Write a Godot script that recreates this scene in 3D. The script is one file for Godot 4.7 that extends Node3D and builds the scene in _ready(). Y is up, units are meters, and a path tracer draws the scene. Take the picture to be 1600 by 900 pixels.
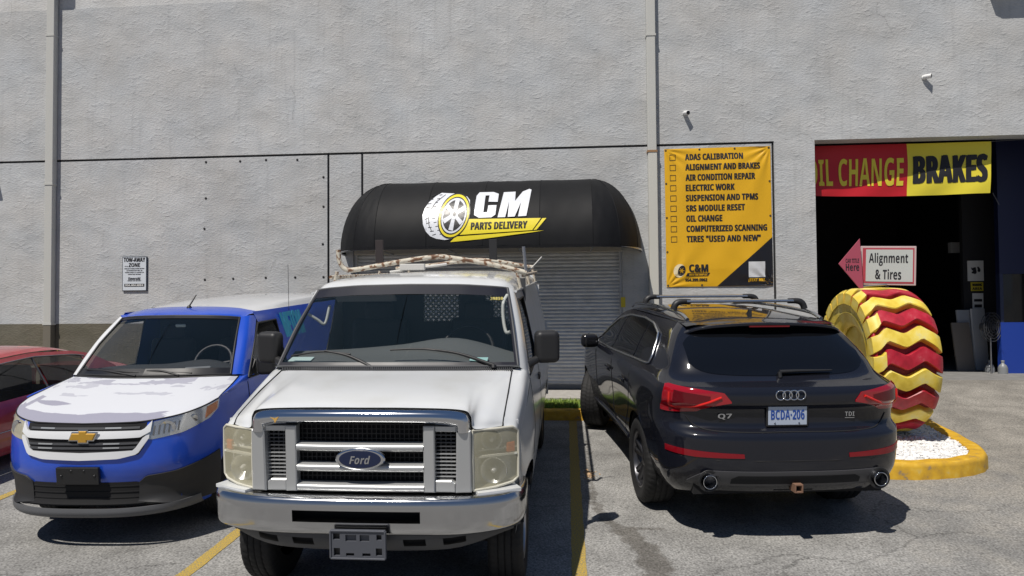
extends Node3D
# A row of parked vehicles in front of a stucco warehouse with a tyre shop.

class MB:
	var v := PackedVector3Array()
	var n := PackedVector3Array()
	var t := PackedVector2Array()
	var k := PackedInt32Array()
	func grid(P: PackedVector3Array, w: int, h: int, uv := PackedVector2Array()) -> void:
		var b := v.size()
		var N := PackedVector3Array()
		N.resize(P.size())
		for j in h - 1:
			for i in w - 1:
				var a := j * w + i
				var p0 := P[a]; var p1 := P[a + 1]; var p2 := P[a + w + 1]; var p3 := P[a + w]
				var c := (p0 - p2).cross(p1 - p3)
				c = -c
				N[a] += c; N[a + 1] += c; N[a + w] += c; N[a + w + 1] += c
				k.append_array([b + a, b + a + 1, b + a + w + 1, b + a, b + a + w + 1, b + a + w])
		# weld the normals of a closed seam
		for j in h:
			if P[j * w].distance_squared_to(P[j * w + w - 1]) < 1e-10:
				var s := N[j * w] + N[j * w + w - 1]
				N[j * w] = s; N[j * w + w - 1] = s
		for i in w:
			if h > 2 and P[i].distance_squared_to(P[(h - 1) * w + i]) < 1e-10:
				var s2 := N[i] + N[(h - 1) * w + i]
				N[i] = s2; N[(h - 1) * w + i] = s2
		for i in P.size():
			N[i] = N[i].normalized() if N[i].length_squared() > 1e-20 else Vector3.UP
		v.append_array(P); n.append_array(N)
		if uv.size() == P.size():
			t.append_array(uv)
		else:
			var z := PackedVector2Array(); z.resize(P.size())
			for j in h:
				for i in w: z[j * w + i] = Vector2(float(i) / (w - 1), float(j) / (h - 1))
			t.append_array(z)
	func tri(a: Vector3, b: Vector3, c: Vector3) -> void:
		var o := v.size()
		var m := (a - c).cross(a - b).normalized()
		v.append_array([a, b, c]); n.append_array([m, m, m]); t.append_array([Vector2(a.x, a.y), Vector2(b.x, b.y), Vector2(c.x, c.y)])
		k.append_array([o, o + 1, o + 2])
	func quad(a: Vector3, b: Vector3, c: Vector3, d: Vector3) -> void:
		grid(PackedVector3Array([a, b, d, c]), 2, 2)
	func box(c: Vector3, s: Vector3, B := Basis()) -> void:
		var h := s * 0.5
		for ax in 3:
			for sg in [-1.0, 1.0]:
				var e := Vector3.ZERO; e[ax] = sg
				var u := Vector3.ZERO; u[(ax + 1) % 3] = 1.0
				var w := Vector3.ZERO; w[(ax + 2) % 3] = 1.0
				var q := []
				for p in [[-1, -1], [1, -1], [1, 1], [-1, 1]]:
					q.append(c + B * ((e + u * p[0] * sg + w * p[1]) * h))
				quad(q[0], q[3], q[2], q[1])
	func rbox(c: Vector3, s: Vector3, r: float, B := Basis(), seg := 3) -> void:
		# box with rounded edges
		var h := s * 0.5
		r = minf(r, minf(h.x, minf(h.y, h.z)) * 0.999)
		for ax in 3:
			for sg in [-1.0, 1.0]:
				var a1 := (ax + 1) % 3
				var a2 := (ax + 2) % 3
				var l1 := _ticks(h[a1], r, seg)
				var l2 := _ticks(h[a2], r, seg)
				if sg > 0: l1.reverse()
				var P := PackedVector3Array()
				for y in l2:
					for x in l1:
						var p := Vector3.ZERO
						p[ax] = sg * h[ax]; p[a1] = x; p[a2] = y
						var q := p.clamp(-(h - Vector3(r, r, r)), h - Vector3(r, r, r))
						var d := p - q
						if d.length() > 1e-9: p = q + d.normalized() * r
						P.append(c + B * p)
				grid(P, l1.size(), l2.size())
	func _ticks(h: float, r: float, seg: int) -> Array:
		var o := []
		for i in seg + 1: o.append(-h + r * (1.0 - cos(0.5 * PI * i / seg)) if false else -h + r * tan(0.25 * PI * i / seg))
		for i in range(seg, -1, -1): o.append(h - r * tan(0.25 * PI * i / seg))
		return o
	func tube(path: Array, r, seg := 8, caps := true) -> void:
		var P := PackedVector3Array()
		var m := path.size()
		var up := Vector3.UP
		var first: Vector3 = (path[1] - path[0]).normalized()
		if absf(first.dot(up)) > 0.95: up = Vector3.RIGHT
		for i in m:
			var d: Vector3 = (path[mini(i + 1, m - 1)] - path[maxi(i - 1, 0)]).normalized()
			var s := d.cross(up)
			if s.length() < 1e-4: s = d.cross(Vector3.FORWARD)
			s = s.normalized()
			up = s.cross(d).normalized()
			var rr: float = r[i] if r is Array else r
			for q in seg + 1:
				var a := TAU * q / seg
				P.append(path[i] + (s * cos(a) + up * sin(a)) * rr)
		grid(P, seg + 1, m)
		if caps:
			for e in [0, m - 1]:
				for q in seg:
					var a0: Vector3 = P[e * (seg + 1) + q]
					var a1: Vector3 = P[e * (seg + 1) + q + 1]
					if e == 0: tri(path[0], a1, a0)
					else: tri(path[m - 1], a0, a1)
	func lathe(prof: Array, X: Transform3D, seg := 32, a0 := 0.0, a1 := TAU) -> void:
		# profile of (radius, along) turned about X's y axis; sharp profile corners: repeat a point
		var runs := [[prof[0]]]
		for i in range(1, prof.size()):
			if prof[i].distance_squared_to(prof[i - 1]) < 1e-12: runs.append([prof[i]])
			else: runs[-1].append(prof[i])
		for run in runs:
			if run.size() < 2: continue
			var P := PackedVector3Array()
			for p in run:
				for q in seg + 1:
					var a := a0 + (a1 - a0) * q / seg
					P.append(X * Vector3(p.x * cos(a), p.y, p.x * sin(a)))
			grid(P, seg + 1, run.size())
	func prism(poly: PackedVector2Array, d: float, X: Transform3D, bevel := 0.0) -> void:
		# polygon in X's xy plane, from z = 0 to z = d, front edge bevelled
		var ids := Geometry2D.triangulate_polygon(poly)
		var front := poly
		if bevel > 0.0:
			var ins := Geometry2D.offset_polygon(poly, -bevel, Geometry2D.JOIN_MITER)
			if ins.size() == 1 and ins[0].size() == poly.size():
				var best := PackedVector2Array(); best.resize(poly.size())
				for i in poly.size():
					var bd := 1e9
					for p in ins[0]:
						if p.distance_squared_to(poly[i]) < bd: bd = p.distance_squared_to(poly[i]); best[i] = p
				front = best
		for i in range(0, ids.size(), 3):
			var a := front[ids[i]]; var b := front[ids[i + 1]]; var c := front[ids[i + 2]]
			tri(X * Vector3(a.x, a.y, d), X * Vector3(b.x, b.y, d), X * Vector3(c.x, c.y, d))
			a = poly[ids[i]]; b = poly[ids[i + 1]]; c = poly[ids[i + 2]]
			tri(X * Vector3(a.x, a.y, 0), X * Vector3(c.x, c.y, 0), X * Vector3(b.x, b.y, 0))
		for i in poly.size():
			var j := (i + 1) % poly.size()
			var zb := d - (bevel if front != poly else 0.0)
			quad(X * Vector3(poly[i].x, poly[i].y, 0), X * Vector3(poly[j].x, poly[j].y, 0), X * Vector3(poly[j].x, poly[j].y, zb), X * Vector3(poly[i].x, poly[i].y, zb))
			if front != poly:
				quad(X * Vector3(poly[i].x, poly[i].y, zb), X * Vector3(poly[j].x, poly[j].y, zb), X * Vector3(front[j].x, front[j].y, d), X * Vector3(front[i].x, front[i].y, d))
	func mirror() -> void:
		# adds the other half of a symmetrical thing (x becomes -x)
		var b := v.size()
		var kk := k.size()
		for i in b:
			if absf(v[i].x) < 1e-4:
				n[i] = Vector3(0, n[i].y, n[i].z).normalized()
		for i in b:
			v.append(Vector3(-v[i].x, v[i].y, v[i].z)); n.append(Vector3(-n[i].x, n[i].y, n[i].z)); t.append(t[i])
		for i in range(0, kk, 3):
			k.append(b + k[i]); k.append(b + k[i + 2]); k.append(b + k[i + 1])
	func xform(X: Transform3D) -> void:
		for i in v.size():
			v[i] = X * v[i]; n[i] = (X.basis * n[i]).normalized()
	func mesh() -> ArrayMesh:
		var a := []
		a.resize(Mesh.ARRAY_MAX)
		a[Mesh.ARRAY_VERTEX] = v; a[Mesh.ARRAY_NORMAL] = n; a[Mesh.ARRAY_TEX_UV] = t; a[Mesh.ARRAY_INDEX] = k
		var m := ArrayMesh.new()
		m.add_surface_from_arrays(Mesh.PRIMITIVE_TRIANGLES, a)
		return m

var M := {}
var taken := {}
var rng := RandomNumberGenerator.new()
var bold: Font
var heavy: Font

func V(x: float, y: float, z: float) -> Vector3: return Vector3(x, y, z)

func numbered(called: String) -> String:
	if not taken.has(called):
		taken[called] = 0
		return called
	taken[called] += 1
	return "%s_%03d" % [called, taken[called]]

func thing(called: String, label: String, category: String, X := Transform3D(), group := "") -> Node3D:
	var o := Node3D.new()
	o.name = numbered(called)
	add_child(o)
	o.transform = X
	o.set_meta("label", label); o.set_meta("category", category)
	if group: o.set_meta("group", group)
	return o

func part(parent: Node3D, called: String, m, material: Material, X := Transform3D()) -> MeshInstance3D:
	var o := MeshInstance3D.new()
	o.name = called
	o.mesh = m.mesh() if m is MB else m
	o.material_override = material
	o.transform = X
	parent.add_child(o, true)
	return o

func single(called: String, label: String, category: String, m, material: Material, X := Transform3D(), group := "") -> MeshInstance3D:
	var o := MeshInstance3D.new()
	o.name = numbered(called)
	o.mesh = m.mesh() if m is MB else m
	o.material_override = material
	o.transform = X
	add_child(o)
	o.set_meta("label", label); o.set_meta("category", category)
	if group: o.set_meta("group", group)
	return o

func structure(called: String, m, material: Material) -> MeshInstance3D:
	var o := MeshInstance3D.new()
	o.name = called
	o.mesh = m.mesh() if m is MB else m
	o.material_override = material
	add_child(o)
	o.set_meta("kind", "structure")
	return o

func lin(r: float, g: float, b: float, a := 1.0) -> Color:
	var c := Color(r, g, b).linear_to_srgb()
	c.a = a
	return c

func mat(r: float, g: float, b: float, rough := 0.6, metal := 0.0) -> StandardMaterial3D:
	var m := StandardMaterial3D.new()
	m.albedo_color = lin(r, g, b)
	m.roughness = rough
	m.metallic = metal
	return m

func glass(r: float, g: float, b: float, alpha: float) -> StandardMaterial3D:
	var m := StandardMaterial3D.new()
	m.transparency = BaseMaterial3D.TRANSPARENCY_ALPHA
	m.albedo_color = lin(r, g, b, alpha)
	m.roughness = 0.02
	return m

func paint(r: float, g: float, b: float, rough := 0.35) -> StandardMaterial3D:
	var m := mat(r, g, b, rough)
	m.clearcoat_enabled = true
	m.clearcoat = 1.0
	m.clearcoat_roughness = 0.06
	return m

func noise_image(size: int, freq: float, sd: int, type := FastNoiseLite.TYPE_SIMPLEX_SMOOTH, oct := 4, fractal := FastNoiseLite.FRACTAL_FBM, warp := 0.0) -> Image:
	var f := FastNoiseLite.new()
	f.seed = sd; f.frequency = freq; f.noise_type = type; f.fractal_octaves = oct; f.fractal_type = fractal
	if warp > 0.0:
		f.domain_warp_enabled = true; f.domain_warp_amplitude = warp; f.domain_warp_frequency = freq * 1.5
	return f.get_seamless_image(size, size, false, false, 0.12)

func ramp_texture(im: Image, stops: Array) -> ImageTexture:
	# grey image through a list of [value, Color(linear)] stops
	var lut := PackedByteArray()
	for i in 256:
		var x := i / 255.0
		var c: Color = stops[0][1]
		for s in stops.size() - 1:
			if x >= stops[s][0]:
				c = stops[s][1].lerp(stops[s + 1][1], clampf((x - stops[s][0]) / maxf(stops[s + 1][0] - stops[s][0], 1e-5), 0, 1))
		var q := c.linear_to_srgb()
		lut.append(int(q.r * 255)); lut.append(int(q.g * 255)); lut.append(int(q.b * 255))
	im = im.duplicate()
	im.convert(Image.FORMAT_L8)
	var d := im.get_data()
	var o := PackedByteArray()
	o.resize(d.size() * 3)
	for i in d.size():
		var j := d[i] * 3
		o[i * 3] = lut[j]; o[i * 3 + 1] = lut[j + 1]; o[i * 3 + 2] = lut[j + 2]
	return ImageTexture.create_from_image(Image.create_from_data(im.get_width(), im.get_height(), false, Image.FORMAT_RGB8, o))

func rough_texture(im: Image, lo: float, hi: float) -> ImageTexture:
	return ramp_texture(im, [[0.0, Color(lo, lo, lo).srgb_to_linear()], [1.0, Color(hi, hi, hi).srgb_to_linear()]])

func tri_map(m: StandardMaterial3D, scale: float) -> void:
	m.uv1_triplanar = true
	m.uv1_world_triplanar = true
	m.uv1_triplanar_sharpness = 6.0
	m.uv1_scale = Vector3.ONE * scale

func own_map(m: StandardMaterial3D, scale: float) -> void:
	m.uv1_triplanar = true
	m.uv1_triplanar_sharpness = 4.0
	m.uv1_scale = Vector3.ONE * scale

func cr(a, b, c, d, x: float):
	return 0.5 * ((2.0 * b) + (c - a) * x + (2.0 * a - 5.0 * b + 4.0 * c - d) * x * x + (3.0 * b - a - 3.0 * c + d) * x * x * x)

func spline(p: Array, per: int) -> Array:
	# smooth curve through points
	var o := []
	var m := p.size()
	for i in m - 1:
		var a = p[i - 1] if i > 0 else p[0] * 2.0 - p[1]
		var d = p[i + 2] if i + 2 < m else p[m - 1] * 2.0 - p[m - 2]
		for s in per: o.append(cr(a, p[i], p[i + 1], d, float(s) / per))
	o.append(p[m - 1])
	return o

func loft(m: MB, curves: Array, per_u: int, per_v: int, smooth := true) -> void:
	# surface through control curves (all with the same number of points)
	var rows := []
	for c in curves: rows.append(spline(c, per_u))
	var w: int = rows[0].size()
	var cols := []
	for i in w:
		var c := []
		for r in rows: c.append(r[i])
		if smooth: cols.append(spline(c, per_v))
		else:
			var o := []
			for j in c.size() - 1:
				for s in per_v: o.append(c[j].lerp(c[j + 1], float(s) / per_v))
			o.append(c[-1])
			cols.append(o)
	var P := PackedVector3Array()
	var h: int = cols[0].size()
	for j in h:
		for i in w: P.append(cols[i][j])
	m.grid(P, w, h)

func lerp_line(p: Array, x: float) -> float:
	# y of a polyline of Vector2 at x
	if x <= p[0].x: return p[0].y
	for i in p.size() - 1:
		if x <= p[i + 1].x:
			return lerpf(p[i].y, p[i + 1].y, (x - p[i].x) / maxf(p[i + 1].x - p[i].x, 1e-6))
	return p[-1].y

func curve_at(p: Array, x: float) -> float:
	# smooth y through sorted Vector2 points (monotone ease between)
	if x <= p[0].x: return p[0].y
	if x >= p[-1].x: return p[-1].y
	for i in p.size() - 1:
		if x <= p[i + 1].x:
			var x0: float = p[i].x; var x1: float = p[i + 1].x
			var t := (x - x0) / (x1 - x0)
			var m0: float = _slope(p, i) * (x1 - x0)
			var m1: float = _slope(p, i + 1) * (x1 - x0)
			var t2 := t * t; var t3 := t2 * t
			return (2 * t3 - 3 * t2 + 1) * p[i].y + (t3 - 2 * t2 + t) * m0 + (-2 * t3 + 3 * t2) * p[i + 1].y + (t3 - t2) * m1
	return p[-1].y

func _slope(p: Array, i: int) -> float:
	if i == 0: return (p[1].y - p[0].y) / (p[1].x - p[0].x)
	if i == p.size() - 1: return (p[i].y - p[i - 1].y) / (p[i].x - p[i - 1].x)
	var a: float = (p[i].y - p[i - 1].y) / (p[i].x - p[i - 1].x)
	var b: float = (p[i + 1].y - p[i].y) / (p[i + 1].x - p[i].x)
	if a * b <= 0: return 0.0
	return 2.0 * a * b / (a + b)

func skin(m: MB, fn: Callable, us: Array, low: Callable, top: Callable, ny: int, off := 0.0, inside := Vector3(0, 0.8, -2.4), wall := 0.012) -> void:
	# a piece of the surface fn(u, y): columns us, each from low(u) to top(u); with off > 0 it stands proud and gets edges
	var P := PackedVector3Array()
	var Q := PackedVector3Array()
	var w := us.size()
	var UV := PackedVector2Array()
	for j in ny + 1:
		for u in us:
			var y := lerpf(low.call(u), top.call(u), float(j) / ny)
			var p: Vector3 = fn.call(u, y)
			if off != 0.0:
				var e := 0.004
				var a: Vector3 = fn.call(u + e, y) - fn.call(u - e, y)
				var b: Vector3 = fn.call(u, y + e) - fn.call(u, y - e)
				var nn := a.cross(b)
				if nn.length() < 1e-12: nn = p - inside
				nn = nn.normalized()
				if nn.dot(p - inside) < 0: nn = -nn
				Q.append(p - nn * wall)
				p += nn * off
			P.append(p)
			UV.append(Vector2(u, y))
	m.grid(P, w, ny + 1, UV)
	if off != 0.0:
		var E := PackedVector3Array()
		var ring := []
		for i in w: ring.append(i)
		for j in range(1, ny + 1): ring.append(j * w + w - 1)
		for i in range(w - 2, -1, -1): ring.append(ny * w + i)
		for j in range(ny - 1, -1, -1): ring.append(j * w)
		for i in ring: E.append(P[i])
		for i in ring: E.append(Q[i])
		m.grid(E, ring.size(), 2)

func span(a: float, b: float, cnt: int) -> Array:
	var o := []
	for i in cnt + 1: o.append(lerpf(a, b, float(i) / cnt))
	return o

func pl(pts: Array) -> Callable:
	return func(u: float) -> float: return lerp_line(pts, u)

func flat(y: float) -> Callable:
	return func(_u: float) -> float: return y

func text_mesh(words: String, height: float, width := 0.0, depth := 0.003, font: Font = null, slant := 0.0) -> MB:
	# lettering in the xy plane centred on the origin, facing +z; height is that of a capital
	var tm := TextMesh.new()
	tm.font = font if font else bold
	tm.text = words
	tm.font_size = 64
	tm.pixel_size = 0.01
	tm.depth = 0.02
	tm.curve_step = 1.0
	var m := MB.new()
	var a := tm.get_mesh_arrays()
	if a.is_empty() or a[Mesh.ARRAY_VERTEX] == null: return m
	var vs: PackedVector3Array = a[Mesh.ARRAY_VERTEX]
	var lo := Vector3(1e9, 1e9, 1e9)
	var hi := -lo
	for p in vs: lo = lo.min(p); hi = hi.max(p)
	# capital height of the font: measure a capital
	var s := height / (hi.y - lo.y)
	var sx := s if width <= 0.0 else width / (hi.x - lo.x)
	var c := (lo + hi) * 0.5
	m.k = a[Mesh.ARRAY_INDEX]
	m.n = a[Mesh.ARRAY_NORMAL]
	for p in vs:
		var y := (p.y - c.y) * s
		m.v.append(Vector3((p.x - c.x) * sx + y * slant, y, (p.z - c.z) / 0.02 * depth))
		m.t.append(Vector2(p.x, p.y))
	if font == heavy:
		# thicken the strokes with copies set a little aside, each a hair further back
		var v0 := m.v.duplicate(); var n0 := m.n.duplicate(); var t0 := m.t.duplicate(); var k0 := m.k.duplicate()
		var e := 0.04 * height
		var q := 0
		for d in [Vector2(e, 0), Vector2(-e, 0), Vector2(0.5 * e, 0.4 * e), Vector2(-0.5 * e, -0.4 * e)]:
			q += 1
			var b := m.v.size()
			for p in v0: m.v.append(p + Vector3(d.x, d.y, -0.0004 * q))
			m.n.append_array(n0); m.t.append_array(t0)
			for i in k0: m.k.append(b + i)
	return m

func chop(poly: PackedVector2Array, step: float) -> Array:
	# polygon as triangles with short edges
	var ids := Geometry2D.triangulate_polygon(poly)
	var todo := []
	for i in range(0, ids.size(), 3): todo.append([poly[ids[i]], poly[ids[i + 1]], poly[ids[i + 2]]])
	var out := []
	while todo.size():
		var q: Array = todo.pop_back()
		var l := 0; var best := 0.0
		for i in 3:
			var d: float = q[i].distance_to(q[(i + 1) % 3])
			if d > best: best = d; l = i
		if best <= step: out.append(q); continue
		var mid: Vector2 = (q[l] + q[(l + 1) % 3]) * 0.5
		todo.append([q[l], mid, q[(l + 2) % 3]])
		todo.append([mid, q[(l + 1) % 3], q[(l + 2) % 3]])
	return out

func sheet_on(m: MB, poly: PackedVector2Array, fn: Callable, step := 0.06) -> void:
	# thin print laid on a curved surface fn(Vector2) -> Vector3
	for q in chop(poly, step): m.tri(fn.call(q[0]), fn.call(q[1]), fn.call(q[2]))

func rect(x0: float, y0: float, x1: float, y1: float) -> PackedVector2Array:
	return PackedVector2Array([Vector2(x0, y0), Vector2(x1, y0), Vector2(x1, y1), Vector2(x0, y1)])

func disc(c: Vector2, r: Vector2, seg := 32, turn := 0.0) -> PackedVector2Array:
	var p := PackedVector2Array()
	for i in seg:
		var a := TAU * i / seg
		p.append(c + Vector2(cos(a) * r.x, sin(a) * r.y).rotated(turn))
	return p

func at(p: Vector3, turn := 0.0) -> Transform3D: return Transform3D(Basis(Vector3.UP, turn), p)

const WALL := -11.7
const SLOPE := 0.054

func ground_y(x: float, z: float) -> float:
	var y := maxf(0.0, SLOPE * (-4.75 - z))
	return y + 0.195 * smoothstep(8.3, 11.7, -z) * smoothstep(2.2, 3.4, x)

func _ready() -> void:
	rng.seed = 7
	# camera
	var cam := Camera3D.new()
	cam.name = "camera"
	add_child(cam)
	cam.position = V(0, 1.88, 0)
	cam.rotation = V(deg_to_rad(1.508), deg_to_rad(4.564), deg_to_rad(-0.445))
	cam.fov = rad_to_deg(2.0 * atan(450.0 / 1067.0))
	cam.near = 0.05
	cam.far = 400.0
	cam.current = true
	# sky and exposure
	var sky_mat := ProceduralSkyMaterial.new()
	sky_mat.sky_top_color = lin(0.10, 0.18, 0.36)
	sky_mat.sky_horizon_color = lin(0.42, 0.48, 0.56)
	sky_mat.sky_curve = 0.12
	sky_mat.ground_horizon_color = lin(0.28, 0.28, 0.27)
	sky_mat.ground_bottom_color = lin(0.16, 0.16, 0.155)
	sky_mat.sun_angle_max = 8.0
	var sky := Sky.new()
	sky.sky_material = sky_mat
	var env := Environment.new()
	env.background_mode = Environment.BG_SKY
	env.sky = sky
	env.background_energy_multiplier = 0.68
	env.tonemap_mode = Environment.TONE_MAPPER_LINEAR
	env.tonemap_exposure = 0.95
	env.sdfgi_enabled = true
	env.ssao_enabled = true
	env.ssil_enabled = true
	var we := WorldEnvironment.new()
	we.name = "environment"
	we.environment = env
	add_child(we)
	# sun: high, a little to the left, behind the photographer
	var sun := DirectionalLight3D.new()
	sun.name = "sun"
	sun.light_energy = 1.55
	sun.light_color = Color(1.0, 0.975, 0.94)
	sun.light_angular_distance = 0.5
	sun.shadow_enabled = true
	add_child(sun)
	sun.look_at_from_position(V(-0.31, 1.0, 0.50) * 20.0, Vector3.ZERO, Vector3.UP)
	var df := SystemFont.new()
	df.font_names = PackedStringArray(["Droid Sans"])
	df.font_weight = 700
	bold = df
	heavy = df.duplicate()
	make_materials()
	build_ground()
	build_building()
	build_awning_and_shutter()
	build_wall_fixtures()
	build_garage()
	build_island()
	build_ford()
	build_blue_van()
	build_audi()
	build_red_car()

func make_materials() -> void:
	# stucco: trowelled ridges over fine grain
	var a := noise_image(1024, 0.011, 3, FastNoiseLite.TYPE_SIMPLEX_SMOOTH, 4, FastNoiseLite.FRACTAL_RIDGED, 34.0)
	var b := noise_image(1024, 0.05, 9, FastNoiseLite.TYPE_SIMPLEX_SMOOTH, 4)
	var c := noise_image(1024, 0.006, 12, FastNoiseLite.TYPE_SIMPLEX_SMOOTH, 3)
	for im in [a, b, c]: im.convert(Image.FORMAT_L8)
	var da := a.get_data(); var db := b.get_data(); var dc := c.get_data()
	var dh := PackedByteArray(); dh.resize(da.size())
	for i in da.size():
		var m := dc[i] / 255.0
		var h := pow(da[i] / 255.0, 3.0) * clampf((m - 0.38) * 3.2, 0.05, 1.0) * 170.0 + db[i] * 0.42
		dh[i] = int(clampf(h, 0, 255))
	var himg := Image.create_from_data(1024, 1024, false, Image.FORMAT_L8, dh)
	var htex := ImageTexture.create_from_image(himg)
	var tone := noise_image(1024, 0.004, 21, FastNoiseLite.TYPE_SIMPLEX_SMOOTH, 6)
	var wall_weather := wall_picture()
	var mk := func(lo: Color, hi: Color) -> StandardMaterial3D:
		var m := StandardMaterial3D.new()
		m.albedo_texture = ramp_texture(tone, [[0.0, lo], [0.35, lo.lerp(hi, 0.55)], [1.0, hi]])
		m.roughness = 0.9
		m.metallic_specular = 0.3
		m.heightmap_enabled = true
		m.heightmap_texture = htex
		m.heightmap_scale = 0.9
		tri_map(m, 0.42)
		m.uv1_scale = V(0.30, 0.52, 0.42)
		m.detail_enabled = true
		m.detail_blend_mode = BaseMaterial3D.BLEND_MODE_MUL
		m.detail_albedo = wall_weather
		m.detail_uv_layer = BaseMaterial3D.DETAIL_UV_2
		m.uv2_triplanar = true
		m.uv2_world_triplanar = true
		m.uv2_triplanar_sharpness = 8.0
		m.uv2_scale = V(1.0 / 24.0, 0.1, 1.0 / 24.0)
		m.uv2_offset = V(0.5, 0, 0)
		return m
	M.stucco = mk.call(Color(0.45, 0.46, 0.462), Color(0.545, 0.552, 0.552))
	M.stucco_band = mk.call(Color(0.55, 0.55, 0.54), Color(0.62, 0.62, 0.61))
	M.stucco_olive = mk.call(Color(0.13, 0.12, 0.09), Color(0.17, 0.155, 0.12))
	M.black_joint = mat(0.012, 0.012, 0.014, 0.7)
	M.concrete = mat(0.42, 0.40, 0.37, 0.85)
	M.concrete.albedo_texture = ramp_texture(noise_image(512, 0.02, 5), [[0.0, Color(0.75, 0.75, 0.74)], [1.0, Color(1, 1, 1)]])
	tri_map(M.concrete, 0.7)
	var yl := mat(1, 1, 1, 0.6)
	yl.albedo_texture = ramp_texture(noise_image(512, 0.015, 31, FastNoiseLite.TYPE_SIMPLEX_SMOOTH, 5), [[0.0, Color(0.20, 0.16, 0.11)], [0.13, Color(0.32, 0.22, 0.10)], [0.18, Color(0.50, 0.29, 0.03)], [0.6, Color(0.62, 0.36, 0.02)], [0.85, Color(0.66, 0.42, 0.05)], [1.0, Color(0.52, 0.40, 0.16)]])
	tri_map(yl, 0.8)
	M.kerb_yellow = yl
	M.black_metal = mat(0.012, 0.012, 0.013, 0.45)
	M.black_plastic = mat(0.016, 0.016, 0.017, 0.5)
	M.grey_plastic = mat(0.055, 0.057, 0.062, 0.55)
	M.rubber = mat(0.009, 0.009, 0.0095, 0.75)
	M.chrome = mat(0.62, 0.63, 0.65, 0.07, 1.0)
	M.dull_chrome = mat(0.50, 0.51, 0.51, 0.36, 0.55)
	M.steel = mat(0.42, 0.42, 0.43, 0.35, 1.0)
	M.white = mat(0.75, 0.75, 0.74, 0.5)
	M.paper = mat(0.7, 0.7, 0.68, 0.8)
	M.ink = mat(0.012, 0.012, 0.016, 0.6)
	M.seam = mat(0.01, 0.01, 0.011, 0.8)
	M.dark = mat(0.008, 0.008, 0.009, 0.9)
	M.dirty_white = mat(0.55, 0.54, 0.51, 0.6)
	M.yellow = mat(0.80, 0.55, 0.02, 0.5)

func wall_picture() -> ImageTexture:
	# the wall's own patches of paint, rain stains and hairline cracks, laid out once over 24 m by 10 m
	var W := 1536; var Hh := 640
	var fn := []
	for q in [[3, 0.006, 4], [14, 0.03, 4], [25, 0.012, 3], [36, 0.22, 2]]:
		var f := FastNoiseLite.new(); f.seed = q[0]; f.frequency = q[1]; f.fractal_octaves = q[2]; fn.append(f)
	var patches := [[-6.45, 2.41, -4.19, 4.5, 0.945]]
	for i in 22:
		var x := rng.randf_range(-11.5, 9.0); var y := rng.randf_range(2.2, 7.0)
		patches.append([x, y, x + rng.randf_range(0.4, 2.4), y + rng.randf_range(0.25, 1.1), rng.randf_range(0.955, 1.035)])
	var d := PackedByteArray(); d.resize(W * Hh * 3)
	for j in Hh:
		var y := 10.0 * (1.0 - (j + 0.5) / Hh)
		for i in W:
			var x := 24.0 * ((i + 0.5) / W) - 12.0
			var a: float = fn[0].get_noise_2d(i, j * 1.3)
			var b: float = fn[1].get_noise_2d(i, j * 1.6)
			var hue: float = fn[2].get_noise_2d(i + 900, j)
			var st: float = fn[3].get_noise_2d(i * 0.8, j * 0.035 + 200)
			var f := 0.92 + 0.11 * a + 0.075 * b
			f -= 0.12 * maxf(0.0, st - 0.2) * (1.0 + a)
			for p in patches:
				if x > p[0] + 0.05 * b and x < p[2] + 0.05 * a and y > p[1] + 0.05 * b and y < p[3] + 0.04 * b: f *= p[4]
			var r := f * (1.0 + 0.03 * hue); var bl := f * (1.0 - 0.035 * hue)
			var o := Color(clampf(r, 0, 1), clampf(f, 0, 1), clampf(bl, 0, 1)).linear_to_srgb()
			var k := (j * W + i) * 3
			d[k] = int(o.r * 255); d[k + 1] = int(o.g * 255); d[k + 2] = int(o.b * 255)
	# hairline cracks and scuffs
	for q in 60:
		var x := rng.randf_range(0, W); var y := rng.randf_range(40, Hh - 150)
		var dir := rng.randf_range(-0.35, 0.35) if q % 3 else PI / 2 + rng.randf_range(-0.3, 0.3)
		for i in rng.randi_range(8, 46):
			dir += rng.randf_range(-0.35, 0.35)
			x += cos(dir); y += sin(dir)
			var k := (clampi(int(y), 0, Hh - 1) * W + posmod(int(x), W)) * 3
			var g := rng.randf_range(0.86, 0.97)
			for e in 3: d[k + e] = int(d[k + e] * g)
	return ImageTexture.create_from_image(Image.create_from_data(W, Hh, false, Image.FORMAT_RGB8, d))

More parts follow.
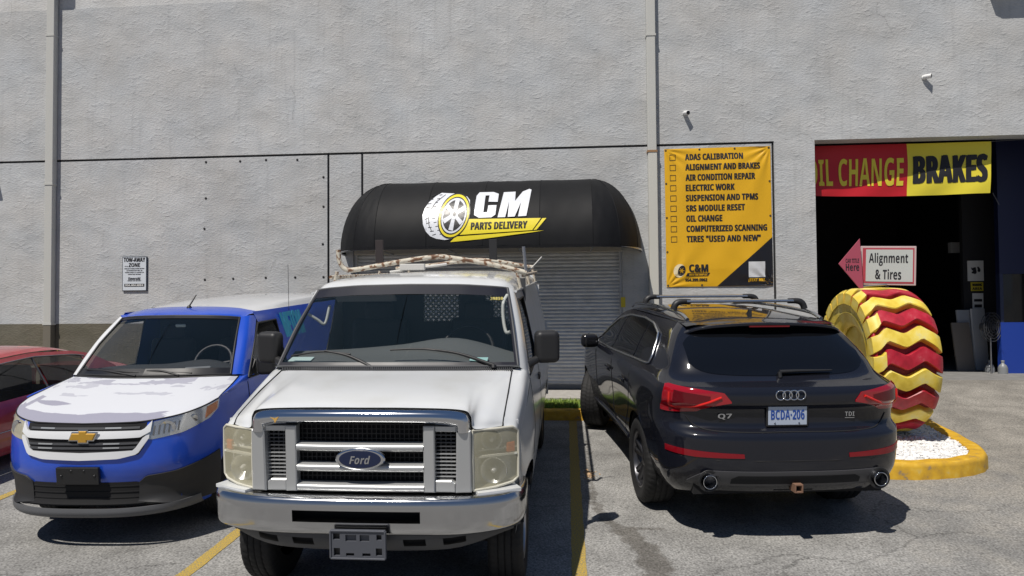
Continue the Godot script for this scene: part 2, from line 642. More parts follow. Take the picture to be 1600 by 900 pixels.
func build_ground() -> void:
	# worn asphalt: aggregate grain, patches, stains and cracks as one picture laid over the lot
	var x0 := -8.0; var z0 := -12.0; var lx := 17.0; var lz := 9.0
	var W := 1920; var Hh := 1016
	var grain := FastNoiseLite.new(); grain.seed = 4; grain.frequency = 0.45; grain.fractal_octaves = 2
	var blot := FastNoiseLite.new(); blot.seed = 8; blot.frequency = 0.018; blot.fractal_octaves = 5
	var big := FastNoiseLite.new(); big.seed = 15; big.frequency = 0.0045; big.fractal_octaves = 3
	var wob := FastNoiseLite.new(); wob.seed = 23; wob.frequency = 0.02; wob.fractal_octaves = 4
	var clump := FastNoiseLite.new(); clump.seed = 61; clump.frequency = 0.14; clump.fractal_octaves = 3
	var ci := clump.get_image(W, Hh, false, false, true)
	var gi := grain.get_image(W, Hh, false, false, false)
	var bi := blot.get_image(W, Hh, false, false, true)
	var li := big.get_image(W, Hh, false, false, true)
	for im in [gi, bi, li, ci]: im.convert(Image.FORMAT_L8)
	var gd := gi.get_data(); var bd := bi.get_data(); var ld := li.get_data(); var cd := ci.get_data()
	# stain mask
	var stain := PackedFloat32Array(); stain.resize(W * Hh)
	var crack := PackedFloat32Array(); crack.resize(W * Hh)
	var sx := W / lx; var sz := Hh / lz
	var drop := func(arr: PackedFloat32Array, x: float, z: float, r: float, s: float) -> void:
		var cx := (x - x0) * sx; var cz := (z - z0) * sz
		var rp := r * sx
		for j in range(int(cz - rp * 1.5), int(cz + rp * 1.5) + 1):
			if j < 0 or j >= Hh: continue
			for i in range(int(cx - rp * 1.5), int(cx + rp * 1.5) + 1):
				if i < 0 or i >= W: continue
				var d := Vector2(i - cx, j - cz).length() / rp
				d += wob.get_noise_2d(i * 2.2, j * 2.2) * 0.55
				var q := s * clampf((1.0 - d) * 3.0, 0, 1)
				if q > arr[j * W + i]: arr[j * W + i] = q
	var run := func(arr: PackedFloat32Array, pts: Array, r0: float, r1: float, s: float, jit: float) -> void:
		var pp := spline(pts, 14)
		for i in pp.size():
			var f := float(i) / (pp.size() - 1)
			drop.call(arr, pp[i].x + rng.randf_range(-jit, jit), pp[i].y + rng.randf_range(-jit, jit), lerpf(r0, r1, f) * rng.randf_range(0.7, 1.3), s * rng.randf_range(0.7, 1.0))
	run.call(stain, [Vector2(0.24, -8.5), Vector2(0.22, -7.5), Vector2(0.22, -6.9), Vector2(0.25, -6.2), Vector2(0.33, -5.85), Vector2(0.45, -5.65)], 0.03, 0.055, 0.55, 0.02)
	run.call(stain, [Vector2(0.42, -5.7), Vector2(0.52, -5.45), Vector2(0.60, -5.2), Vector2(0.62, -4.9), Vector2(0.62, -4.4)], 0.07, 0.12, 0.6, 0.04)
	run.call(stain, [Vector2(0.45, -5.72), Vector2(0.6, -5.70), Vector2(0.76, -5.71)], 0.03, 0.02, 0.5, 0.01)
	for i in 26: drop.call(stain, rng.randf_range(-6, 7), rng.randf_range(-10, -3.4), rng.randf_range(0.03, 0.22), rng.randf_range(0.08, 0.24))
	for i in 5: drop.call(stain, rng.randf_range(1.2, 2.2), rng.randf_range(-6.5, -4.6), rng.randf_range(0.1, 0.3), 0.22)
	# cracks
	var lines := [[Vector2(1.0, -4.9), Vector2(1.6, -5.25), Vector2(2.1, -5.15), Vector2(2.75, -5.6), Vector2(3.3, -5.75)], [Vector2(1.4, -4.55), Vector2(1.55, -4.95), Vector2(1.75, -5.2)],
		[Vector2(2.7, -5.6), Vector2(2.62, -6.1), Vector2(2.85, -6.5)], [Vector2(2.8, -6.4), Vector2(3.4, -6.2), Vector2(4.1, -6.5), Vector2(5.2, -6.4)], [Vector2(3.9, -8.9), Vector2(4.8, -9.0), Vector2(5.6, -9.2), Vector2(6.8, -9.1), Vector2(8.0, -9.3)],
		[Vector2(4.6, -7.6), Vector2(5.4, -7.8), Vector2(6.6, -7.7)], [Vector2(5.1, -10.4), Vector2(6.1, -10.2), Vector2(7.6, -10.5)], [Vector2(-1.0, -6.4), Vector2(-0.3, -6.2), Vector2(0.3, -6.35)], [Vector2(-4.4, -4.7), Vector2(-3.6, -4.6), Vector2(-2.9, -4.85)], [Vector2(2.0, -4.6), Vector2(2.9, -4.75), Vector2(3.6, -4.6)]]
	for L in lines:
		var pp := spline(L, 60)
		var o := Vector2.ZERO
		for p in pp:
			o += Vector2(rng.randf_range(-0.012, 0.012), rng.randf_range(-0.012, 0.012)); o *= 0.96
			if rng.randf() < 0.2: continue
			var px := int((p.x + o.x - x0) * sx); var pz := int((p.y + o.y - z0) * sz)
			var s := rng.randf_range(0.25, 0.7)
			for dj in range(0, 2):
				for di in range(-1, 2):
					if px + di < 0 or px + di >= W or pz + dj < 0 or pz + dj >= Hh: continue
					crack[(pz + dj) * W + px + di] = maxf(crack[(pz + dj) * W + px + di], s * (1.0 if di == 0 else 0.45))
	# short dark scars of the worn driveway
	for q in 420:
		var p := Vector2(rng.randf_range(2.6, 8.5), rng.randf_range(-11.4, -5.2))
		if q > 300: p = Vector2(rng.randf_range(-6.5, 3.0), rng.randf_range(-9, -3.5))
		var ln := rng.randf_range(0.03, 0.28)
		var s := rng.randf_range(0.1, 0.42)
		var y := 0.0
		for i in int(ln * sx):
			y += rng.randf_range(-0.6, 0.6)
			var px := int((p.x - x0) * sx) + i; var pz := int((p.y - z0) * sz + y * 0.5)
			if px < W and px >= 0 and pz >= 0 and pz < Hh: crack[pz * W + px] = maxf(crack[pz * W + px], s)
	var data := PackedByteArray(); data.resize(W * Hh * 3)
	for j in Hh:
		for i in W:
			var q := j * W + i
			var g := gd[q] / 255.0
			var bl := bd[q] / 255.0
			var lg := ld[q] / 255.0
			var x := x0 + i / sx
			var base := 0.285 * (0.78 + 0.26 * lg + 0.42 * (bl - 0.5))
			base *= (0.20 + 1.56 * g) * (0.84 + 0.32 * cd[q] / 255.0)
			if cd[q] < 60: base *= 0.85
			var warm := clampf((x - 2.6) / 2.2 + (bl - 0.5), 0, 1)
			base *= 1.0 - 0.10 * warm
			var r := base * (1.0 + 0.05 * warm); var gg := base * 0.985; var b := base * (0.94 - 0.07 * warm)
			var st := stain[q]
			r = lerpf(r, r * 0.20 + 0.012, st); gg = lerpf(gg, gg * 0.17 + 0.01, st); b = lerpf(b, b * 0.14 + 0.007, st)
			var ck := 1.0 - crack[q] * 0.75
			var o := Color(r * ck, gg * ck, b * ck).linear_to_srgb()
			data[q * 3] = int(clampf(o.r, 0, 1) * 255); data[q * 3 + 1] = int(clampf(o.g, 0, 1) * 255); data[q * 3 + 2] = int(clampf(o.b, 0, 1) * 255)
	var asphalt := StandardMaterial3D.new()
	asphalt.albedo_texture = ImageTexture.create_from_image(Image.create_from_data(W, Hh, false, Image.FORMAT_RGB8, data))
	asphalt.roughness = 0.88
	asphalt.metallic_specular = 0.35
	asphalt.texture_repeat = false
	asphalt.heightmap_enabled = true
	gi.resize(W, Hh)
	asphalt.heightmap_texture = ImageTexture.create_from_image(gi)
	asphalt.heightmap_scale = 0.35
	var m := MB.new()
	var P := PackedVector3Array(); var UV := PackedVector2Array()
	var nx := 68; var nz := 54
	for j in nz + 1:
		for i in nx + 1:
			var x := x0 + lx * i / nx; var z := z0 + lz * j / nz
			P.append(V(x, ground_y(x, z), z)); UV.append(Vector2(float(i) / nx, float(j) / nz))
	m.grid(P, nx + 1, nz + 1, UV)
	structure("parking_lot", m, asphalt)
	# the ground all around
	var far := mat(0.24, 0.235, 0.225, 0.9)
	far.albedo_texture = ramp_texture(noise_image(512, 0.03, 77), [[0.0, Color(0.7, 0.7, 0.7)], [1.0, Color(1, 1, 1)]])
	tri_map(far, 0.3)
	m = MB.new(); P = PackedVector3Array(); UV = PackedVector2Array()
	var zs := [-160.0, -40.0, -14.0]
	for i in 29: zs.append(-12.0 + i * 0.5)
	zs.append_array([10.0, 40.0, 160.0])
	var xs := [-160.0, -50.0, -20.0, -12.0]
	for i in 37: xs.append(-9.0 + i * 0.5)
	xs.append_array([12.0, 20.0, 50.0, 160.0])
	for z in zs:
		for x in xs: P.append(V(x, ground_y(x, maxf(z, -12.0)) - 0.012, z))
	m.grid(P, xs.size(), zs.size())
	structure("ground", m, far)
	# crumbled debris on the stain beside the stall line
	m = MB.new()
	for i in 60:
		var q := V(0.215 + rng.randfn() * 0.03, 0, -7.16 + rng.randfn() * 0.08)
		q.y = ground_y(q.x, q.z) + 0.004
		m.rbox(q, V(rng.randf_range(0.008, 0.022), rng.randf_range(0.006, 0.014), rng.randf_range(0.008, 0.02)), 0.002, Basis(V(rng.randf(), 1, rng.randf()).normalized(), rng.randf() * TAU), 1)
	single("crumbled_debris", "small scatter of tan crumbs beside the yellow line right of the white van", "debris", m, mat(0.50, 0.34, 0.20, 0.8)).set_meta("kind", "stuff")
	# yellow stall lines, worn
	var line := mat(1, 1, 1, 0.75)
	line.albedo_texture = ramp_texture(noise_image(1024, 0.06, 41, FastNoiseLite.TYPE_SIMPLEX, 4), [[0.0, Color(0.16, 0.14, 0.09)], [0.36, Color(0.26, 0.22, 0.12)], [0.46, Color(0.42, 0.29, 0.06)], [1.0, Color(0.55, 0.37, 0.05)]])
	tri_map(line, 0.9)
	var names := ["parking_line", "parking_line_001", "parking_line_002"]
	var at_x := [-2.71, 0.07, -5.43]
	for q in 3:
		m = MB.new(); P = PackedVector3Array()
		for i in 60:
			var z := -3.2 - i * (9.66 - 3.2) / 59.0
			for s in [-1, 1]:
				var x: float = at_x[q] + s * (0.052 + 0.003 * sin(i * 1.7 + s))
				P.append(V(x, ground_y(x, z) + 0.004, z))
		m.grid(P, 2, 60)
		structure(names[q], m, line)
	# yellow kerb, grass strip and sidewalk before the shutter
	m = MB.new()
	var prof := [Vector2(-9.66, 0.2), Vector2(-9.668, 0.38), Vector2(-9.69, 0.405), Vector2(-9.83, 0.41), Vector2(-9.835, 0.36)]
	P = PackedVector3Array()
	for p in prof:
		for i in 41:
			var x := -14.0 + 16.6 * i / 40.0
			P.append(V(x, p.y + 0.004 * sin(i * 2.1), p.x + 0.006 * sin(i * 1.3)))
	m.grid(P, 41, prof.size())
	structure("kerb", m, M.kerb_yellow)
	m = MB.new()
	m.box(V(-5.7, 0.24, -10.25), V(16.6, 0.3, 0.86))
	var soil := mat(0.10, 0.075, 0.045, 0.95)
	structure("planting_bed", m, soil)
	m = MB.new()
	for i in 11:
		var xa := -14.0 + i * 1.51
		m.rbox(V(xa + 0.75, 0.32, -11.19), V(1.495, 0.26, 1.02), 0.008, Basis(), 2)
	structure("sidewalk", m, M.concrete)
	var blade := MB.new()
	blade.grid(PackedVector3Array([V(-0.005, 0, 0), V(0.005, 0, 0), V(-0.004, 0.03, 0.008), V(0.004, 0.03, 0.008), V(0, 0.068, 0.03), V(0.0004, 0.068, 0.03)]), 2, 3)
	var mm := MultiMesh.new()
	mm.transform_format = MultiMesh.TRANSFORM_3D
	mm.use_colors = true
	mm.mesh = blade.mesh()
	mm.instance_count = 26000
	for i in mm.instance_count:
		var x := rng.randf_range(-6.0, 2.55)
		var p := V(x, 0.385, rng.randf_range(-10.66, -9.86))
		var s := rng.randf_range(0.55, 1.2)
		var B := Basis(Vector3.UP, rng.randf() * TAU).rotated(V(1, 0, 0), rng.randf_range(-0.35, 0.35)).scaled(V(1.3 * s, s, s))
		mm.set_instance_transform(i, Transform3D(B, p))
		var g := rng.randf()
		mm.set_instance_color(i, Color(0.11 + 0.20 * g, 0.23 + 0.15 * g, 0.035 + 0.02 * g))
	var gm := mat(1, 1, 1, 0.6)
	gm.vertex_color_use_as_albedo = true
	gm.backlight_enabled = true
	gm.backlight = Color(0.3, 0.4, 0.1)
	var go := MultiMeshInstance3D.new()
	go.name = "grass"
	go.multimesh = mm
	go.material_override = gm
	add_child(go)
	go.set_meta("kind", "stuff"); go.set_meta("label", "strip of short green grass between yellow kerb and sidewalk"); go.set_meta("category", "grass")

func panel(parent: Node3D, x0: float, x1: float, y0: float, y1: float, m: Material, thick := 0.3, front := WALL) -> void:
	var b := MB.new()
	b.box(V((x0 + x1) / 2, (y0 + y1) / 2, front - thick / 2), V(x1 - x0, y1 - y0, thick))
	part(parent, "wall_panel", b, m)

func build_building() -> void:
	var B := thing("warehouse", "tall light grey stucco warehouse with shuttered door and open garage bay", "building")
	panel(B, -30, 20, 4.61, 7.385, M.stucco)
	panel(B, -30, 20, 7.385, 9.6, M.stucco_band, 0.3, WALL - 0.018)
	panel(B, -30, -6.45, 1.62, 4.57, M.stucco)
	panel(B, -6.45, -4.19, 1.62, 2.41, M.stucco)
	panel(B, -6.45, -4.19, 2.41, 4.50, M.stucco)
	panel(B, -6.45, -4.19, 4.50, 4.57, M.stucco)
	panel(B, -30, -4.19, -0.2, 1.62, M.stucco_olive)
	panel(B, -4.15, -3.72, -0.2, 3.05, M.stucco)
	panel(B, -4.15, -3.58, 3.05, 4.57, M.stucco)
	panel(B, -3.54, 3.45, 3.05, 4.57, M.stucco)
	panel(B, 0.95, 3.45, -0.2, 3.05, M.stucco)
	panel(B, 3.49, 4.15, -0.2, 4.61, M.stucco)
	panel(B, 9.2, 20, -0.2, 4.61, M.stucco)
	var j := MB.new()
	j.box(V(-13.25, 4.59, WALL - 0.06), V(33.48, 0.06, 0.06))
	j.box(V(-4.17, 2.2, WALL - 0.06), V(0.06, 4.7, 0.06))
	j.box(V(-3.56, 3.81, WALL - 0.06), V(0.06, 1.5, 0.06))
	j.box(V(3.47, 2.2, WALL - 0.06), V(0.06, 4.7, 0.06))
	part(B, "wall_joint", j, M.black_joint)
	# roof and the walls that close the hall
	var r := MB.new()
	r.box(V(-5, 9.3, -22), V(50, 0.2, 20))
	part(B, "roof", r, M.concrete)
	r = MB.new()
	r.box(V(-5, 4.5, -32), V(50, 9.6, 0.3)); r.box(V(-30.1, 4.5, -22), V(0.3, 9.6, 20)); r.box(V(20.1, 4.5, -22), V(0.3, 9.6, 20))
	part(B, "outer_wall", r, M.concrete)
	# anchor holes left by a sign that was taken down
	var marks := [[333, 251], [385, 251], [424, 250], [471, 251], [333, 306], [331, 352], [332, 429], [375, 428], [424, 427], [468, 427], [510, 427], [510, 278], [510, 322], [509, 378]]
	for q in marks:
		var p := V(-6.43 + (q[0] - 332) * 0.0122, 4.5 - (q[1] - 251) * 0.01185, WALL)
		var h := MB.new()
		h.lathe([Vector2(0.022, 0), Vector2(0.020, 0.006), Vector2(0.008, 0.009), Vector2(0.0, 0.004)], Transform3D(Basis(V(1, 0, 0), PI / 2), p), 9)
		part(B, "anchor_hole", h, M.black_joint)

func text_on(m: MB, words: String, size: Vector2, centre: Vector2, fn: Callable, font: Font = null, slant := 0.0, turn := 0.0, step := 0.05) -> void:
	# lettering laid on a curved surface
	var q := text_mesh(words, size.y, size.x, 0.002, font, slant)
	for i in range(0, q.k.size(), 3):
		if q.n[q.k[i]].z < 0.5: continue
		var p := PackedVector2Array()
		var back := V(0, 0, q.v[q.k[i]].z - 0.001)
		for e in 3:
			var w := q.v[q.k[i + e]]
			p.append(centre + Vector2(w.x, w.y).rotated(turn))
		var todo := [[p[0], p[1], p[2]]]
		while todo.size():
			var c: Array = todo.pop_back()
			var l := 0; var best := 0.0
			for e in 3:
				var d: float = c[e].distance_to(c[(e + 1) % 3])
				if d > best: best = d; l = e
			if best <= step:
				m.tri(fn.call(c[0]) + back, fn.call(c[1]) + back, fn.call(c[2]) + back); continue
			var mid: Vector2 = (c[l] + c[(l + 1) % 3]) * 0.5
			todo.append([c[l], mid, c[(l + 2) % 3]])
			todo.append([mid, c[(l + 1) % 3], c[(l + 2) % 3]])

func build_awning_and_shutter() -> void:
	var yb := 2.82; var hh := 1.20; var dep := 1.22
	var cx := -1.295; var hw := 2.565; var re := 0.86
	var A := thing("awning", "black fabric dome awning over the roller shutter with tyre logo", "awning")
	var cloth := mat(0.0085, 0.009, 0.0105, 0.6)
	cloth.metallic_specular = 0.3
	cloth.albedo_texture = ramp_texture(noise_image(512, 0.02, 88, FastNoiseLite.TYPE_SIMPLEX_SMOOTH, 5), [[0.0, Color(0.8, 0.8, 0.8)], [1.0, Color(1, 1, 1)]])
	tri_map(cloth, 0.6)
	# ribs cut the dome into cloth panels
	var ribs := [-1.0, -0.62, -0.3]
	var edges := []
	for i in 4: edges.append([1, float(i) / 3.0])   # left end, angle share
	var x_l := cx - hw + re; var x_r := cx + hw - re
	var outline := func(s: float, f: float) -> Vector3:
		# s from -1 (left wall) over the straight part (0..1) to 2 (right wall); f: 0 rim .. 1 top
		var ph := f * PI / 2
		var c := cos(ph)
		if s < 0: return V(x_l + re * sin(s * PI / 2) * c, yb + hh * sin(ph), WALL + dep * cos(s * PI / 2) * c)
		if s > 1: return V(x_r + re * sin((s - 1) * PI / 2) * c, yb + hh * sin(ph), WALL + dep * cos((s - 1) * PI / 2) * c)
		return V(lerpf(x_l, x_r, s), yb + hh * sin(ph), WALL + dep * c)
	var cuts := [-1.0, -0.62, -0.28, 0.0, 0.24, 0.5, 0.76, 1.0, 1.33, 1.66, 2.0]
	for q in cuts.size() - 1:
		var m := MB.new()
		var P := PackedVector3Array()
		for j in 17:
			for i in 9:
				var s: float = lerpf(cuts[q], cuts[q + 1], i / 8.0)
				var p: Vector3 = outline.call(s, j / 16.0)
				var sag := 0.018 * sin(PI * i / 8.0) * sin(PI * j / 16.0) + 0.004 * sin(i * 1.9 + q * 3.0) * sin(j * 0.9 + q)
				var o := Vector3(p.x - clampf(p.x, x_l, x_r), p.y - yb, p.z - WALL).normalized()
				P.append(p - o * sag)
		m.grid(P, 9, 17)
		# valance hem turned under
		var Q := PackedVector3Array()
		for i in 9:
			var s: float = lerpf(cuts[q], cuts[q + 1], i / 8.0)
			Q.append(outline.call(s, 0.0))
		for i in 9:
			var s: float = lerpf(cuts[q], cuts[q + 1], i / 8.0)
			Q.append(outline.call(s, 0.0) + V(0, -0.045, 0))
		m.grid(Q, 9, 2)
		part(A, "cloth_panel", m, cloth)
		if q > 0:
			m = MB.new()
			var path := []
			for j in 15: path.append(outline.call(cuts[q], j / 14.0))
			m.tube(path, 0.006, 6)
			part(A, "rib_seam", m, cloth)
	var frame := MB.new()
	var path := []
	for i in 61: path.append(outline.call(-1.0 + 3.0 * i / 60.0, 0.0) * V(1, 0, 1) + V(0, yb - 0.03, -0.02))
	frame.tube(path, 0.016, 6)
	for s in [0.0, 0.33, 0.66, 1.0]:
		var p: Vector3 = outline.call(s, 0.0)
		frame.tube([V(p.x, yb - 0.03, p.z - 0.02), V(p.x, yb - 0.03, WALL + 0.01)], 0.014, 6)
	part(A, "frame", frame, M.steel)
	# logo print, in its own picture coordinates laid on the cloth
	var on := func(off: float) -> Callable:
		return func(p: Vector2) -> Vector3:
			var X := p.x; var Y := p.y
			var x := -2.541763 + 1.433939e-3 * X + 3.162839e-4 * Y - 1.135694e-7 * X * Y - 2.004229e-7 * Y * Y
			var y := 3.875613 - 3.833221e-5 * X - 1.740877e-3 * Y + 2.957153e-8 * X * Y + 3.244095e-7 * Y * Y
			var s := clampf((y - yb) / hh, 0.0, 1.0)
			var nrm := V(0, s / hh, sqrt(1.0 - s * s) / dep).normalized()
			return V(x, y, WALL + dep * sqrt(1.0 - s * s)) + nrm * off
	var white := mat(0.68, 0.70, 0.74, 0.3)
	var yel := mat(0.80, 0.66, 0.03, 0.35)
	var blk := mat(0.01, 0.01, 0.012, 0.35)
	var lay := func(called: String, polys: Array, off: float, m: Material) -> void:
		var mb := MB.new()
		for p in polys: sheet_on(mb, p, on.call(off), 60.0)
		part(A, called, mb, m)
	var pv := func(a: Array) -> PackedVector2Array:
		var o := PackedVector2Array()
		for i in range(0, a.size(), 2): o.append(Vector2(a[i], a[i + 1]))
		return o
	lay.call("logo_tyre", [pv.call([365, 85, 300, 125, 225, 190, 175, 260, 147, 340, 150, 440, 180, 520, 230, 575, 300, 605, 400, 620, 480, 605, 540, 570, 620, 440, 690, 230, 690, 170, 660, 130, 600, 104, 500, 92])], 0.004, white)
	var tread := []
	for i in 11:
		var a := lerpf(1.12, 1.92, i / 10.0) * PI
		var c := Vector2(420, 352) + Vector2(cos(a - 0.12) * 262, sin(a - 0.12) * 262)
		var d := Vector2(cos(a + 0.55), sin(a + 0.55)).orthogonal() * 0.0 + Vector2(42, 8).rotated(-0.35 + 0.25 * sin(i))
		c.x = 160 + 22 * absf(i - 5.0) * 0.5 + (i - 5) * (i - 5) * 1.6
		c.y = 560 - i * 44
		tread.append(pv.call([c.x, c.y, c.x + d.x, c.y + d.y - 6, c.x + d.x, c.y + d.y + 2, c.x, c.y + 8]))
		tread.append(pv.call([c.x + 85, c.y - 10, c.x + 118, c.y - 16, c.x + 118, c.y - 9, c.x + 85, c.y - 3]))
	var groove := PackedVector2Array()
	for p in [Vector2(410, 105), Vector2(300, 190), Vector2(235, 280), Vector2(212, 370), Vector2(216, 450), Vector2(245, 520)]: groove.append(p)
	for p in [Vector2(251, 516), Vector2(224, 448), Vector2(220, 372), Vector2(243, 284), Vector2(306, 195), Vector2(414, 109)]: groove.append(p)
	tread.append(groove)
	for q in tread: lay.call("logo_tread", [q], 0.0065, blk)
	var e := func(k: float) -> PackedVector2Array: return disc(Vector2(507, 347), Vector2(162, 250) * k, 40, 0.36)
	lay.call("logo_outline", [e.call(1.07)], 0.0085, blk)
	lay.call("logo_ring", [e.call(1.0)], 0.0105, yel)
	lay.call("logo_rim_gap", [e.call(0.88)], 0.0125, blk)
	lay.call("logo_rim", [e.call(0.82)], 0.0145, white)
	lay.call("logo_wheel", [e.call(0.72)], 0.0165, blk)
	var spokes := []
	for i in 6:
		var a := TAU * i / 6.0 + 0.35
		var d := Vector2(cos(a) * 118, sin(a) * 182).rotated(0.36)
		var w := d.orthogonal().normalized()
		spokes.append(PackedVector2Array([Vector2(512, 335) + w * 16, Vector2(512, 335) + d + w * 26, Vector2(512, 335) + d - w * 26, Vector2(512, 335) - w * 16]))
	spokes.append(disc(Vector2(512, 335), Vector2(42, 56), 20, 0.36))
	for i in spokes.size(): lay.call("logo_spoke", [spokes[i]], 0.0185 + 0.0004 * i, white)
	lay.call("logo_hub", [disc(Vector2(515, 332), Vector2(18, 26), 16, 0.36)], 0.023, blk)
	lay.call("logo_letter", [pv.call([800, 80, 960, 76, 1018, 98, 1004, 190, 900, 188, 912, 115, 868, 117, 840, 307, 885, 302, 897, 228, 991, 225, 976, 330, 930, 362, 790, 368, 736, 337, 741, 270, 766, 120])], 0.006, white)
	lay.call("logo_letter", [pv.call([1000, 361, 1075, 79, 1208, 72, 1200, 178, 1290, 70, 1365, 38, 1388, 48, 1322, 345, 1230, 350, 1266, 192, 1192, 352, 1114, 356, 1132, 185, 1086, 359])], 0.006, white)
	lay.call("logo_banner", [pv.call([670, 381, 1485, 368, 1390, 505, 570, 560]), pv.call([1502, 370, 1546, 368, 1440, 499, 1404, 504]), pv.call([522, 580, 1400, 516, 1525, 508, 1395, 529, 800, 611, 460, 645])], 0.006, yel)
	var mb := MB.new()
	var flip := func(p: Vector2) -> Vector3: return on.call(0.009).call(Vector2(p.x, -p.y))
	text_on(mb, "PARTS DELIVERY", Vector2(632, 84), Vector2(1016, -453), flip, heavy, 0.1, 0.03, 60.0)
	part(A, "logo_lettering", mb, blk)
	# roller shutter
	var S := thing("roller_shutter", "grey slatted metal roller shutter pulled down under the black awning", "shutter")
	var sl := MB.new()
	var prof := []
	for i in 7: prof.append(Vector2(0.061 * i / 6.0, 0.016 * sin(PI * i / 6.0)))
	var P := PackedVector3Array()
	for p in prof:
		for x in [-3.70, 0.93]: P.append(V(x, p.x, p.y))
	sl.grid(P, 2, 7)
	var slat_mesh := sl.mesh()
	var tones := []
	for i in 4:
		var m := mat(0.62 + 0.03 * i, 0.64 + 0.03 * i, 0.66 + 0.03 * i, 0.45)
		m.albedo_texture = ramp_texture(noise_image(256, 0.03, 60 + i), [[0.0, Color(0.78, 0.77, 0.75)], [1.0, Color(1, 1, 1)]])
		tri_map(m, 0.5)
		tones.append(m)
	for i in 41:
		part(S, "slat", slat_mesh, tones[(i * 7) % 4], at(V(0, 0.52 + i * 0.0615, WALL - 0.115 + 0.001 * sin(i * 2.3))))
	var b := MB.new()
	b.box(V(-1.385, 0.485, WALL - 0.11), V(4.62, 0.07, 0.04))
	part(S, "bottom_bar", b, mat(0.2, 0.21, 0.22, 0.5))
	for x in [0.925, -3.695]:
		b = MB.new()
		b.box(V(x, 1.68, WALL - 0.075), V(0.05, 2.46, 0.07)); b.box(V(x + 0.035 * signf(x), 1.68, WALL - 0.06), V(0.02, 2.46, 0.11))
		part(S, "guide_rail", b, mat(0.5, 0.51, 0.52, 0.45))
		b = MB.new()
		for k in 7: b.lathe([Vector2(0.012, 0), Vector2(0.009, 0.008), Vector2(0, 0.010)], Transform3D(Basis(V(1, 0, 0), PI / 2), V(x, 0.7 + k * 0.35, WALL - 0.04)), 8)
		part(S, "bolt", b, M.steel)
	b = MB.new()
	b.rbox(V(-1.385, 2.84, WALL - 0.06), V(4.66, 0.09, 0.12), 0.01)
	part(S, "header", b, mat(0.42, 0.40, 0.36, 0.6))
	b = MB.new()
	b.rbox(V(-1.385, 2.97, WALL - 0.16), V(4.66, 0.17, 0.26), 0.02)
	part(S, "hood", b, mat(0.3, 0.3, 0.3, 0.6))
	b = MB.new()
	b.box(V(-1.385, 1.7, WALL - 0.27), V(4.7, 2.8, 0.04))
	part(S, "backing", b, M.dark)
	b = MB.new()
	b.box(V(0.955, 1.93, WALL + 0.006), V(0.075, 0.17, 0.008))
	part(S, "warning_tag", b, mat(0.6, 0.48, 0.03, 0.6))

func bar(m: MB, x0: float, y0: float, x1: float, y1: float, z0: float, z1: float) -> void:
	m.box(V((x0 + x1) / 2, (y0 + y1) / 2, (z0 + z1) / 2), V(x1 - x0, y1 - y0, absf(z1 - z0)))

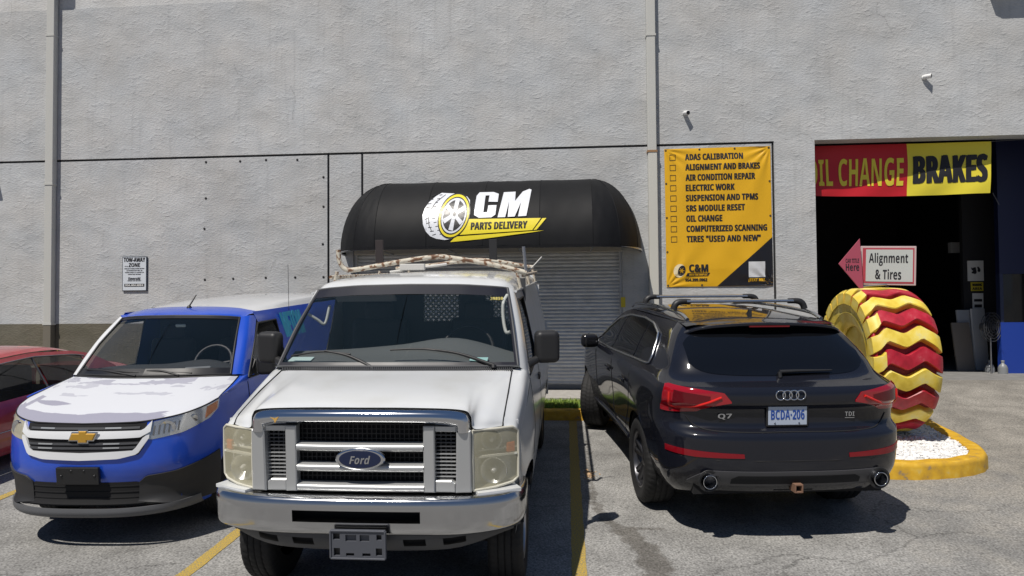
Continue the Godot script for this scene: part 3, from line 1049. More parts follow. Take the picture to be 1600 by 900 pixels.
func build_wall_fixtures() -> void:
	# downspouts
	var pipe_paint := mat(0.50, 0.50, 0.47, 0.55)
	var old := mat(0.56, 0.55, 0.50, 0.6)
	for q in 2:
		var x: float = [-9.32, 1.46][q]
		var D := thing("downspout", ["beige square downspout on the wall left of the tow sign", "pale square downspout with rusty joint beside the yellow banner"][q], "downspout", Transform3D(), "square downspouts on the wall")
		var secs: Array = [[0.3, 1.62], [1.62, 4.15], [4.15, 6.87], [6.87, 7.86]] if q == 0 else [[0.3, 4.47], [4.47, 6.45], [6.45, 8.5]]
		for s in secs.size():
			var m := MB.new()
			m.rbox(V(x + (0.008 if (q == 1 and s == 0) else 0.0) + 0.003 * s, (secs[s][0] + secs[s][1]) / 2, WALL + 0.062), V(0.15 - 0.004 * (s % 2), secs[s][1] - secs[s][0] + 0.02 * (s % 2), 0.115 - 0.003 * (s % 2)), 0.012, Basis(), 2)
			part(D, "pipe_section", m, (mat(0.15, 0.135, 0.105, 0.7) if s == 0 else pipe_paint) if q == 0 else (old if s == 0 else pipe_paint))
			if s > 0:
				m = MB.new()
				m.box(V(x + 0.004, secs[s][0], WALL + 0.062), V(0.166, 0.035, 0.13))
				part(D, "strap", m, mat(0.30, 0.17, 0.08, 0.85) if (q == 1 and s == 1) else pipe_paint)
		if q == 0:
			var m := MB.new()
			m.rbox(V(-9.30, 8.08, WALL + 0.125), V(0.42, 0.46, 0.25), 0.02)
			part(D, "conductor_head", m, pipe_paint)
	# tow-away sign
	var T := thing("tow_sign", "white tow-away zone sign with black border screwed to the wall", "sign", Transform3D(Basis(), V(-7.73, 2.51, WALL + 0.028)))
	var m := MB.new()
	m.rbox(V(0, 0, -0.012), V(0.465, 0.622, 0.018), 0.004, Basis(), 2)
	part(T, "border", m, mat(0.03, 0.04, 0.06, 0.5))
	m = MB.new()
	m.box(V(0, 0, 0.0), V(0.435, 0.592, 0.006))
	part(T, "face", m, mat(0.62, 0.66, 0.70, 0.5))
	var lines := [["TOW-AWAY", 0.252, 0.076, 0.40, true], ["ZONE", 0.158, 0.072, 0.21, true], ["AT ALL", 0.135, 0.018, 0.07, false], ["VEHICLES OR VESSELS PARKED WITHOUT", 0.092, 0.018, 0.38, false], ["AUTHORIZATION WILL BE", 0.058, 0.018, 0.30, false], ["TOWED AWAY AT OWNER OR", 0.024, 0.018, 0.36, false], ["OPERATORS EXPENSE", -0.010, 0.018, 0.24, false], ["Emerald", -0.085, 0.05, 0.22, true], ["TOWING AND RECOVERY", -0.125, 0.016, 0.26, false]]
	for l in lines:
		var t := text_mesh(l[0], l[2], l[3], 0.002, heavy if l[4] else bold)
		t.xform(Transform3D(Basis(), V(-0.15 if l[0] == "AT ALL" else 0.0, l[1], 0.0045)))
		part(T, "lettering", t, M.ink)
	m = MB.new()
	m.box(V(0, -0.205, 0.0045), V(0.375, 0.05, 0.003))
	part(T, "phone_strip", m, M.ink)
	var ph := text_mesh("954.404.6884", 0.032, 0.34, 0.002, heavy)
	ph.xform(Transform3D(Basis(), V(0, -0.205, 0.0072)))
	part(T, "lettering", ph, M.paper)
	# security cameras
	var cams := [[V(2.03, 5.12, WALL), "small white dome security camera above the yellow banner"], [V(5.92, 5.60, WALL), "small white bullet security camera above the garage opening"]]
	for q in 2:
		var p: Vector3 = cams[q][0]
		var C := thing("security_camera", cams[q][1], "camera", Transform3D(Basis().scaled(V(0.8, 0.8, 0.8)), p), "white cameras on the wall")
		var k := MB.new()
		k.lathe([Vector2(0.0, 0.0), Vector2(0.05, 0.0), Vector2(0.05, 0.02), Vector2(0.035, 0.028)], Transform3D(Basis(V(1, 0, 0), PI / 2), V(0, 0, 0.001)), 16)
		part(C, "mount", k, M.white)
		k = MB.new()
		var dir := V(0.35, -0.22, 0.9).normalized() if q == 0 else V(0.75, -0.05, 0.65).normalized()
		var Bz := Basis.looking_at(-dir, Vector3.UP) * Basis(V(1, 0, 0), PI / 2)
		var base := V(0, 0.0, 0.05)
		k.lathe([Vector2(0, -0.04), Vector2(0.035, -0.035), Vector2(0.046, 0.0), Vector2(0.046, 0.10), Vector2(0.05, 0.105), Vector2(0.05, 0.115), Vector2(0.042, 0.118)], Transform3D(Bz, base), 18)
		part(C, "housing", k, M.white)
		k = MB.new()
		k.lathe([Vector2(0.041, 0.110), Vector2(0.02, 0.116), Vector2(0, 0.118)], Transform3D(Bz, base), 16)
		part(C, "lens", k, mat(0.005, 0.005, 0.006, 0.1))
		if q == 1:
			k = MB.new()
			k.tube([V(0, -0.03, 0.02), V(0.0, -0.03, 0.06), V(0.01, 0, 0.09)], 0.012, 8)
			part(C, "bracket", k, M.white)
	# flood lamp at the left edge and wall pack above the bay
	var F := thing("flood_lamp", "small dark flood lamp on the wall at the far left edge", "lamp", Transform3D(Basis(), V(-10.56, 4.38, WALL)))
	m = MB.new(); m.rbox(V(0, 0, 0.03), V(0.12, 0.12, 0.05), 0.01); part(F, "mount", m, M.black_metal)
	m = MB.new(); m.rbox(V(0.02, -0.02, 0.16), V(0.2, 0.16, 0.14), 0.02, Basis(V(1, 0, 0), 0.5)); part(F, "housing", m, M.grey_plastic)
	F = thing("wall_pack_lamp", "bronze wall pack lamp high above the garage opening", "lamp", Transform3D(Basis(), V(7.23, 7.13, WALL)))
	m = MB.new(); m.prism(PackedVector2Array([Vector2(-0.28, -0.14), Vector2(0.28, -0.14), Vector2(0.22, 0.2), Vector2(-0.22, 0.2)]), 0.25, Transform3D(), 0.05); part(F, "housing", m, mat(0.06, 0.05, 0.04, 0.5))
	m = MB.new(); m.box(V(0, -0.15, 0.15), V(0.4, 0.02, 0.14)); part(F, "lens", m, mat(0.5, 0.5, 0.48, 0.3))
	# service banner
	var W := 1.75; var Hb := 2.34
	var fn := func(p: Vector2) -> Vector3:
		var u := p.x / W + 0.5; var v := p.y / Hb + 0.5
		var edge := minf(minf(u, 1 - u) * 6.0, 1.0) * minf(minf(v, 1 - v) * 8.0, 1.0)
		var corner := 0.0
		for c in [[0, 0], [1, 0], [0, 1], [1, 1]]:
			var d := Vector2(u - c[0], (v - c[1]) * 1.33)
			var an := atan2(absf(d.y), absf(d.x))
			corner += 0.010 * sin(an * 15.0 + c[0] * 2.0) * exp(-d.length() * 5.0) * smoothstep(0.0, 0.1, d.length())
		var z := 0.022 * edge + 0.007 * sin(u * 7.0 + v * 4.0) * edge + 0.004 * sin(u * 19.0 - v * 11.0) * edge + corner * 1.5
		return V(p.x, p.y, z)
	var B := thing("service_banner", "yellow vinyl banner listing repair services between the downspout and garage", "banner", Transform3D(Basis(V(0, 0, 1), 0.004), V(2.555, 3.352, WALL + 0.012)))
	var P := PackedVector3Array()
	for j in 129:
		for i in 97: P.append(fn.call(Vector2(W * (i / 96.0 - 0.5), Hb * (j / 128.0 - 0.5))))
	m = MB.new(); m.grid(P, 97, 129)
	var vinyl := mat(0.74, 0.41, 0.012, 0.38)
	part(B, "sheet", m, vinyl)
	var lift := func(o: float) -> Callable: return func(p: Vector2) -> Vector3: return fn.call(p) + V(0, 0, o)
	m = MB.new()
	sheet_on(m, PackedVector2Array([Vector2(-0.04, -1.167), Vector2(0.873, -1.167), Vector2(0.873, -0.36)]), lift.call(0.004), 0.03)
	part(B, "black_corner", m, mat(0.01, 0.01, 0.014, 0.35))
	var rows := ["ADAS CALIBRATION", "ALIGNMENT AND BRAKES", "AIR CONDITION REPAIR", "ELECTRIC WORK", "SUSPENSION AND TPMS", "SRS MODULE RESET", "OIL CHANGE", "COMPUTERIZED SCANNING", "TIRES \"USED AND NEW\""]
	var wide := [0.95, 1.225, 1.14, 0.80, 1.18, 0.96, 0.59, 1.32, 1.21]
	for r in 9:
		var y := 1.02 - r * 0.1735
		m = MB.new()
		text_on(m, rows[r], Vector2(wide[r], 0.105), Vector2(-0.53 + wide[r] / 2, y), lift.call(0.005), heavy)
		part(B, "lettering", m, M.ink)
		m = MB.new()
		for q in [[-0.79, -0.05, -0.69, -0.042], [-0.79, 0.042, -0.69, 0.05], [-0.79, -0.042, -0.782, 0.042], [-0.698, -0.042, -0.69, 0.042]]:
			sheet_on(m, rect(q[0], y + q[1], q[2], y + q[3]), lift.call(0.004), 0.05)
		part(B, "tick_box", m, M.ink)
	var small := [["C&M", 0.31, 0.125, Vector2(-0.345, -0.86), heavy, 0.0], ["AUTO TIRE SHOP LLC", 0.30, 0.035, Vector2(-0.35, -0.968), heavy, 0.1], ["954.399.0962", 0.36, 0.05, Vector2(-0.385, -1.055), heavy, 0.0], ["¡TEXT ME!", 0.26, 0.06, Vector2(0.605, -1.075), heavy, 0.0]]
	m = MB.new(); sheet_on(m, PackedVector2Array([Vector2(-0.56, -0.995), Vector2(-0.19, -0.995), Vector2(-0.155, -0.94), Vector2(-0.53, -0.94)]), lift.call(0.004), 0.05); part(B, "logo_strip", m, M.ink)
	for s in small:
		m = MB.new(); text_on(m, s[0], Vector2(s[1], s[2]), s[3], lift.call(0.0065), s[4], s[5])
		part(B, "lettering", m, vinyl if s[0] in ["AUTO TIRE SHOP LLC", "¡TEXT ME!"] else M.ink)
	m = MB.new(); sheet_on(m, disc(Vector2(-0.66, -0.90), Vector2(0.095, 0.115), 24, -0.3), lift.call(0.004), 0.05); part(B, "logo_tyre", m, mat(0.72, 0.62, 0.4, 0.4))
	m = MB.new(); sheet_on(m, disc(Vector2(-0.625, -0.90), Vector2(0.06, 0.09), 24, -0.3), lift.call(0.006), 0.05); part(B, "logo_wheel", m, M.ink)
	m = MB.new()
	for i in 3: sheet_on(m, PackedVector2Array([Vector2(-0.625, -0.90) + Vector2(0.012, 0).rotated(i * PI / 3 + PI / 2), Vector2(-0.625, -0.90) + Vector2(0.055, 0).rotated(i * PI / 3), Vector2(-0.625, -0.90) - Vector2(0.012, 0).rotated(i * PI / 3 + PI / 2), Vector2(-0.625, -0.90) - Vector2(0.055, 0).rotated(i * PI / 3)]), lift.call(0.008 + 0.0005 * i), 0.05)
	part(B, "logo_spokes", m, vinyl)
	m = MB.new(); sheet_on(m, rect(0.475, -1.025, 0.745, -0.765), lift.call(0.009), 0.03); part(B, "blank_label", m, mat(0.6, 0.61, 0.63, 0.5))
	for g in [[-0.85, 1.145], [-0.29, 1.145], [0.29, 1.145], [0.85, 1.145], [-0.85, -1.145], [-0.29, -1.145], [0.29, -1.145], [0.85, -1.145], [-0.852, 0.58], [0.852, 0.58], [-0.852, 0.0], [0.852, 0.0], [-0.852, -0.58], [0.852, -0.58]]:
		m = MB.new()
		m.lathe([Vector2(0.006, 0.0), Vector2(0.010, 0.004), Vector2(0.015, 0.004), Vector2(0.017, 0.0)], Transform3D(Basis(V(1, 0, 0), PI / 2), fn.call(Vector2(g[0], g[1])) + V(0, 0, 0.002)), 12)
		part(B, "grommet", m, M.black_metal)

func build_garage() -> void:
	# the bay behind the opening
	var room := mat(0.02, 0.02, 0.024, 0.8)  # near-black colour stands in for the deep shade of the bay
	var fl := MB.new()
	fl.quad(V(4.0, 0.57, -11.70), V(9.4, 0.57, -11.70), V(9.4, 0.44, -13.8), V(4.0, 0.44, -13.8))
	fl.quad(V(4.0, 0.44, -13.8), V(9.4, 0.44, -13.8), V(9.4, 0.44, -20.3), V(4.0, 0.44, -20.3))
	structure("bay_floor", fl, M.concrete)
	var R := thing("bay_interior", "walls and ceiling inside the open garage bay with shade put into their colour", "room")
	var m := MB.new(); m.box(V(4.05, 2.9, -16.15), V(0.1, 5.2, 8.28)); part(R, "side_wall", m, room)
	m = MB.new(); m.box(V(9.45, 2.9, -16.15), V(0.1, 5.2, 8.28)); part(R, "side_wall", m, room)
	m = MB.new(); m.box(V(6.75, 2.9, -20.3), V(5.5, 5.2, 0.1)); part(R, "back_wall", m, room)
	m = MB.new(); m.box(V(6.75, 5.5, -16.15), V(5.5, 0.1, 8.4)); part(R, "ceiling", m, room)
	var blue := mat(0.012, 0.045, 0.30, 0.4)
	var O := thing("office_partition", "blue painted partition wall with dark window inside the garage bay", "wall")
	m = MB.new(); m.box(V(8.67, 0.995, -13.30), V(1.44, 1.03, 0.12)); part(O, "lower_wall", m, blue)
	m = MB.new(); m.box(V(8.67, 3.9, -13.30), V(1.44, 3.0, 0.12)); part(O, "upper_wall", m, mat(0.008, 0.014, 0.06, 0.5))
	m = MB.new(); m.box(V(7.98, 1.955, -13.30), V(0.06, 0.89, 0.12)); part(O, "window_post", m, mat(0.02, 0.03, 0.08, 0.5))
	m = MB.new(); m.box(V(8.70, 1.955, -13.32), V(1.38, 0.89, 0.02)); part(O, "window_pane", m, mat(0.006, 0.006, 0.008, 0.08))
	m = MB.new(); m.box(V(8.67, 0.50, -13.21), V(1.44, 0.05, 0.06)); part(O, "skirting", m, M.white)
	# posters on the dark wall
	var Q := thing("wall_poster", "pale poster with black emblem high on the dark bay wall", "poster", Transform3D(Basis(), V(8.02, 2.50, -14.1)))
	m = MB.new(); m.box(V(0, 0, 0), V(0.30, 0.40, 0.012)); part(Q, "sheet", m, M.paper)
	m = MB.new()
	for i in 9: m.prism(disc(Vector2(rng.randf_range(-0.06, 0.06), rng.randf_range(-0.05, 0.05)), Vector2(rng.randf_range(0.02, 0.06), rng.randf_range(0.012, 0.03)), 10, rng.randf() * 3.0), 0.002, Transform3D(Basis(), V(0, 0, 0.007 + 0.0004 * i)))
	part(Q, "emblem", m, M.ink)
	Q = thing("warning_poster", "small yellow warning notice below the pale poster", "poster", Transform3D(Basis(), V(8.04, 2.19, -14.1)))
	m = MB.new(); m.box(V(0, 0, 0), V(0.23, 0.17, 0.012)); part(Q, "sheet", m, mat(0.62, 0.5, 0.04, 0.6))
	for i in 2:
		var t := text_mesh(["WARNING", "AREA"][i], 0.05, 0.18, 0.002, heavy); t.xform(Transform3D(Basis(), V(0, 0.035 - 0.075 * i, 0.008))); part(Q, "lettering", t, M.ink)
	Q = thing("notice_sheet", "white notice sheet lowest on the dark bay wall", "poster", Transform3D(Basis(), V(8.05, 1.90, -14.1)))
	m = MB.new(); m.box(V(0, 0, 0), V(0.2, 0.32, 0.012)); part(Q, "sheet", m, M.paper)
	m = MB.new(); m.box(V(0, 0.02, 0.008), V(0.15, 0.05, 0.003)); m.box(V(0, -0.09, 0.008), V(0.14, 0.06, 0.003)); part(Q, "print", m, M.ink)
	m = MB.new(); m.box(V(8.15, 2.6, -14.17), V(0.7, 4.4, 0.1))
	part(R, "pillar", m, room)
	m = MB.new(); m.rbox(V(0, 0, 0), V(0.26, 0.22, 0.12), 0.01)
	single("electric_box", "grey electric box high on the dark bay wall", "electric box", m, mat(0.4, 0.41, 0.42, 0.5), at(V(8.15, 3.03, -15.0)))
	# boards leaning by the partition
	var bd := [[V(7.62, 0.44, -13.75), 0.38, 1.06, -0.14, 0.28, "brown panel leaning lowest among the boards in the bay", mat(0.22, 0.19, 0.16, 0.7)], [V(7.80, 0.44, -13.9), 0.42, 1.30, -0.10, 0.2, "tall grey panel leaning behind the brown panel in the bay", mat(0.42, 0.43, 0.45, 0.6)], [V(8.02, 0.44, -13.95), 0.34, 1.32, -0.06, 0.12, "tall white panel leaning beside the pedestal fan", mat(0.6, 0.61, 0.62, 0.6)]]
	for q in bd:
		m = MB.new(); m.rbox(V(0, q[2] / 2, 0), V(q[1], q[2], 0.035), 0.004, Basis(), 2)
		single("leaning_panel", q[5], "panel", m, q[6], Transform3D(Basis(V(0, 1, 0), 0.5 - q[4]) * Basis(V(1, 0, 0), q[3]), q[0]), "boards leaning in the bay")
	# pedestal fan
	var Fn := thing("pedestal_fan", "black and grey pedestal fan standing at the edge of the bay", "fan", Transform3D(Basis(V(0, 1, 0), 0.5).scaled(V(1.1, 1.1, 1.1)), V(7.74, 0.48, -13.2)))
	m = MB.new(); m.lathe([Vector2(0, 0.03), Vector2(0.05, 0.05), Vector2(0.2, 0.02), Vector2(0.22, 0.0), Vector2(0, 0.0)], Transform3D(), 24); part(Fn, "base", m, mat(0.45, 0.45, 0.46, 0.4))
	m = MB.new(); m.tube([V(0, 0.03, 0), V(0, 0.85, 0)], 0.014, 8); part(Fn, "pole", m, M.steel)
	m = MB.new(); m.rbox(V(0, 0.86, -0.08), V(0.12, 0.13, 0.16), 0.04); part(Fn, "motor", m, M.grey_plastic)
	m = MB.new()
	for rr in [0.24, 0.19, 0.14, 0.09, 0.045]:
		for zz in [0.06, -0.02]:
			var path := []
			for i in 25: path.append(V(rr * cos(TAU * i / 24), 0.86 + rr * sin(TAU * i / 24), zz - 0.06 * rr * (1.0 if zz > 0 else -1.0)))
			m.tube(path, 0.005, 5, false)
	for i in 10: m.tube([V(0, 0.86, 0.06), V(0.24 * cos(TAU * i / 10), 0.86 + 0.24 * sin(TAU * i / 10), 0.045), V(0, 0.86, -0.03)], 0.003, 4, false)
	part(Fn, "cage", m, M.grey_plastic)
	for i in 3:
		m = MB.new(); m.prism(PackedVector2Array([Vector2(0.02, -0.02), Vector2(0.16, -0.05), Vector2(0.2, 0.02), Vector2(0.15, 0.08), Vector2(0.02, 0.02)]), 0.004, Transform3D(Basis(V(0, 0, 1), TAU * i / 3) * Basis(V(1, 0, 0), 0.3), V(0, 0.86, 0.02)))
		part(Fn, "blade", m, M.black_plastic)
	for q in 2:
		m = MB.new()
		m.lathe([Vector2(0, 0), Vector2(0.075, 0), Vector2(0.08, 0.02), Vector2(0.08, 0.2), Vector2(0.06, 0.25), Vector2(0.025, 0.28), Vector2(0.025, 0.31), Vector2(0.028, 0.31), Vector2(0.028, 0.34), Vector2(0, 0.34)], Transform3D(), 18)
		single("plastic_jug", ["cloudy plastic jug beside the foot of the fan", "second cloudy jug behind the first one by the fan"][q], "jug", m, mat(0.22, 0.23, 0.24, 0.4), at([V(7.93, 0.478, -13.18), V(7.86, 0.462, -13.45)][q]), "jugs by the fan")
	# oil change banner slung across the opening
	var L := 3.02; var hb := 0.86
	var fnb := func(p: Vector2) -> Vector3:
		var u := p.x / L; var v := p.y / hb
		var x := lerpf(4.06, 7.05, u) + 0.03 * v * u
		var z := lerpf(-12.14, -11.925, u)
		var y := lerpf(3.745, 3.70, u) + p.y - 0.03 * sin(PI * u) * (1 - v)
		z += 0.012 * sin(u * 9.0 + v * 5.0) * (1 - v * 0.3) + 0.010 * sin(u * 23.0 - v * 8.0) * (1.0 - v) + 0.02 * sin(v * PI)
		return V(x, y, z)
	var N := thing("oil_change_banner", "red and yellow vinyl banner reading oil change and brakes across the bay", "banner")
	var reds := mat(0.52, 0.012, 0.022, 0.45)
	var yels := mat(0.78, 0.66, 0.05, 0.45)
	for s in 2:
		m = MB.new(); var P := PackedVector3Array()
		for j in 21:
			for i in 37: P.append(fnb.call(Vector2(lerpf([0.0, 1.72][s], [1.72, L][s], i / 36.0), hb * j / 20.0)))
		m.grid(P, 37, 21); part(N, ["red_sheet", "yellow_sheet"][s], m, [reds, yels][s])
	var up := func(p: Vector2) -> Vector3: return fnb.call(p) + V(0, 0, 0.007)
	m = MB.new(); text_on(m, "OIL CHANGE", Vector2(1.55, 0.46), Vector2(0.88, 0.40), up, bold); part(N, "lettering", m, yels)
	m = MB.new(); text_on(m, "BRAKES", Vector2(1.13, 0.46), Vector2(2.385, 0.42), up, heavy); part(N, "lettering", m, M.ink)
	m = MB.new(); m.tube([V(7.04, 4.56, -11.93), V(7.5, 4.58, -11.93), V(9.1, 4.58, -11.9)], 0.006, 5); m.tube([V(7.09, 3.70, -11.93), V(7.2, 3.5, -11.95)], 0.004, 5)
	part(N, "rope", m, M.grey_plastic)

func build_island() -> void:
	var line := [Vector2(2.75, -10.75), Vector2(2.75, -9.4), Vector2(2.76, -8.2), Vector2(2.80, -7.55), Vector2(2.95, -7.2), Vector2(3.3, -7.10), Vector2(3.65, -7.13), Vector2(4.0, -7.24), Vector2(4.28, -7.43), Vector2(4.44, -7.7), Vector2(4.53, -8.1), Vector2(4.58, -8.6), Vector2(4.58, -9.3), Vector2(4.48, -10.0), Vector2(4.2, -10.5), Vector2(3.8, -10.75)]
	var out := spline(line, 6)
	var m := MB.new(); var P := PackedVector3Array()
	var inner := PackedVector2Array()
	var rows := [[0.0, -0.02], [0.004, 0.12], [0.02, 0.155], [0.045, 0.163], [0.15, 0.16], [0.17, 0.145], [0.175, 0.05]]
	for r in rows:
		for i in out.size():
			var a: Vector2 = out[maxi(i - 1, 0)]; var b: Vector2 = out[mini(i + 1, out.size() - 1)]
			var nn := (b - a).normalized().orthogonal()
			if nn.dot(Vector2(3.6, -8.8) - out[i]) < 0: nn = -nn
			var p: Vector2 = out[i] + nn * (r[0] + (0.004 * sin(i * 1.7) if r[0] < 0.01 else 0.0))
			P.append(V(p.x, ground_y(p.x, p.y) * 0.9 + 0.012 + r[1] + 0.004 * sin(i * 0.9), p.y))
			if r[0] == 0.17: inner.append(p)
	m.grid(P, out.size(), rows.size())
	structure("island_kerb", m, M.kerb_yellow)
	m = MB.new()
	for q in chop(inner, 0.2):
		var t := []
		for p in q: t.append(V(p.x, ground_y(p.x, p.y) * 0.9 + 0.125, p.y))
		m.tri(t[0], t[1], t[2])
	structure("island_bed", m, mat(0.5, 0.5, 0.49, 0.9))
	# white decorative stones
	var st := MB.new()
	st.lathe([Vector2(0, -0.6), Vector2(0.75, -0.4), Vector2(1.0, 0.0), Vector2(0.7, 0.45), Vector2(0, 0.62)], Transform3D(), 6)
	for i in st.v.size(): st.v[i] *= 1.0 + 0.22 * sin(st.v[i].x * 5.0 + st.v[i].z * 3.0)
	var mm := MultiMesh.new()
	mm.transform_format = MultiMesh.TRANSFORM_3D
	mm.use_colors = true
	mm.mesh = st.mesh()
	var spots := []
	while spots.size() < 9000:
		var p := Vector2(rng.randf_range(2.85, 4.5), rng.randf_range(-10.6, -7.2))
		if p.y < -9.2 and rng.randf() < 0.75: continue
		if Geometry2D.is_point_in_polygon(p, inner): spots.append(p)
	mm.instance_count = spots.size()
	for i in spots.size():
		var p: Vector2 = spots[i]
		var s := rng.randf_range(0.011, 0.024)
		var B := Basis(V(rng.randf() - 0.5, rng.randf() - 0.5, rng.randf() - 0.5).normalized(), rng.randf() * TAU).scaled(V(s * rng.randf_range(1, 1.5), s * rng.randf_range(0.7, 1.0), s))
		mm.set_instance_transform(i, Transform3D(B, V(p.x, ground_y(p.x, p.y) * 0.9 + 0.128 + rng.randf_range(0, 0.026), p.y)))
		var g := rng.randf_range(0.58, 0.86)
		mm.set_instance_color(i, Color(g, g * 0.995, g * 0.98))
	var sm := mat(1, 1, 1, 0.75)
	sm.vertex_color_use_as_albedo = true
	var so := MultiMeshInstance3D.new()
	so.name = "white_stones"; so.multimesh = mm; so.material_override = sm
	add_child(so)
	so.set_meta("kind", "stuff"); so.set_meta("label", "bed of small white stones inside the yellow island kerb"); so.set_meta("category", "stones")
	# giant painted tyre, axle along x
	var c := V(3.725, 1.205, -8.62)
	var T := thing("giant_tyre", "giant upright tractor tyre painted red and yellow on white stones", "tyre", Transform3D(Basis(V(0, 1, 0), 0.0), c))
	var worn := noise_image(512, 0.012, 51, FastNoiseLite.TYPE_SIMPLEX_SMOOTH, 5)
	var Y := mat(1, 1, 1, 0.5); Y.albedo_texture = ramp_texture(worn, [[0.0, Color(0.60, 0.42, 0.03)], [0.45, Color(0.74, 0.56, 0.07)], [0.8, Color(0.78, 0.64, 0.16)], [1.0, Color(0.66, 0.60, 0.30)]]); own_map(Y, 0.7)
	var Rd := mat(1, 1, 1, 0.42); Rd.albedo_texture = ramp_texture(worn, [[0.0, Color(0.28, 0.008, 0.02)], [0.5, Color(0.42, 0.012, 0.03)], [0.85, Color(0.46, 0.03, 0.05)], [1.0, Color(0.5, 0.12, 0.12)]]); own_map(Rd, 0.9)
	var Dk := mat(0.20, 0.010, 0.016, 0.6)
	var R0 := 0.775
	var ax := Transform3D(Basis(V(0, 0, 1), PI / 2), Vector3.ZERO)   # lathe axis to -x
	var side := MB.new()
	side.lathe([Vector2(0.40, 0.30), Vector2(0.42, 0.345), Vector2(0.47, 0.372), Vector2(0.56, 0.405), Vector2(0.565, 0.418), Vector2(0.575, 0.405), Vector2(0.66, 0.430), Vector2(0.69, 0.435)], ax, 72)
	part(T, "sidewall", side, Y)
	side = MB.new()
	side.lathe([Vector2(0.69, 0.435), Vector2(0.73, 0.436), Vector2(0.785, 0.423), Vector2(0.80, 0.405), Vector2(0.795, 0.385), Vector2(0.76, 0.37)], ax, 72)
	part(T, "shoulder", side, Rd)
	side = MB.new()
	side.lathe([Vector2(0.40, -0.30), Vector2(0.42, -0.345), Vector2(0.47, -0.372), Vector2(0.56, -0.405), Vector2(0.66, -0.412), Vector2(0.72, -0.405), Vector2(0.762, -0.39)], ax, 72)
	part(T, "sidewall", side, Y)
	var tread := MB.new()
	tread.lathe([Vector2(0.762, 0.39), Vector2(R0 + 0.004, 0.33), Vector2(R0 + 0.012, 0.15), Vector2(R0 + 0.015, 0.0), Vector2(R0 + 0.012, -0.15), Vector2(R0 + 0.004, -0.33), Vector2(0.762, -0.39)], ax, 72)
	part(T, "tread_base", tread, Dk)
	var hub := MB.new()
	hub.lathe([Vector2(0.42, 0.30), Vector2(0.40, 0.27), Vector2(0.0, 0.25)], ax, 40); hub.lathe([Vector2(0.42, -0.30), Vector2(0.40, -0.27), Vector2(0.0, -0.25)], ax, 40)
	part(T, "hub_cover", hub, Y)
	# lugs: wavy bars across the tread that wrap over the shoulders
	var zig := [Vector2(-0.445, 0.09), Vector2(-0.35, 0.055), Vector2(-0.26, -0.03), Vector2(-0.06, 0.045), Vector2(-0.02, 0.045), Vector2(0.19, -0.055), Vector2(0.40, 0.06), Vector2(0.445, 0.08)]
	var lug := func(x0: float, x1: float) -> ArrayMesh:
		var q := MB.new()
		var n := 22
		var ring := []
		for i in n + 1:
			var x := lerpf(x0, x1, float(i) / n)
			var s := lerp_line(zig, x)
			var sh := clampf((absf(x) - 0.33) / 0.115, 0, 1)
			var top := 0.866 - 0.012 * pow(absf(x) / 0.33, 2.0) - 0.045 * sh * sh
			var low := (R0 if absf(x) < 0.36 else R0 - 0.09 * (absf(x) - 0.36) / 0.085) - 0.01
			var hwd := 0.083 + 0.020 * sh
			var col := []
			for e in [[-1.12, low], [-1.0, top - 0.012], [-0.9, top], [-0.3, top + 0.001], [0.3, top + 0.001], [0.9, top], [1.0, top - 0.012], [1.12, low]]:
				var a: float = (s + hwd * e[0]) / 0.86
				col.append(V(x, e[1] * cos(a), e[1] * sin(a)))
			ring.append(col)
		# flat-shaded strips keep the lug's edges crisp
		for pair in [[0, 1], [1, 2], [2, 5], [5, 6], [6, 7]]:
			var PP := PackedVector3Array()
			var ks := range(pair[0], pair[1] + 1)
			for i in n + 1:
				for kx in ks: PP.append(ring[i][kx])
			q.grid(PP, ks.size(), n + 1)
		for e in [0, n]:
			for i in range(1, 7):
				if e == 0: q.tri(ring[e][0], ring[e][i], ring[e][i + 1])
				else: q.tri(ring[e][0], ring[e][i + 1], ring[e][i])
		return q.mesh()
	T.scale = V(0.81, 1, 1)
	var whole: ArrayMesh = lug.call(-0.447, 0.447)
	var body: ArrayMesh = lug.call(-0.305, 0.447)
	var tip: ArrayMesh = lug.call(-0.447, -0.305)
	for i in 22:
		var X := Transform3D(Basis(V(1, 0, 0), TAU * i / 22.0 + 0.06), Vector3.ZERO)
		if i % 2 == 0: part(T, "tread_lug", whole, Y, X)
		else:
			part(T, "tread_lug", body, Rd, X)
			part(T, "lug_tip", tip, Y, X)
	# sign standing on the tyre
	var S := thing("alignment_sign", "white and red board reading alignment and tires on top of the giant tyre", "sign", Transform3D(Basis(V(0, 1, 0), -0.22) * Basis(V(0, 0, 1), -0.035), V(3.86, 2.33, -8.55)))
	m = MB.new(); m.rbox(V(0, 0, 0), V(0.60, 0.47, 0.03), 0.006, Basis(), 2); part(S, "board", m, mat(0.55, 0.42, 0.41, 0.5))
	m = MB.new(); m.box(V(0, 0, 0.016), V(0.555, 0.425, 0.006)); part(S, "red_border", m, mat(0.42, 0.05, 0.07, 0.5))
	m = MB.new(); m.box(V(0.01, 0.0, 0.019), V(0.505, 0.385, 0.006)); part(S, "face", m, mat(0.50, 0.53, 0.50, 0.5))
	for i in 2:
		var t := text_mesh(["Alignment", "& Tires"][i], [0.155, 0.125][i], [0.42, 0.28][i], 0.003, bold)
		t.xform(Transform3D(Basis(), V(0.0, [0.075, -0.105][i], 0.0235)))
		part(S, "lettering", t, M.ink)
	m = MB.new(); m.tube([V(0, -0.22, -0.01), V(0.0, -0.34, -0.02)], 0.02, 8); part(S, "post", m, M.black_metal)
	S = thing("arrow_sign", "faded red arrow panel pointing left beside the alignment sign", "sign", Transform3D(Basis(V(0, 1, 0), -0.1), V(3.53, 2.34, -8.53)))
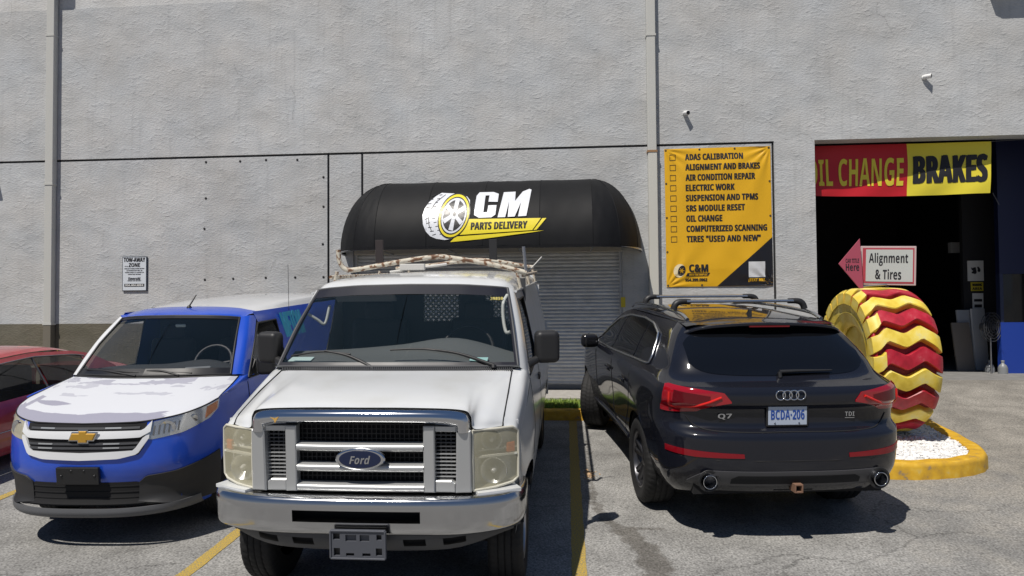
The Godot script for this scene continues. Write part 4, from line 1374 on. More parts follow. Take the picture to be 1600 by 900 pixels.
	m = MB.new(); m.prism(PackedVector2Array([Vector2(-0.245, 0.02), Vector2(0.0, -0.30), Vector2(0.03, -0.30), Vector2(0.0, 0.32)]), 0.012, Transform3D(), 0.002); part(S, "panel", m, mat(0.38, 0.07, 0.11, 0.5))
	for i in 2:
		var t := text_mesh(["CAR TITLE", "Here"][i], [0.05, 0.085][i], 0.15, 0.002, bold)
		t.xform(Transform3D(Basis(), V(-0.09, [0.055, -0.025][i], 0.0135)))
		part(S, "lettering", t, M.ink)
	m = MB.new(); m.tube([V(0.02, -0.26, -0.012), V(0.12, -0.25, -0.02), V(0.3, -0.24, -0.02)], 0.012, 6); part(S, "bracket", m, M.steel)

func wheel(root: Node3D, c: Vector3, r: float, w: float, rim_r: float, style: int, steer := 0.0, outer := 1.0, rim_mat: Material = null) -> void:
	# a wheel with its axle along x; outer = the side that faces out (+1 or -1)
	var X := Transform3D(Basis(V(0, 1, 0), steer), c)
	var h := w / 2
	# tyre: tread with grooves round it and sipes across it
	var t := MB.new()
	var prof := [Vector2(rim_r, -h * 0.86), Vector2(rim_r + 0.012, -h * 0.93), Vector2((rim_r + r) / 2, -h), Vector2(r - 0.035, -h * 0.95), Vector2(r - 0.012, -h * 0.84), Vector2(r, -h * 0.72), Vector2(r, -h * 0.42), Vector2(r - 0.009, -h * 0.40), Vector2(r - 0.009, -h * 0.34), Vector2(r + 0.001, -h * 0.32), Vector2(r + 0.001, -h * 0.05), Vector2(r - 0.009, -h * 0.03)]
	var full := prof.duplicate()
	for i in range(prof.size() - 1, -1, -1): full.append(Vector2(prof[i].x, -prof[i].y))
	var seg := 144
	var P := PackedVector3Array()
	for q in full.size():
		var p: Vector2 = full[q]
		for i in seg + 1:
			var rr := p.x
			if p.x > r - 0.04 and (i + int(absf(p.y) / h * 3.0)) % 3 == 0 and absf(p.y) > h * 0.2: rr -= 0.008
			var a := TAU * i / seg
			P.append(X * V(p.y, rr * cos(a), rr * sin(a)))
	t.grid(P, seg + 1, full.size())
	var wn := Node3D.new()
	wn.name = "wheel"
	root.add_child(wn, true)
	part(wn, "tyre", t, M.rubber)
	var o := outer
	var A := X * Transform3D(Basis(V(0, 0, 1), -PI / 2 * o), Vector3.ZERO)   # lathe axis out of the wheel
	var m := MB.new()
	m.lathe([Vector2(rim_r + 0.004, h * 0.84), Vector2(rim_r - 0.008, h * 0.90), Vector2(rim_r - 0.02, h * 0.84), Vector2(rim_r - 0.03, h * 0.55), Vector2(rim_r - 0.035, -h * 0.3), Vector2(0.05, -h * 0.35)], A, 48)
	part(wn, "rim", m, rim_mat if rim_mat else M.steel)
	m = MB.new()
	m.lathe([Vector2(rim_r * 0.62, -h * 0.2), Vector2(rim_r * 0.62, -h * 0.1), Vector2(0.06, -h * 0.1)], A, 32)
	part(wn, "brake_disc", m, M.grey_plastic)
	if style == 1:
		for k in 5:
			for s in [-1, 1]:
				m = MB.new()
				var a: float = TAU * k / 5.0 + s * 0.16
				var d := V(cos(a), 0, sin(a)); var n := V(-sin(a), 0, cos(a))
				var a2: float = TAU * k / 5.0 + s * 0.22
				var d2 := V(cos(a2), 0, sin(a2))
				var i0 := d * 0.06; var i1 := d2 * (rim_r - 0.012)
				var PP := PackedVector3Array()
				for e in [[i0, h * 0.55, 0.026], [i0.lerp(i1, 0.5), h * 0.66, 0.024], [i1, h * 0.78, 0.030]]:
					for f in [[-1, -0.03], [-0.7, 0.0], [0.7, 0.0], [1, -0.03]]:
						PP.append(A * (e[0] + n * e[2] * f[0] + V(0, e[1] + f[1], 0)))
				m.grid(PP, 4, 3)
				part(wn, "spoke", m, rim_mat)
		m = MB.new(); m.lathe([Vector2(0, h * 0.62), Vector2(0.05, h * 0.60), Vector2(0.075, h * 0.5)], A, 24); part(wn, "hub_cap", m, rim_mat)
	else:
		m = MB.new(); m.lathe([Vector2(rim_r * 0.95, h * 0.25), Vector2(rim_r * 0.75, h * 0.5), Vector2(rim_r * 0.45, h * 0.35), Vector2(0.07, h * 0.5), Vector2(0.06, h * 0.75), Vector2(0, h * 0.78)], A, 32); part(wn, "hub_cap", m, M.steel)

func arch(z: float, low: float, wheels: Array, r: float, cy: float) -> float:
	# lower edge of a body side with round wheel openings
	var y := low
	for w in wheels:
		var d := absf(z - w)
		if d < r: y = maxf(y, cy + sqrt(r * r - d * d))
	return y

func arch_cols(z0: float, z1: float, wheels: Array, r: float) -> Array:
	var o := []
	var add := func(z: float) -> void:
		if z <= maxf(z0, z1) and z >= minf(z0, z1): o.append(z)
	for i in 61: add.call(lerpf(z0, z1, i / 60.0))
	for w in wheels:
		for i in 41: add.call(w + r * cos(PI * i / 40.0))
		add.call(w + r * 1.0005); add.call(w - r * 1.0005)
	o.sort()
	if z1 < z0: o.reverse()
	var u := []
	for z in o:
		if u.is_empty() or absf(z - u[-1]) > 1e-4: u.append(z)
	return u

func liner(root: Node3D, x0: float, x1: float, c: Vector2, r: float) -> void:
	# dark wheel housing
	var m := MB.new()
	var P := PackedVector3Array()
	for i in 25:
		var a := lerpf(0.13, 0.87, i / 24.0) * PI
		for x in [x0, x1]: P.append(V(x, c.y + r * sin(a), c.x + r * cos(a)))
	m.grid(P, 2, 25)
	part(root, "wheel_housing", m, M.dark)

func ford_x(z: float, y: float) -> float:
	var x := curve_at([Vector2(0.38, 0.925), Vector2(0.55, 0.965), Vector2(0.80, 0.988), Vector2(1.0, 0.998), Vector2(1.15, 0.988), Vector2(1.33, 0.965), Vector2(1.5, 0.935), Vector2(1.75, 0.882), Vector2(1.95, 0.825), Vector2(2.03, 0.79)], y)
	return x * (1.0 - 0.055 * smoothstep(-1.05, -0.28, z)) * (1.0 - 0.02 * smoothstep(-4.9, -5.5, z))

func plate_holes(m: MB, w: float, h: float, t: float, holes: Array, c: Vector3) -> void:
	var xs := [-w / 2, w / 2]; var ys := [-h / 2, h / 2]
	for q in holes: xs.append_array([q[0], q[2]]); ys.append_array([q[1], q[3]])
	xs.sort(); ys.sort()
	for i in xs.size() - 1:
		for j in ys.size() - 1:
			if xs[i + 1] - xs[i] < 1e-5 or ys[j + 1] - ys[j] < 1e-5: continue
			var mx: float = (xs[i] + xs[i + 1]) / 2; var my: float = (ys[j] + ys[j + 1]) / 2
			var skip := false
			for q in holes:
				if mx > q[0] and mx < q[2] and my > q[1] and my < q[3]: skip = true
			if not skip: m.box(c + V(mx, my, 0), V(xs[i + 1] - xs[i], ys[j + 1] - ys[j], t))

func build_ford() -> void:
	var p := atan(SLOPE)
	var R := thing("white_cargo_van", "white full-size cargo van with chrome grille and rusty roof rack", "van", Transform3D(Basis(V(1, 0, 0), p), V(-1.235, -0.043, -3.95)))
	var white := paint(0.66, 0.675, 0.685, 0.4)
	white.albedo_texture = ramp_texture(noise_image(512, 0.008, 17, FastNoiseLite.TYPE_SIMPLEX_SMOOTH, 5), [[0.0, Color(0.90, 0.89, 0.86)], [0.5, Color(0.97, 0.97, 0.96)], [1.0, Color(1, 1, 1)]])
	own_map(white, 0.5)
	white.clearcoat_roughness = 0.15
	var side := func(z: float, y: float) -> Vector3: return V(ford_x(z, y), y, z)
	var m := MB.new()
	# hood
	loft(m, [[V(0, 1.325, -0.10), V(0.3, 1.325, -0.10), V(0.60, 1.312, -0.115), V(0.664, 1.275, -0.125), V(0.678, 1.2, -0.13), V(0.75, 1.19, -0.17), V(0.838, 1.187, -0.25)],
		[V(0, 1.352, -0.2), V(0.3, 1.351, -0.2), V(0.59, 1.338, -0.215), V(0.66, 1.310, -0.22), V(0.70, 1.275, -0.23), V(0.77, 1.255, -0.26), V(0.840, 1.235, -0.32)],
		[V(0, 1.398, -0.5), V(0.3, 1.396, -0.51), V(0.56, 1.385, -0.52), V(0.65, 1.372, -0.54), V(0.71, 1.36, -0.56), V(0.78, 1.345, -0.58), V(0.842, 1.325, -0.62)],
		[V(0, 1.430, -0.86), V(0.3, 1.429, -0.87), V(0.56, 1.425, -0.90), V(0.65, 1.424, -0.92), V(0.71, 1.422, -0.94), V(0.78, 1.42, -0.96), V(0.838, 1.416, -0.985)]], 6, 8)
	m.mirror()
	part(R, "hood", m, white)
	# fenders and body sides
	m = MB.new()
	var wz := [-0.80, -4.305]
	var topf := func(z: float) -> float: return lerp_line([Vector2(-1.02, 1.33), Vector2(-0.7, 1.21), Vector2(-0.45, 1.125), Vector2(-0.30, 1.085)], z) if z > -1.02 else 1.33
	skin(m, side, arch_cols(-0.335, -5.48, wz, 0.445), func(z: float) -> float: return arch(z, 0.42 + 0.10 * smoothstep(-0.45, -0.3, z), wz, 0.445, 0.37), topf, 14)
	var edge := [V(0.846, 1.187, -0.25), V(0.848, 1.235, -0.32), V(0.850, 1.325, -0.62), V(0.846, 1.416, -0.985), V(0.86, 1.435, -1.06)]
	var cz := [-0.335, -0.45, -0.7, -1.02, -1.10]
	var c2 := []
	for i in 5: c2.append(V(ford_x(cz[i], topf.call(cz[i])), topf.call(cz[i]), cz[i]))
	var c1 := []
	for i in 5: c1.append(edge[i].lerp(c2[i], 0.55) + V(0.020, 0.026, 0.012))
	loft(m, [edge, c1, c2], 5, 6)
	# upper side behind and round the door window
	skin(m, side, span(-2.22, -5.48, 24), flat(1.33), flat(1.953), 10)
	skin(m, side, span(-1.14, -2.22, 10), flat(1.33), flat(1.365), 2)
	skin(m, side, span(-1.60, -2.22, 8), flat(1.885), flat(1.953), 3)
	# A pillar
	var pa := [V(0.888, 1.44, -1.012), V(0.852, 1.60, -1.17), V(0.812, 1.79, -1.36), V(0.772, 1.985, -1.565)]
	var pb := []
	for q in [[1.335, -1.12], [1.55, -1.29], [1.74, -1.46], [1.955, -1.635]]: pb.append(side.call(q[1], q[0]))
	var pm := []
	for i in 4: pm.append(pa[i].lerp(pb[i], 0.5) + V(0.012, 0.004, 0.006))
	loft(m, [pa, pm, pb], 5, 4)
	# tail
	var P := PackedVector3Array()
	for j in 13:
		for x in [0.0, 0.4, 0.8]:
			var y := 0.42 + (2.06 - 0.42) * j / 12.0
			if y > 1.45 and y < 1.92 and false: pass
			P.append(V(minf(x, ford_x(-5.48, y)) if x < 0.8 else ford_x(-5.48, minf(y, 2.02)), y, -5.485))
	var low := MB.new()
	for q in [[0.0, 0.42, 0.97, 1.42], [0.0, 1.92, 0.80, 2.06], [0.0, 1.42, 0.06, 1.92], [0.72, 1.42, 0.86, 1.92]]: low.quad(V(q[0], q[1], -5.485), V(q[2], q[1], -5.485), V(q[2], q[3], -5.485), V(q[0], q[3], -5.485))
	low.mirror()
	part(R, "rear_doors", low, white)
	m.mirror()
	part(R, "body_sides", m, white)
	# roof
	m = MB.new()
	var st := [[-1.49, 2.022, 0.0], [-1.56, 2.058, 0.0], [-1.70, 2.085, 0.0], [-2.1, 2.107, 0.0], [-2.8, 2.12, 0.0], [-4.5, 2.12, 0.0], [-5.3, 2.09, 0.0], [-5.485, 2.03, 0.0]]
	var rows := []
	for q in st:
		var z: float = q[0]; var yc: float = q[1]
		var f := smoothstep(-1.9, -1.49, z)
		rows.append([V(0, yc, z), V(0.36, yc - 0.006, z - 0.010 * f), V(0.62, yc - 0.024, z - 0.035 * f), V(0.735, yc - 0.05 + 0.012 * f, z - 0.06 * f), V(0.80, yc - 0.095 + 0.02 * f, z - 0.10 * f), V(0.827, 1.95, z - 0.125 * f)])
	loft(m, rows, 5, 5)
	m.mirror()
	part(R, "roof", m, white)
	# drip rail
	m = MB.new()
	for s in [-1, 1]:
		var path := []
		for z in [-1.58, -1.7, -2.2, -3.5, -5.4]: path.append(V(s * 0.832, 1.957, z))
		m.tube(path, 0.011, 6)
	part(R, "drip_rail", m, white)
	# windshield
	var wb := [V(0, 1.452, -0.905), V(0.45, 1.449, -0.93), V(0.75, 1.445, -0.972), V(0.885, 1.44, -1.01)]
	var wt := [V(0, 2.018, -1.486), V(0.42, 2.012, -1.50), V(0.66, 1.995, -1.53), V(0.768, 1.983, -1.562)]
	var wm := []
	for i in 4: wm.append(wb[i].lerp(wt[i], 0.5) + V(0.004, 0.012, 0.022))
	m = MB.new(); loft(m, [wb, wm, wt], 6, 6); m.mirror()
	part(R, "windshield", m, glass(0.02, 0.035, 0.035, 0.16))
	var on_ws := func(x: float, f: float) -> Vector3:
		var a := absf(x)
		var fx := 0.0
		var u: float = a / lerpf(0.885, 0.768, f)
		fx = clampf(u, 0, 1) * 3.0
		var i := mini(int(fx), 2)
		var e := fx - i
		var b0: Vector3 = wb[i].lerp(wb[i + 1], e); var m0: Vector3 = wm[i].lerp(wm[i + 1], e); var t0: Vector3 = wt[i].lerp(wt[i + 1], e)
		var q: Vector3 = cr(b0 * 2.0 - m0, b0, m0, t0, f * 2.0) if f < 0.5 else cr(b0, m0, t0, t0 * 2.0 - m0, f * 2.0 - 1.0)
		return V(q.x * (1.0 if x >= 0 else -1.0), q.y, q.z)
	# black border printed on the glass
	m = MB.new()
	for band in [[0.0, 0.045], [0.87, 1.0]]:
		P = PackedVector3Array()
		for j in 4:
			for i in 33:
				var f := lerpf(band[0], band[1], j / 3.0)
				P.append(on_ws.call(lerpf(-1, 1, i / 32.0) * lerpf(0.885, 0.768, f), f) + V(0, 0.002, 0.004))
		m.grid(P, 33, 4)
	for s in [-1.0, 1.0]:
		P = PackedVector3Array()
		for j in 17:
			for i in 3:
				var f := j / 16.0
				P.append(on_ws.call(s * lerpf(0.885, 0.768, f) * lerpf(1.0, 0.945, i / 2.0), f) + V(0, 0.002, 0.0045))
		m.grid(P, 3, 17)
	part(R, "windshield_border", m, mat(0.008, 0.008, 0.014, 0.4))
	m = MB.new()
	var rim := []
	for i in 21: rim.append(on_ws.call(lerpf(-0.885, 0.885, i / 20.0), 0.0))
	for i in range(1, 13): rim.append(on_ws.call(lerpf(0.885, 0.768, i / 12.0), i / 12.0))
	for i in range(1, 21): rim.append(on_ws.call(lerpf(0.768, -0.768, i / 20.0), 1.0))
	for i in range(1, 13): rim.append(on_ws.call(lerpf(-0.768, -0.885, i / 12.0), 1.0 - i / 12.0))
	m.tube(rim, 0.011, 6, false)
	part(R, "windshield_seal", m, M.grey_plastic)
	var num := text_mesh("39859", 0.03, 0.10, 0.001, bold)
	num.xform(Transform3D(Basis(V(1, 0, 0), -0.75), on_ws.call(0.565, 0.83) + V(0, 0.003, 0.005)))
	part(R, "windshield_number", num, mat(0.5, 0.42, 0.08, 0.6))
	# cowl with louvres
	m = MB.new()
	loft(m, [[V(0, 1.415, -0.85), V(0.3, 1.414, -0.86), V(0.56, 1.41, -0.89), V(0.838, 1.40, -0.98)], [V(0, 1.432, -0.875), V(0.3, 1.432, -0.885), V(0.56, 1.43, -0.92), V(0.86, 1.42, -0.998)], [V(0, 1.452, -0.91), V(0.45, 1.449, -0.935), V(0.75, 1.445, -0.977), V(0.885, 1.44, -1.015)]], 6, 3)
	m.mirror()
	part(R, "cowl", m, M.black_plastic)
	m = MB.new()
	for i in 118:
		var x := lerpf(-0.84, 0.84, i / 117.0)
		var zc := -0.872 - 0.11 * pow(absf(x) / 0.86, 2.4)
		m.box(V(x, 1.438 - 0.012 * absf(x), zc - 0.008), V(0.0055, 0.012, 0.05), Basis(V(0, 1, 0), 0.35) * Basis(V(1, 0, 0), 0.5))
	var louv := part(R, "cowl_louvres", m, M.grey_plastic)
	louv.set_meta("kind", "stuff")
	# wipers
	for q in [[[V(0.715, 1.455, -0.955), V(0.46, 1.535, -0.985), V(0.2, 1.572, -1.005)], [V(-0.04, 1.562, -0.995), V(0.2, 1.566, -1.0), V(0.48, 1.532, -0.985)]], [[V(-0.15, 1.445, -0.915), V(-0.34, 1.52, -0.975), V(-0.53, 1.555, -1.005)], [V(-0.79, 1.515, -1.035), V(-0.55, 1.548, -1.01), V(-0.33, 1.532, -0.985)]]]:
		m = MB.new(); m.tube(spline(q[0], 6), [0.014, 0.014, 0.013, 0.013, 0.012, 0.011, 0.010, 0.009, 0.008, 0.008, 0.007, 0.007, 0.006], 6); m.tube(spline(q[1], 6), 0.007, 6); m.tube([q[0][0], q[0][0] + V(0, -0.02, 0.01)], 0.02, 8)
		part(R, "wiper", m, M.black_plastic)
	# side windows
	for s in [-1.0, 1.0]:
		m = MB.new(); P = PackedVector3Array()
		for j in 7:
			for i in 7:
				var y := lerpf(1.36, 1.89, j / 6.0)
				var z0 := lerpf(-1.15, -1.62, j / 6.0)
				var q: Vector3 = side.call(lerpf(z0, -2.22, i / 6.0), y)
				P.append(V(s * (q.x - 0.012), q.y, q.z))
		m.grid(P, 7, 7)
		part(R, "door_window", m, glass(0.02, 0.03, 0.03, 0.25))
		m = MB.new()
		var fr := []
		for q in [[1.362, -1.14], [1.362, -2.21], [1.887, -2.21], [1.887, -1.61], [1.362, -1.14]]:
			var e: Vector3 = side.call(q[1], q[0]); fr.append(V(s * e.x, e.y, e.z))
		m.tube(fr, 0.012, 6, false)
		part(R, "window_trim", m, M.black_plastic)
	# door seams and handle on the visible side
	m = MB.new()
	for zq in [-1.06, -2.27]:
		var path := []
		for j in 9: path.append(side.call(zq - (0.05 * sin(j * 0.3) if zq > -2 else 0.0), lerpf(0.80 if zq > -2 else 0.46, 1.33, j / 8.0)) + V(-0.002, 0, 0))
		m.tube(path, 0.0045, 4)
	m.tube([V(0.843, 1.190, -0.25), V(0.845, 1.237, -0.32), V(0.847, 1.329, -0.62), V(0.843, 1.420, -0.985)], 0.0045, 4)
	m.mirror()
	part(R, "panel_gap", m, M.seam)
	for s in [-1.0, 1.0]:
		m = MB.new(); m.rbox(V(s * 0.985, 1.2, -2.12), V(0.03, 0.05, 0.13), 0.012)
		part(R, "door_handle", m, M.black_plastic)
	# mirrors
	for s in [-1.0, 1.0]:
		m = MB.new()
		m.rbox(V(s * 1.082, 1.545, -1.33), V(0.185, 0.245, 0.13), 0.045, Basis(V(0, 1, 0), s * 0.25), 4)
		var mi := part(R, "side_mirror", m, M.black_plastic)
		m = MB.new(); m.tube([V(s * 0.93, 1.42, -1.22), V(s * 1.0, 1.45, -1.28), V(s * 1.06, 1.47, -1.32)], [0.04, 0.03, 0.032], 8)
		part(mi, "mirror_arm", m, M.black_plastic)
		m = MB.new(); m.box(V(s * 1.082, 1.545, -1.398), V(0.15, 0.2, 0.006), Basis(V(0, 1, 0), s * 0.25))
		part(mi, "mirror_glass", m, M.chrome)
	ford_front(R, white)
	# cabin
	var trim := mat(0.085, 0.095, 0.095, 0.75)
	m = MB.new()
	loft(m, [[V(-0.9, 1.44, -0.99), V(-0.45, 1.445, -0.94), V(0, 1.447, -0.92), V(0.45, 1.445, -0.94), V(0.9, 1.44, -0.99)], [V(-0.86, 1.475, -1.15), V(-0.45, 1.49, -1.12), V(0, 1.50, -1.12), V(0.45, 1.51, -1.12), V(0.86, 1.475, -1.15)], [V(-0.86, 1.50, -1.32), V(-0.45, 1.515, -1.32), V(-0.03, 1.55, -1.32), V(0.40, 1.60, -1.32), V(0.86, 1.48, -1.32)], [V(-0.86, 1.15, -1.42), V(-0.45, 1.15, -1.42), V(0, 1.15, -1.42), V(0.45, 1.15, -1.42), V(0.86, 1.15, -1.42)]], 6, 6)
	part(R, "dashboard", m, trim)
	m = MB.new()
	var ring := []
	for i in 25: ring.append(V(0.45 + 0.2 * cos(TAU * i / 24), 1.50 + 0.18 * sin(TAU * i / 24), -1.52 - 0.08 * sin(TAU * i / 24)))
	m.tube(ring, 0.014, 6, false); m.tube([V(0.27, 1.5, -1.52), V(0.45, 1.46, -1.5), V(0.63, 1.5, -1.52)], 0.016, 6)
	part(R, "steering_wheel", m, M.black_plastic)
	for s in [-1.0, 1.0]:
		m = MB.new(); m.rbox(V(s * 0.45, 1.35, -2.18), V(0.5, 0.72, 0.14), 0.06, Basis(V(1, 0, 0), -0.15), 3); m.rbox(V(s * 0.45, 0.98, -1.93), V(0.52, 0.16, 0.52), 0.06); m.rbox(V(s * 0.45, 1.77, -2.22), V(0.27, 0.17, 0.1), 0.045)
		part(R, "seat", m, mat(0.035, 0.038, 0.042, 0.85))
	# steel partition with expanded-metal openings
	m = MB.new()
	plate_holes(m, 1.72, 1.7, 0.02, [[-0.09, 0.46, 0.24, 0.74], [0.49, 0.42, 0.78, 0.70]], V(0, 1.2, -2.42))
	var bulk := part(R, "partition", m, mat(0.05, 0.053, 0.058, 0.6))
	for q in [[-0.09, 1.66, 0.24, 1.94], [0.49, 1.62, 0.78, 1.90]]:
		m = MB.new()
		var stp := 0.05
		var k := -12
		while k < 24:
			for d in [-1.0, 1.0]:
				var pts := []
				for f in 2:
					pass
				var x0: float = q[0] + k * stp if d > 0 else q[2] - k * stp
				var y0: float = q[1]
				var ta := maxf(0.0, (q[0] - x0) / d) if d > 0 else maxf(0.0, (x0 - q[2]))
				var tb := minf(q[3] - q[1], (q[2] - x0) if d > 0 else (x0 - q[0]))
				if tb > ta + 0.01: m.tube([V(x0 + d * ta, y0 + ta, -2.42), V(x0 + d * tb, y0 + tb, -2.42)], 0.0085, 4, false)
			k += 1
		part(bulk, "expanded_metal", m, mat(0.55, 0.62, 0.60, 0.5))
	m = MB.new(); m.tube(spline([V(0.77, 1.93, -1.50), V(0.745, 1.87, -1.42), V(0.75, 1.76, -1.36), V(0.775, 1.66, -1.30), V(0.81, 1.66, -1.28)], 5), 0.014, 7)
	part(R, "grab_handle", m, mat(0.45, 0.47, 0.44, 0.5))
	m = MB.new(); m.tube(spline([V(-0.80, 1.80, -1.40), V(-0.73, 1.75, -1.42), V(-0.68, 1.72, -1.44), V(-0.66, 1.86, -1.5)], 5), 0.012, 7)
	part(R, "grab_handle", m, mat(0.45, 0.47, 0.44, 0.5))
	m = MB.new(); m.box(V(0.60, 1.487, -1.03), V(0.13, 0.004, 0.07), Basis(V(1, 0, 0), 0.25)); part(R, "paper", m, mat(0.35, 0.6, 0.58, 0.7))
	m = MB.new(); m.box(V(-0.74, 1.482, -1.09), V(0.17, 0.004, 0.09), Basis(V(1, 0, 0), 0.22)); part(R, "paper", m, mat(0.45, 0.6, 0.58, 0.7))
	m = MB.new(); m.rbox(V(-0.40, 1.935, -1.60), V(0.5, 0.15, 0.025), 0.01, Basis(V(1, 0, 0), 0.9))
	part(R, "sun_visor", m, mat(0.22, 0.23, 0.23, 0.8))
	m = MB.new(); m.rbox(V(0.42, 1.96, -1.66), V(0.45, 0.15, 0.025), 0.01, Basis(V(1, 0, 0), 1.3))
	part(R, "sun_visor", m, mat(0.22, 0.23, 0.23, 0.8))
	m = MB.new(); m.box(V(0, 0.62, -3.2), V(1.93, 0.06, 4.4)); m.box(V(0, 0.9, -1.02), V(1.6, 0.8, 0.04)); m.box(V(0, 0.42, -2.9), V(1.5, 0.16, 4.6)); m.box(V(0, 0.75, -0.40), V(1.2, 0.6, 0.1)); m.box(V(0, 1.995, -2.0), V(1.45, 0.02, 0.8))
	part(R, "floor_pan", m, M.dark)
	for z in wz:
		for s in [-1.0, 1.0]:
			liner(R, s * 0.60, s * 0.955, Vector2(z, 0.37), 0.45)
			wheel(R, V(s * 0.825, 0.365, z), 0.365, 0.235, 0.215, 0, 0.0, s)
	# ladder rack
	var rust := mat(1, 1, 1, 0.7)
	rust.albedo_texture = ramp_texture(noise_image(256, 0.022, 71, FastNoiseLite.TYPE_SIMPLEX_SMOOTH, 4), [[0.0, Color(0.09, 0.04, 0.02)], [0.36, Color(0.20, 0.10, 0.05)], [0.45, Color(0.52, 0.47, 0.38)], [1.0, Color(0.62, 0.59, 0.50)]])
	own_map(rust, 2.2)
	m = MB.new(); m.tube(spline([V(-0.785, 2.325, -2.1), V(-0.775, 2.22, -2.1), V(-0.72, 2.15, -2.1), V(-0.6, 2.15, -2.1), V(-0.2, 2.215, -2.1), V(0.10, 2.25, -2.1), V(0.25, 2.235, -2.1), V(0.55, 2.185, -2.1), V(0.80, 2.125, -2.1), V(0.89, 2.10, -2.1)], 5), 0.022, 8)
	part(R, "rack_bow", m, rust)
	m = MB.new(); m.tube(spline([V(-0.62, 2.155, -3.5), V(-0.2, 2.19, -3.5), V(0.2, 2.24, -3.5), V(0.5, 2.22, -3.5), V(0.82, 2.16, -3.5)], 5), 0.02, 8)
	part(R, "rack_bow", m, rust)
	m = MB.new(); m.tube(spline([V(-0.80, 2.16, -4.9), V(0.0, 2.24, -4.9), V(0.82, 2.16, -4.9)], 5), 0.02, 8)
	part(R, "rack_bow", m, rust)
	for s in [-1.0, 1.0]:
		m = MB.new(); m.tube([V(s * 0.86, 2.08, -2.1), V(s * 0.85, 2.09, -4.9)], 0.018, 8); part(R, "rack_rail", m, rust)
		for z in [-2.1, -3.5, -4.9]:
			m = MB.new(); m.tube([V(s * 0.80, 2.13, z), V(s * 0.835, 1.97, z)], 0.016, 6); part(R, "rack_foot", m, rust)
	m = MB.new(); m.tube([V(0.885, 2.10, -2.1), V(0.865, 2.33, -2.1)], 0.016, 6); part(R, "rack_post", m, M.steel)
	m = MB.new(); m.rbox(V(-0.80, 2.33, -3.5), V(0.085, 0.28, 0.03), 0.004); part(R, "rack_post", m, mat(0.03, 0.022, 0.022, 0.7))
	m = MB.new(); m.rbox(V(0.45, 2.32, -3.5), V(0.085, 0.28, 0.03), 0.004); part(R, "rack_post", m, mat(0.014, 0.014, 0.016, 0.7))
	m = MB.new(); m.rbox(V(-0.22, 2.165, -2.55), V(0.24, 0.06, 0.05), 0.008); part(R, "rack_clamp", m, M.dirty_white)
	m = MB.new(); m.tube([V(-0.45, 2.12, -2.6), V(0.1, 2.19, -2.6)], 0.014, 6); part(R, "rack_strut", m, M.dirty_white)
	m = MB.new(); m.tube([V(0.90, 2.11, -2.15), V(1.02, 2.24, -2.2)], 0.006, 5); part(R, "rack_rod", m, M.dirty_white)

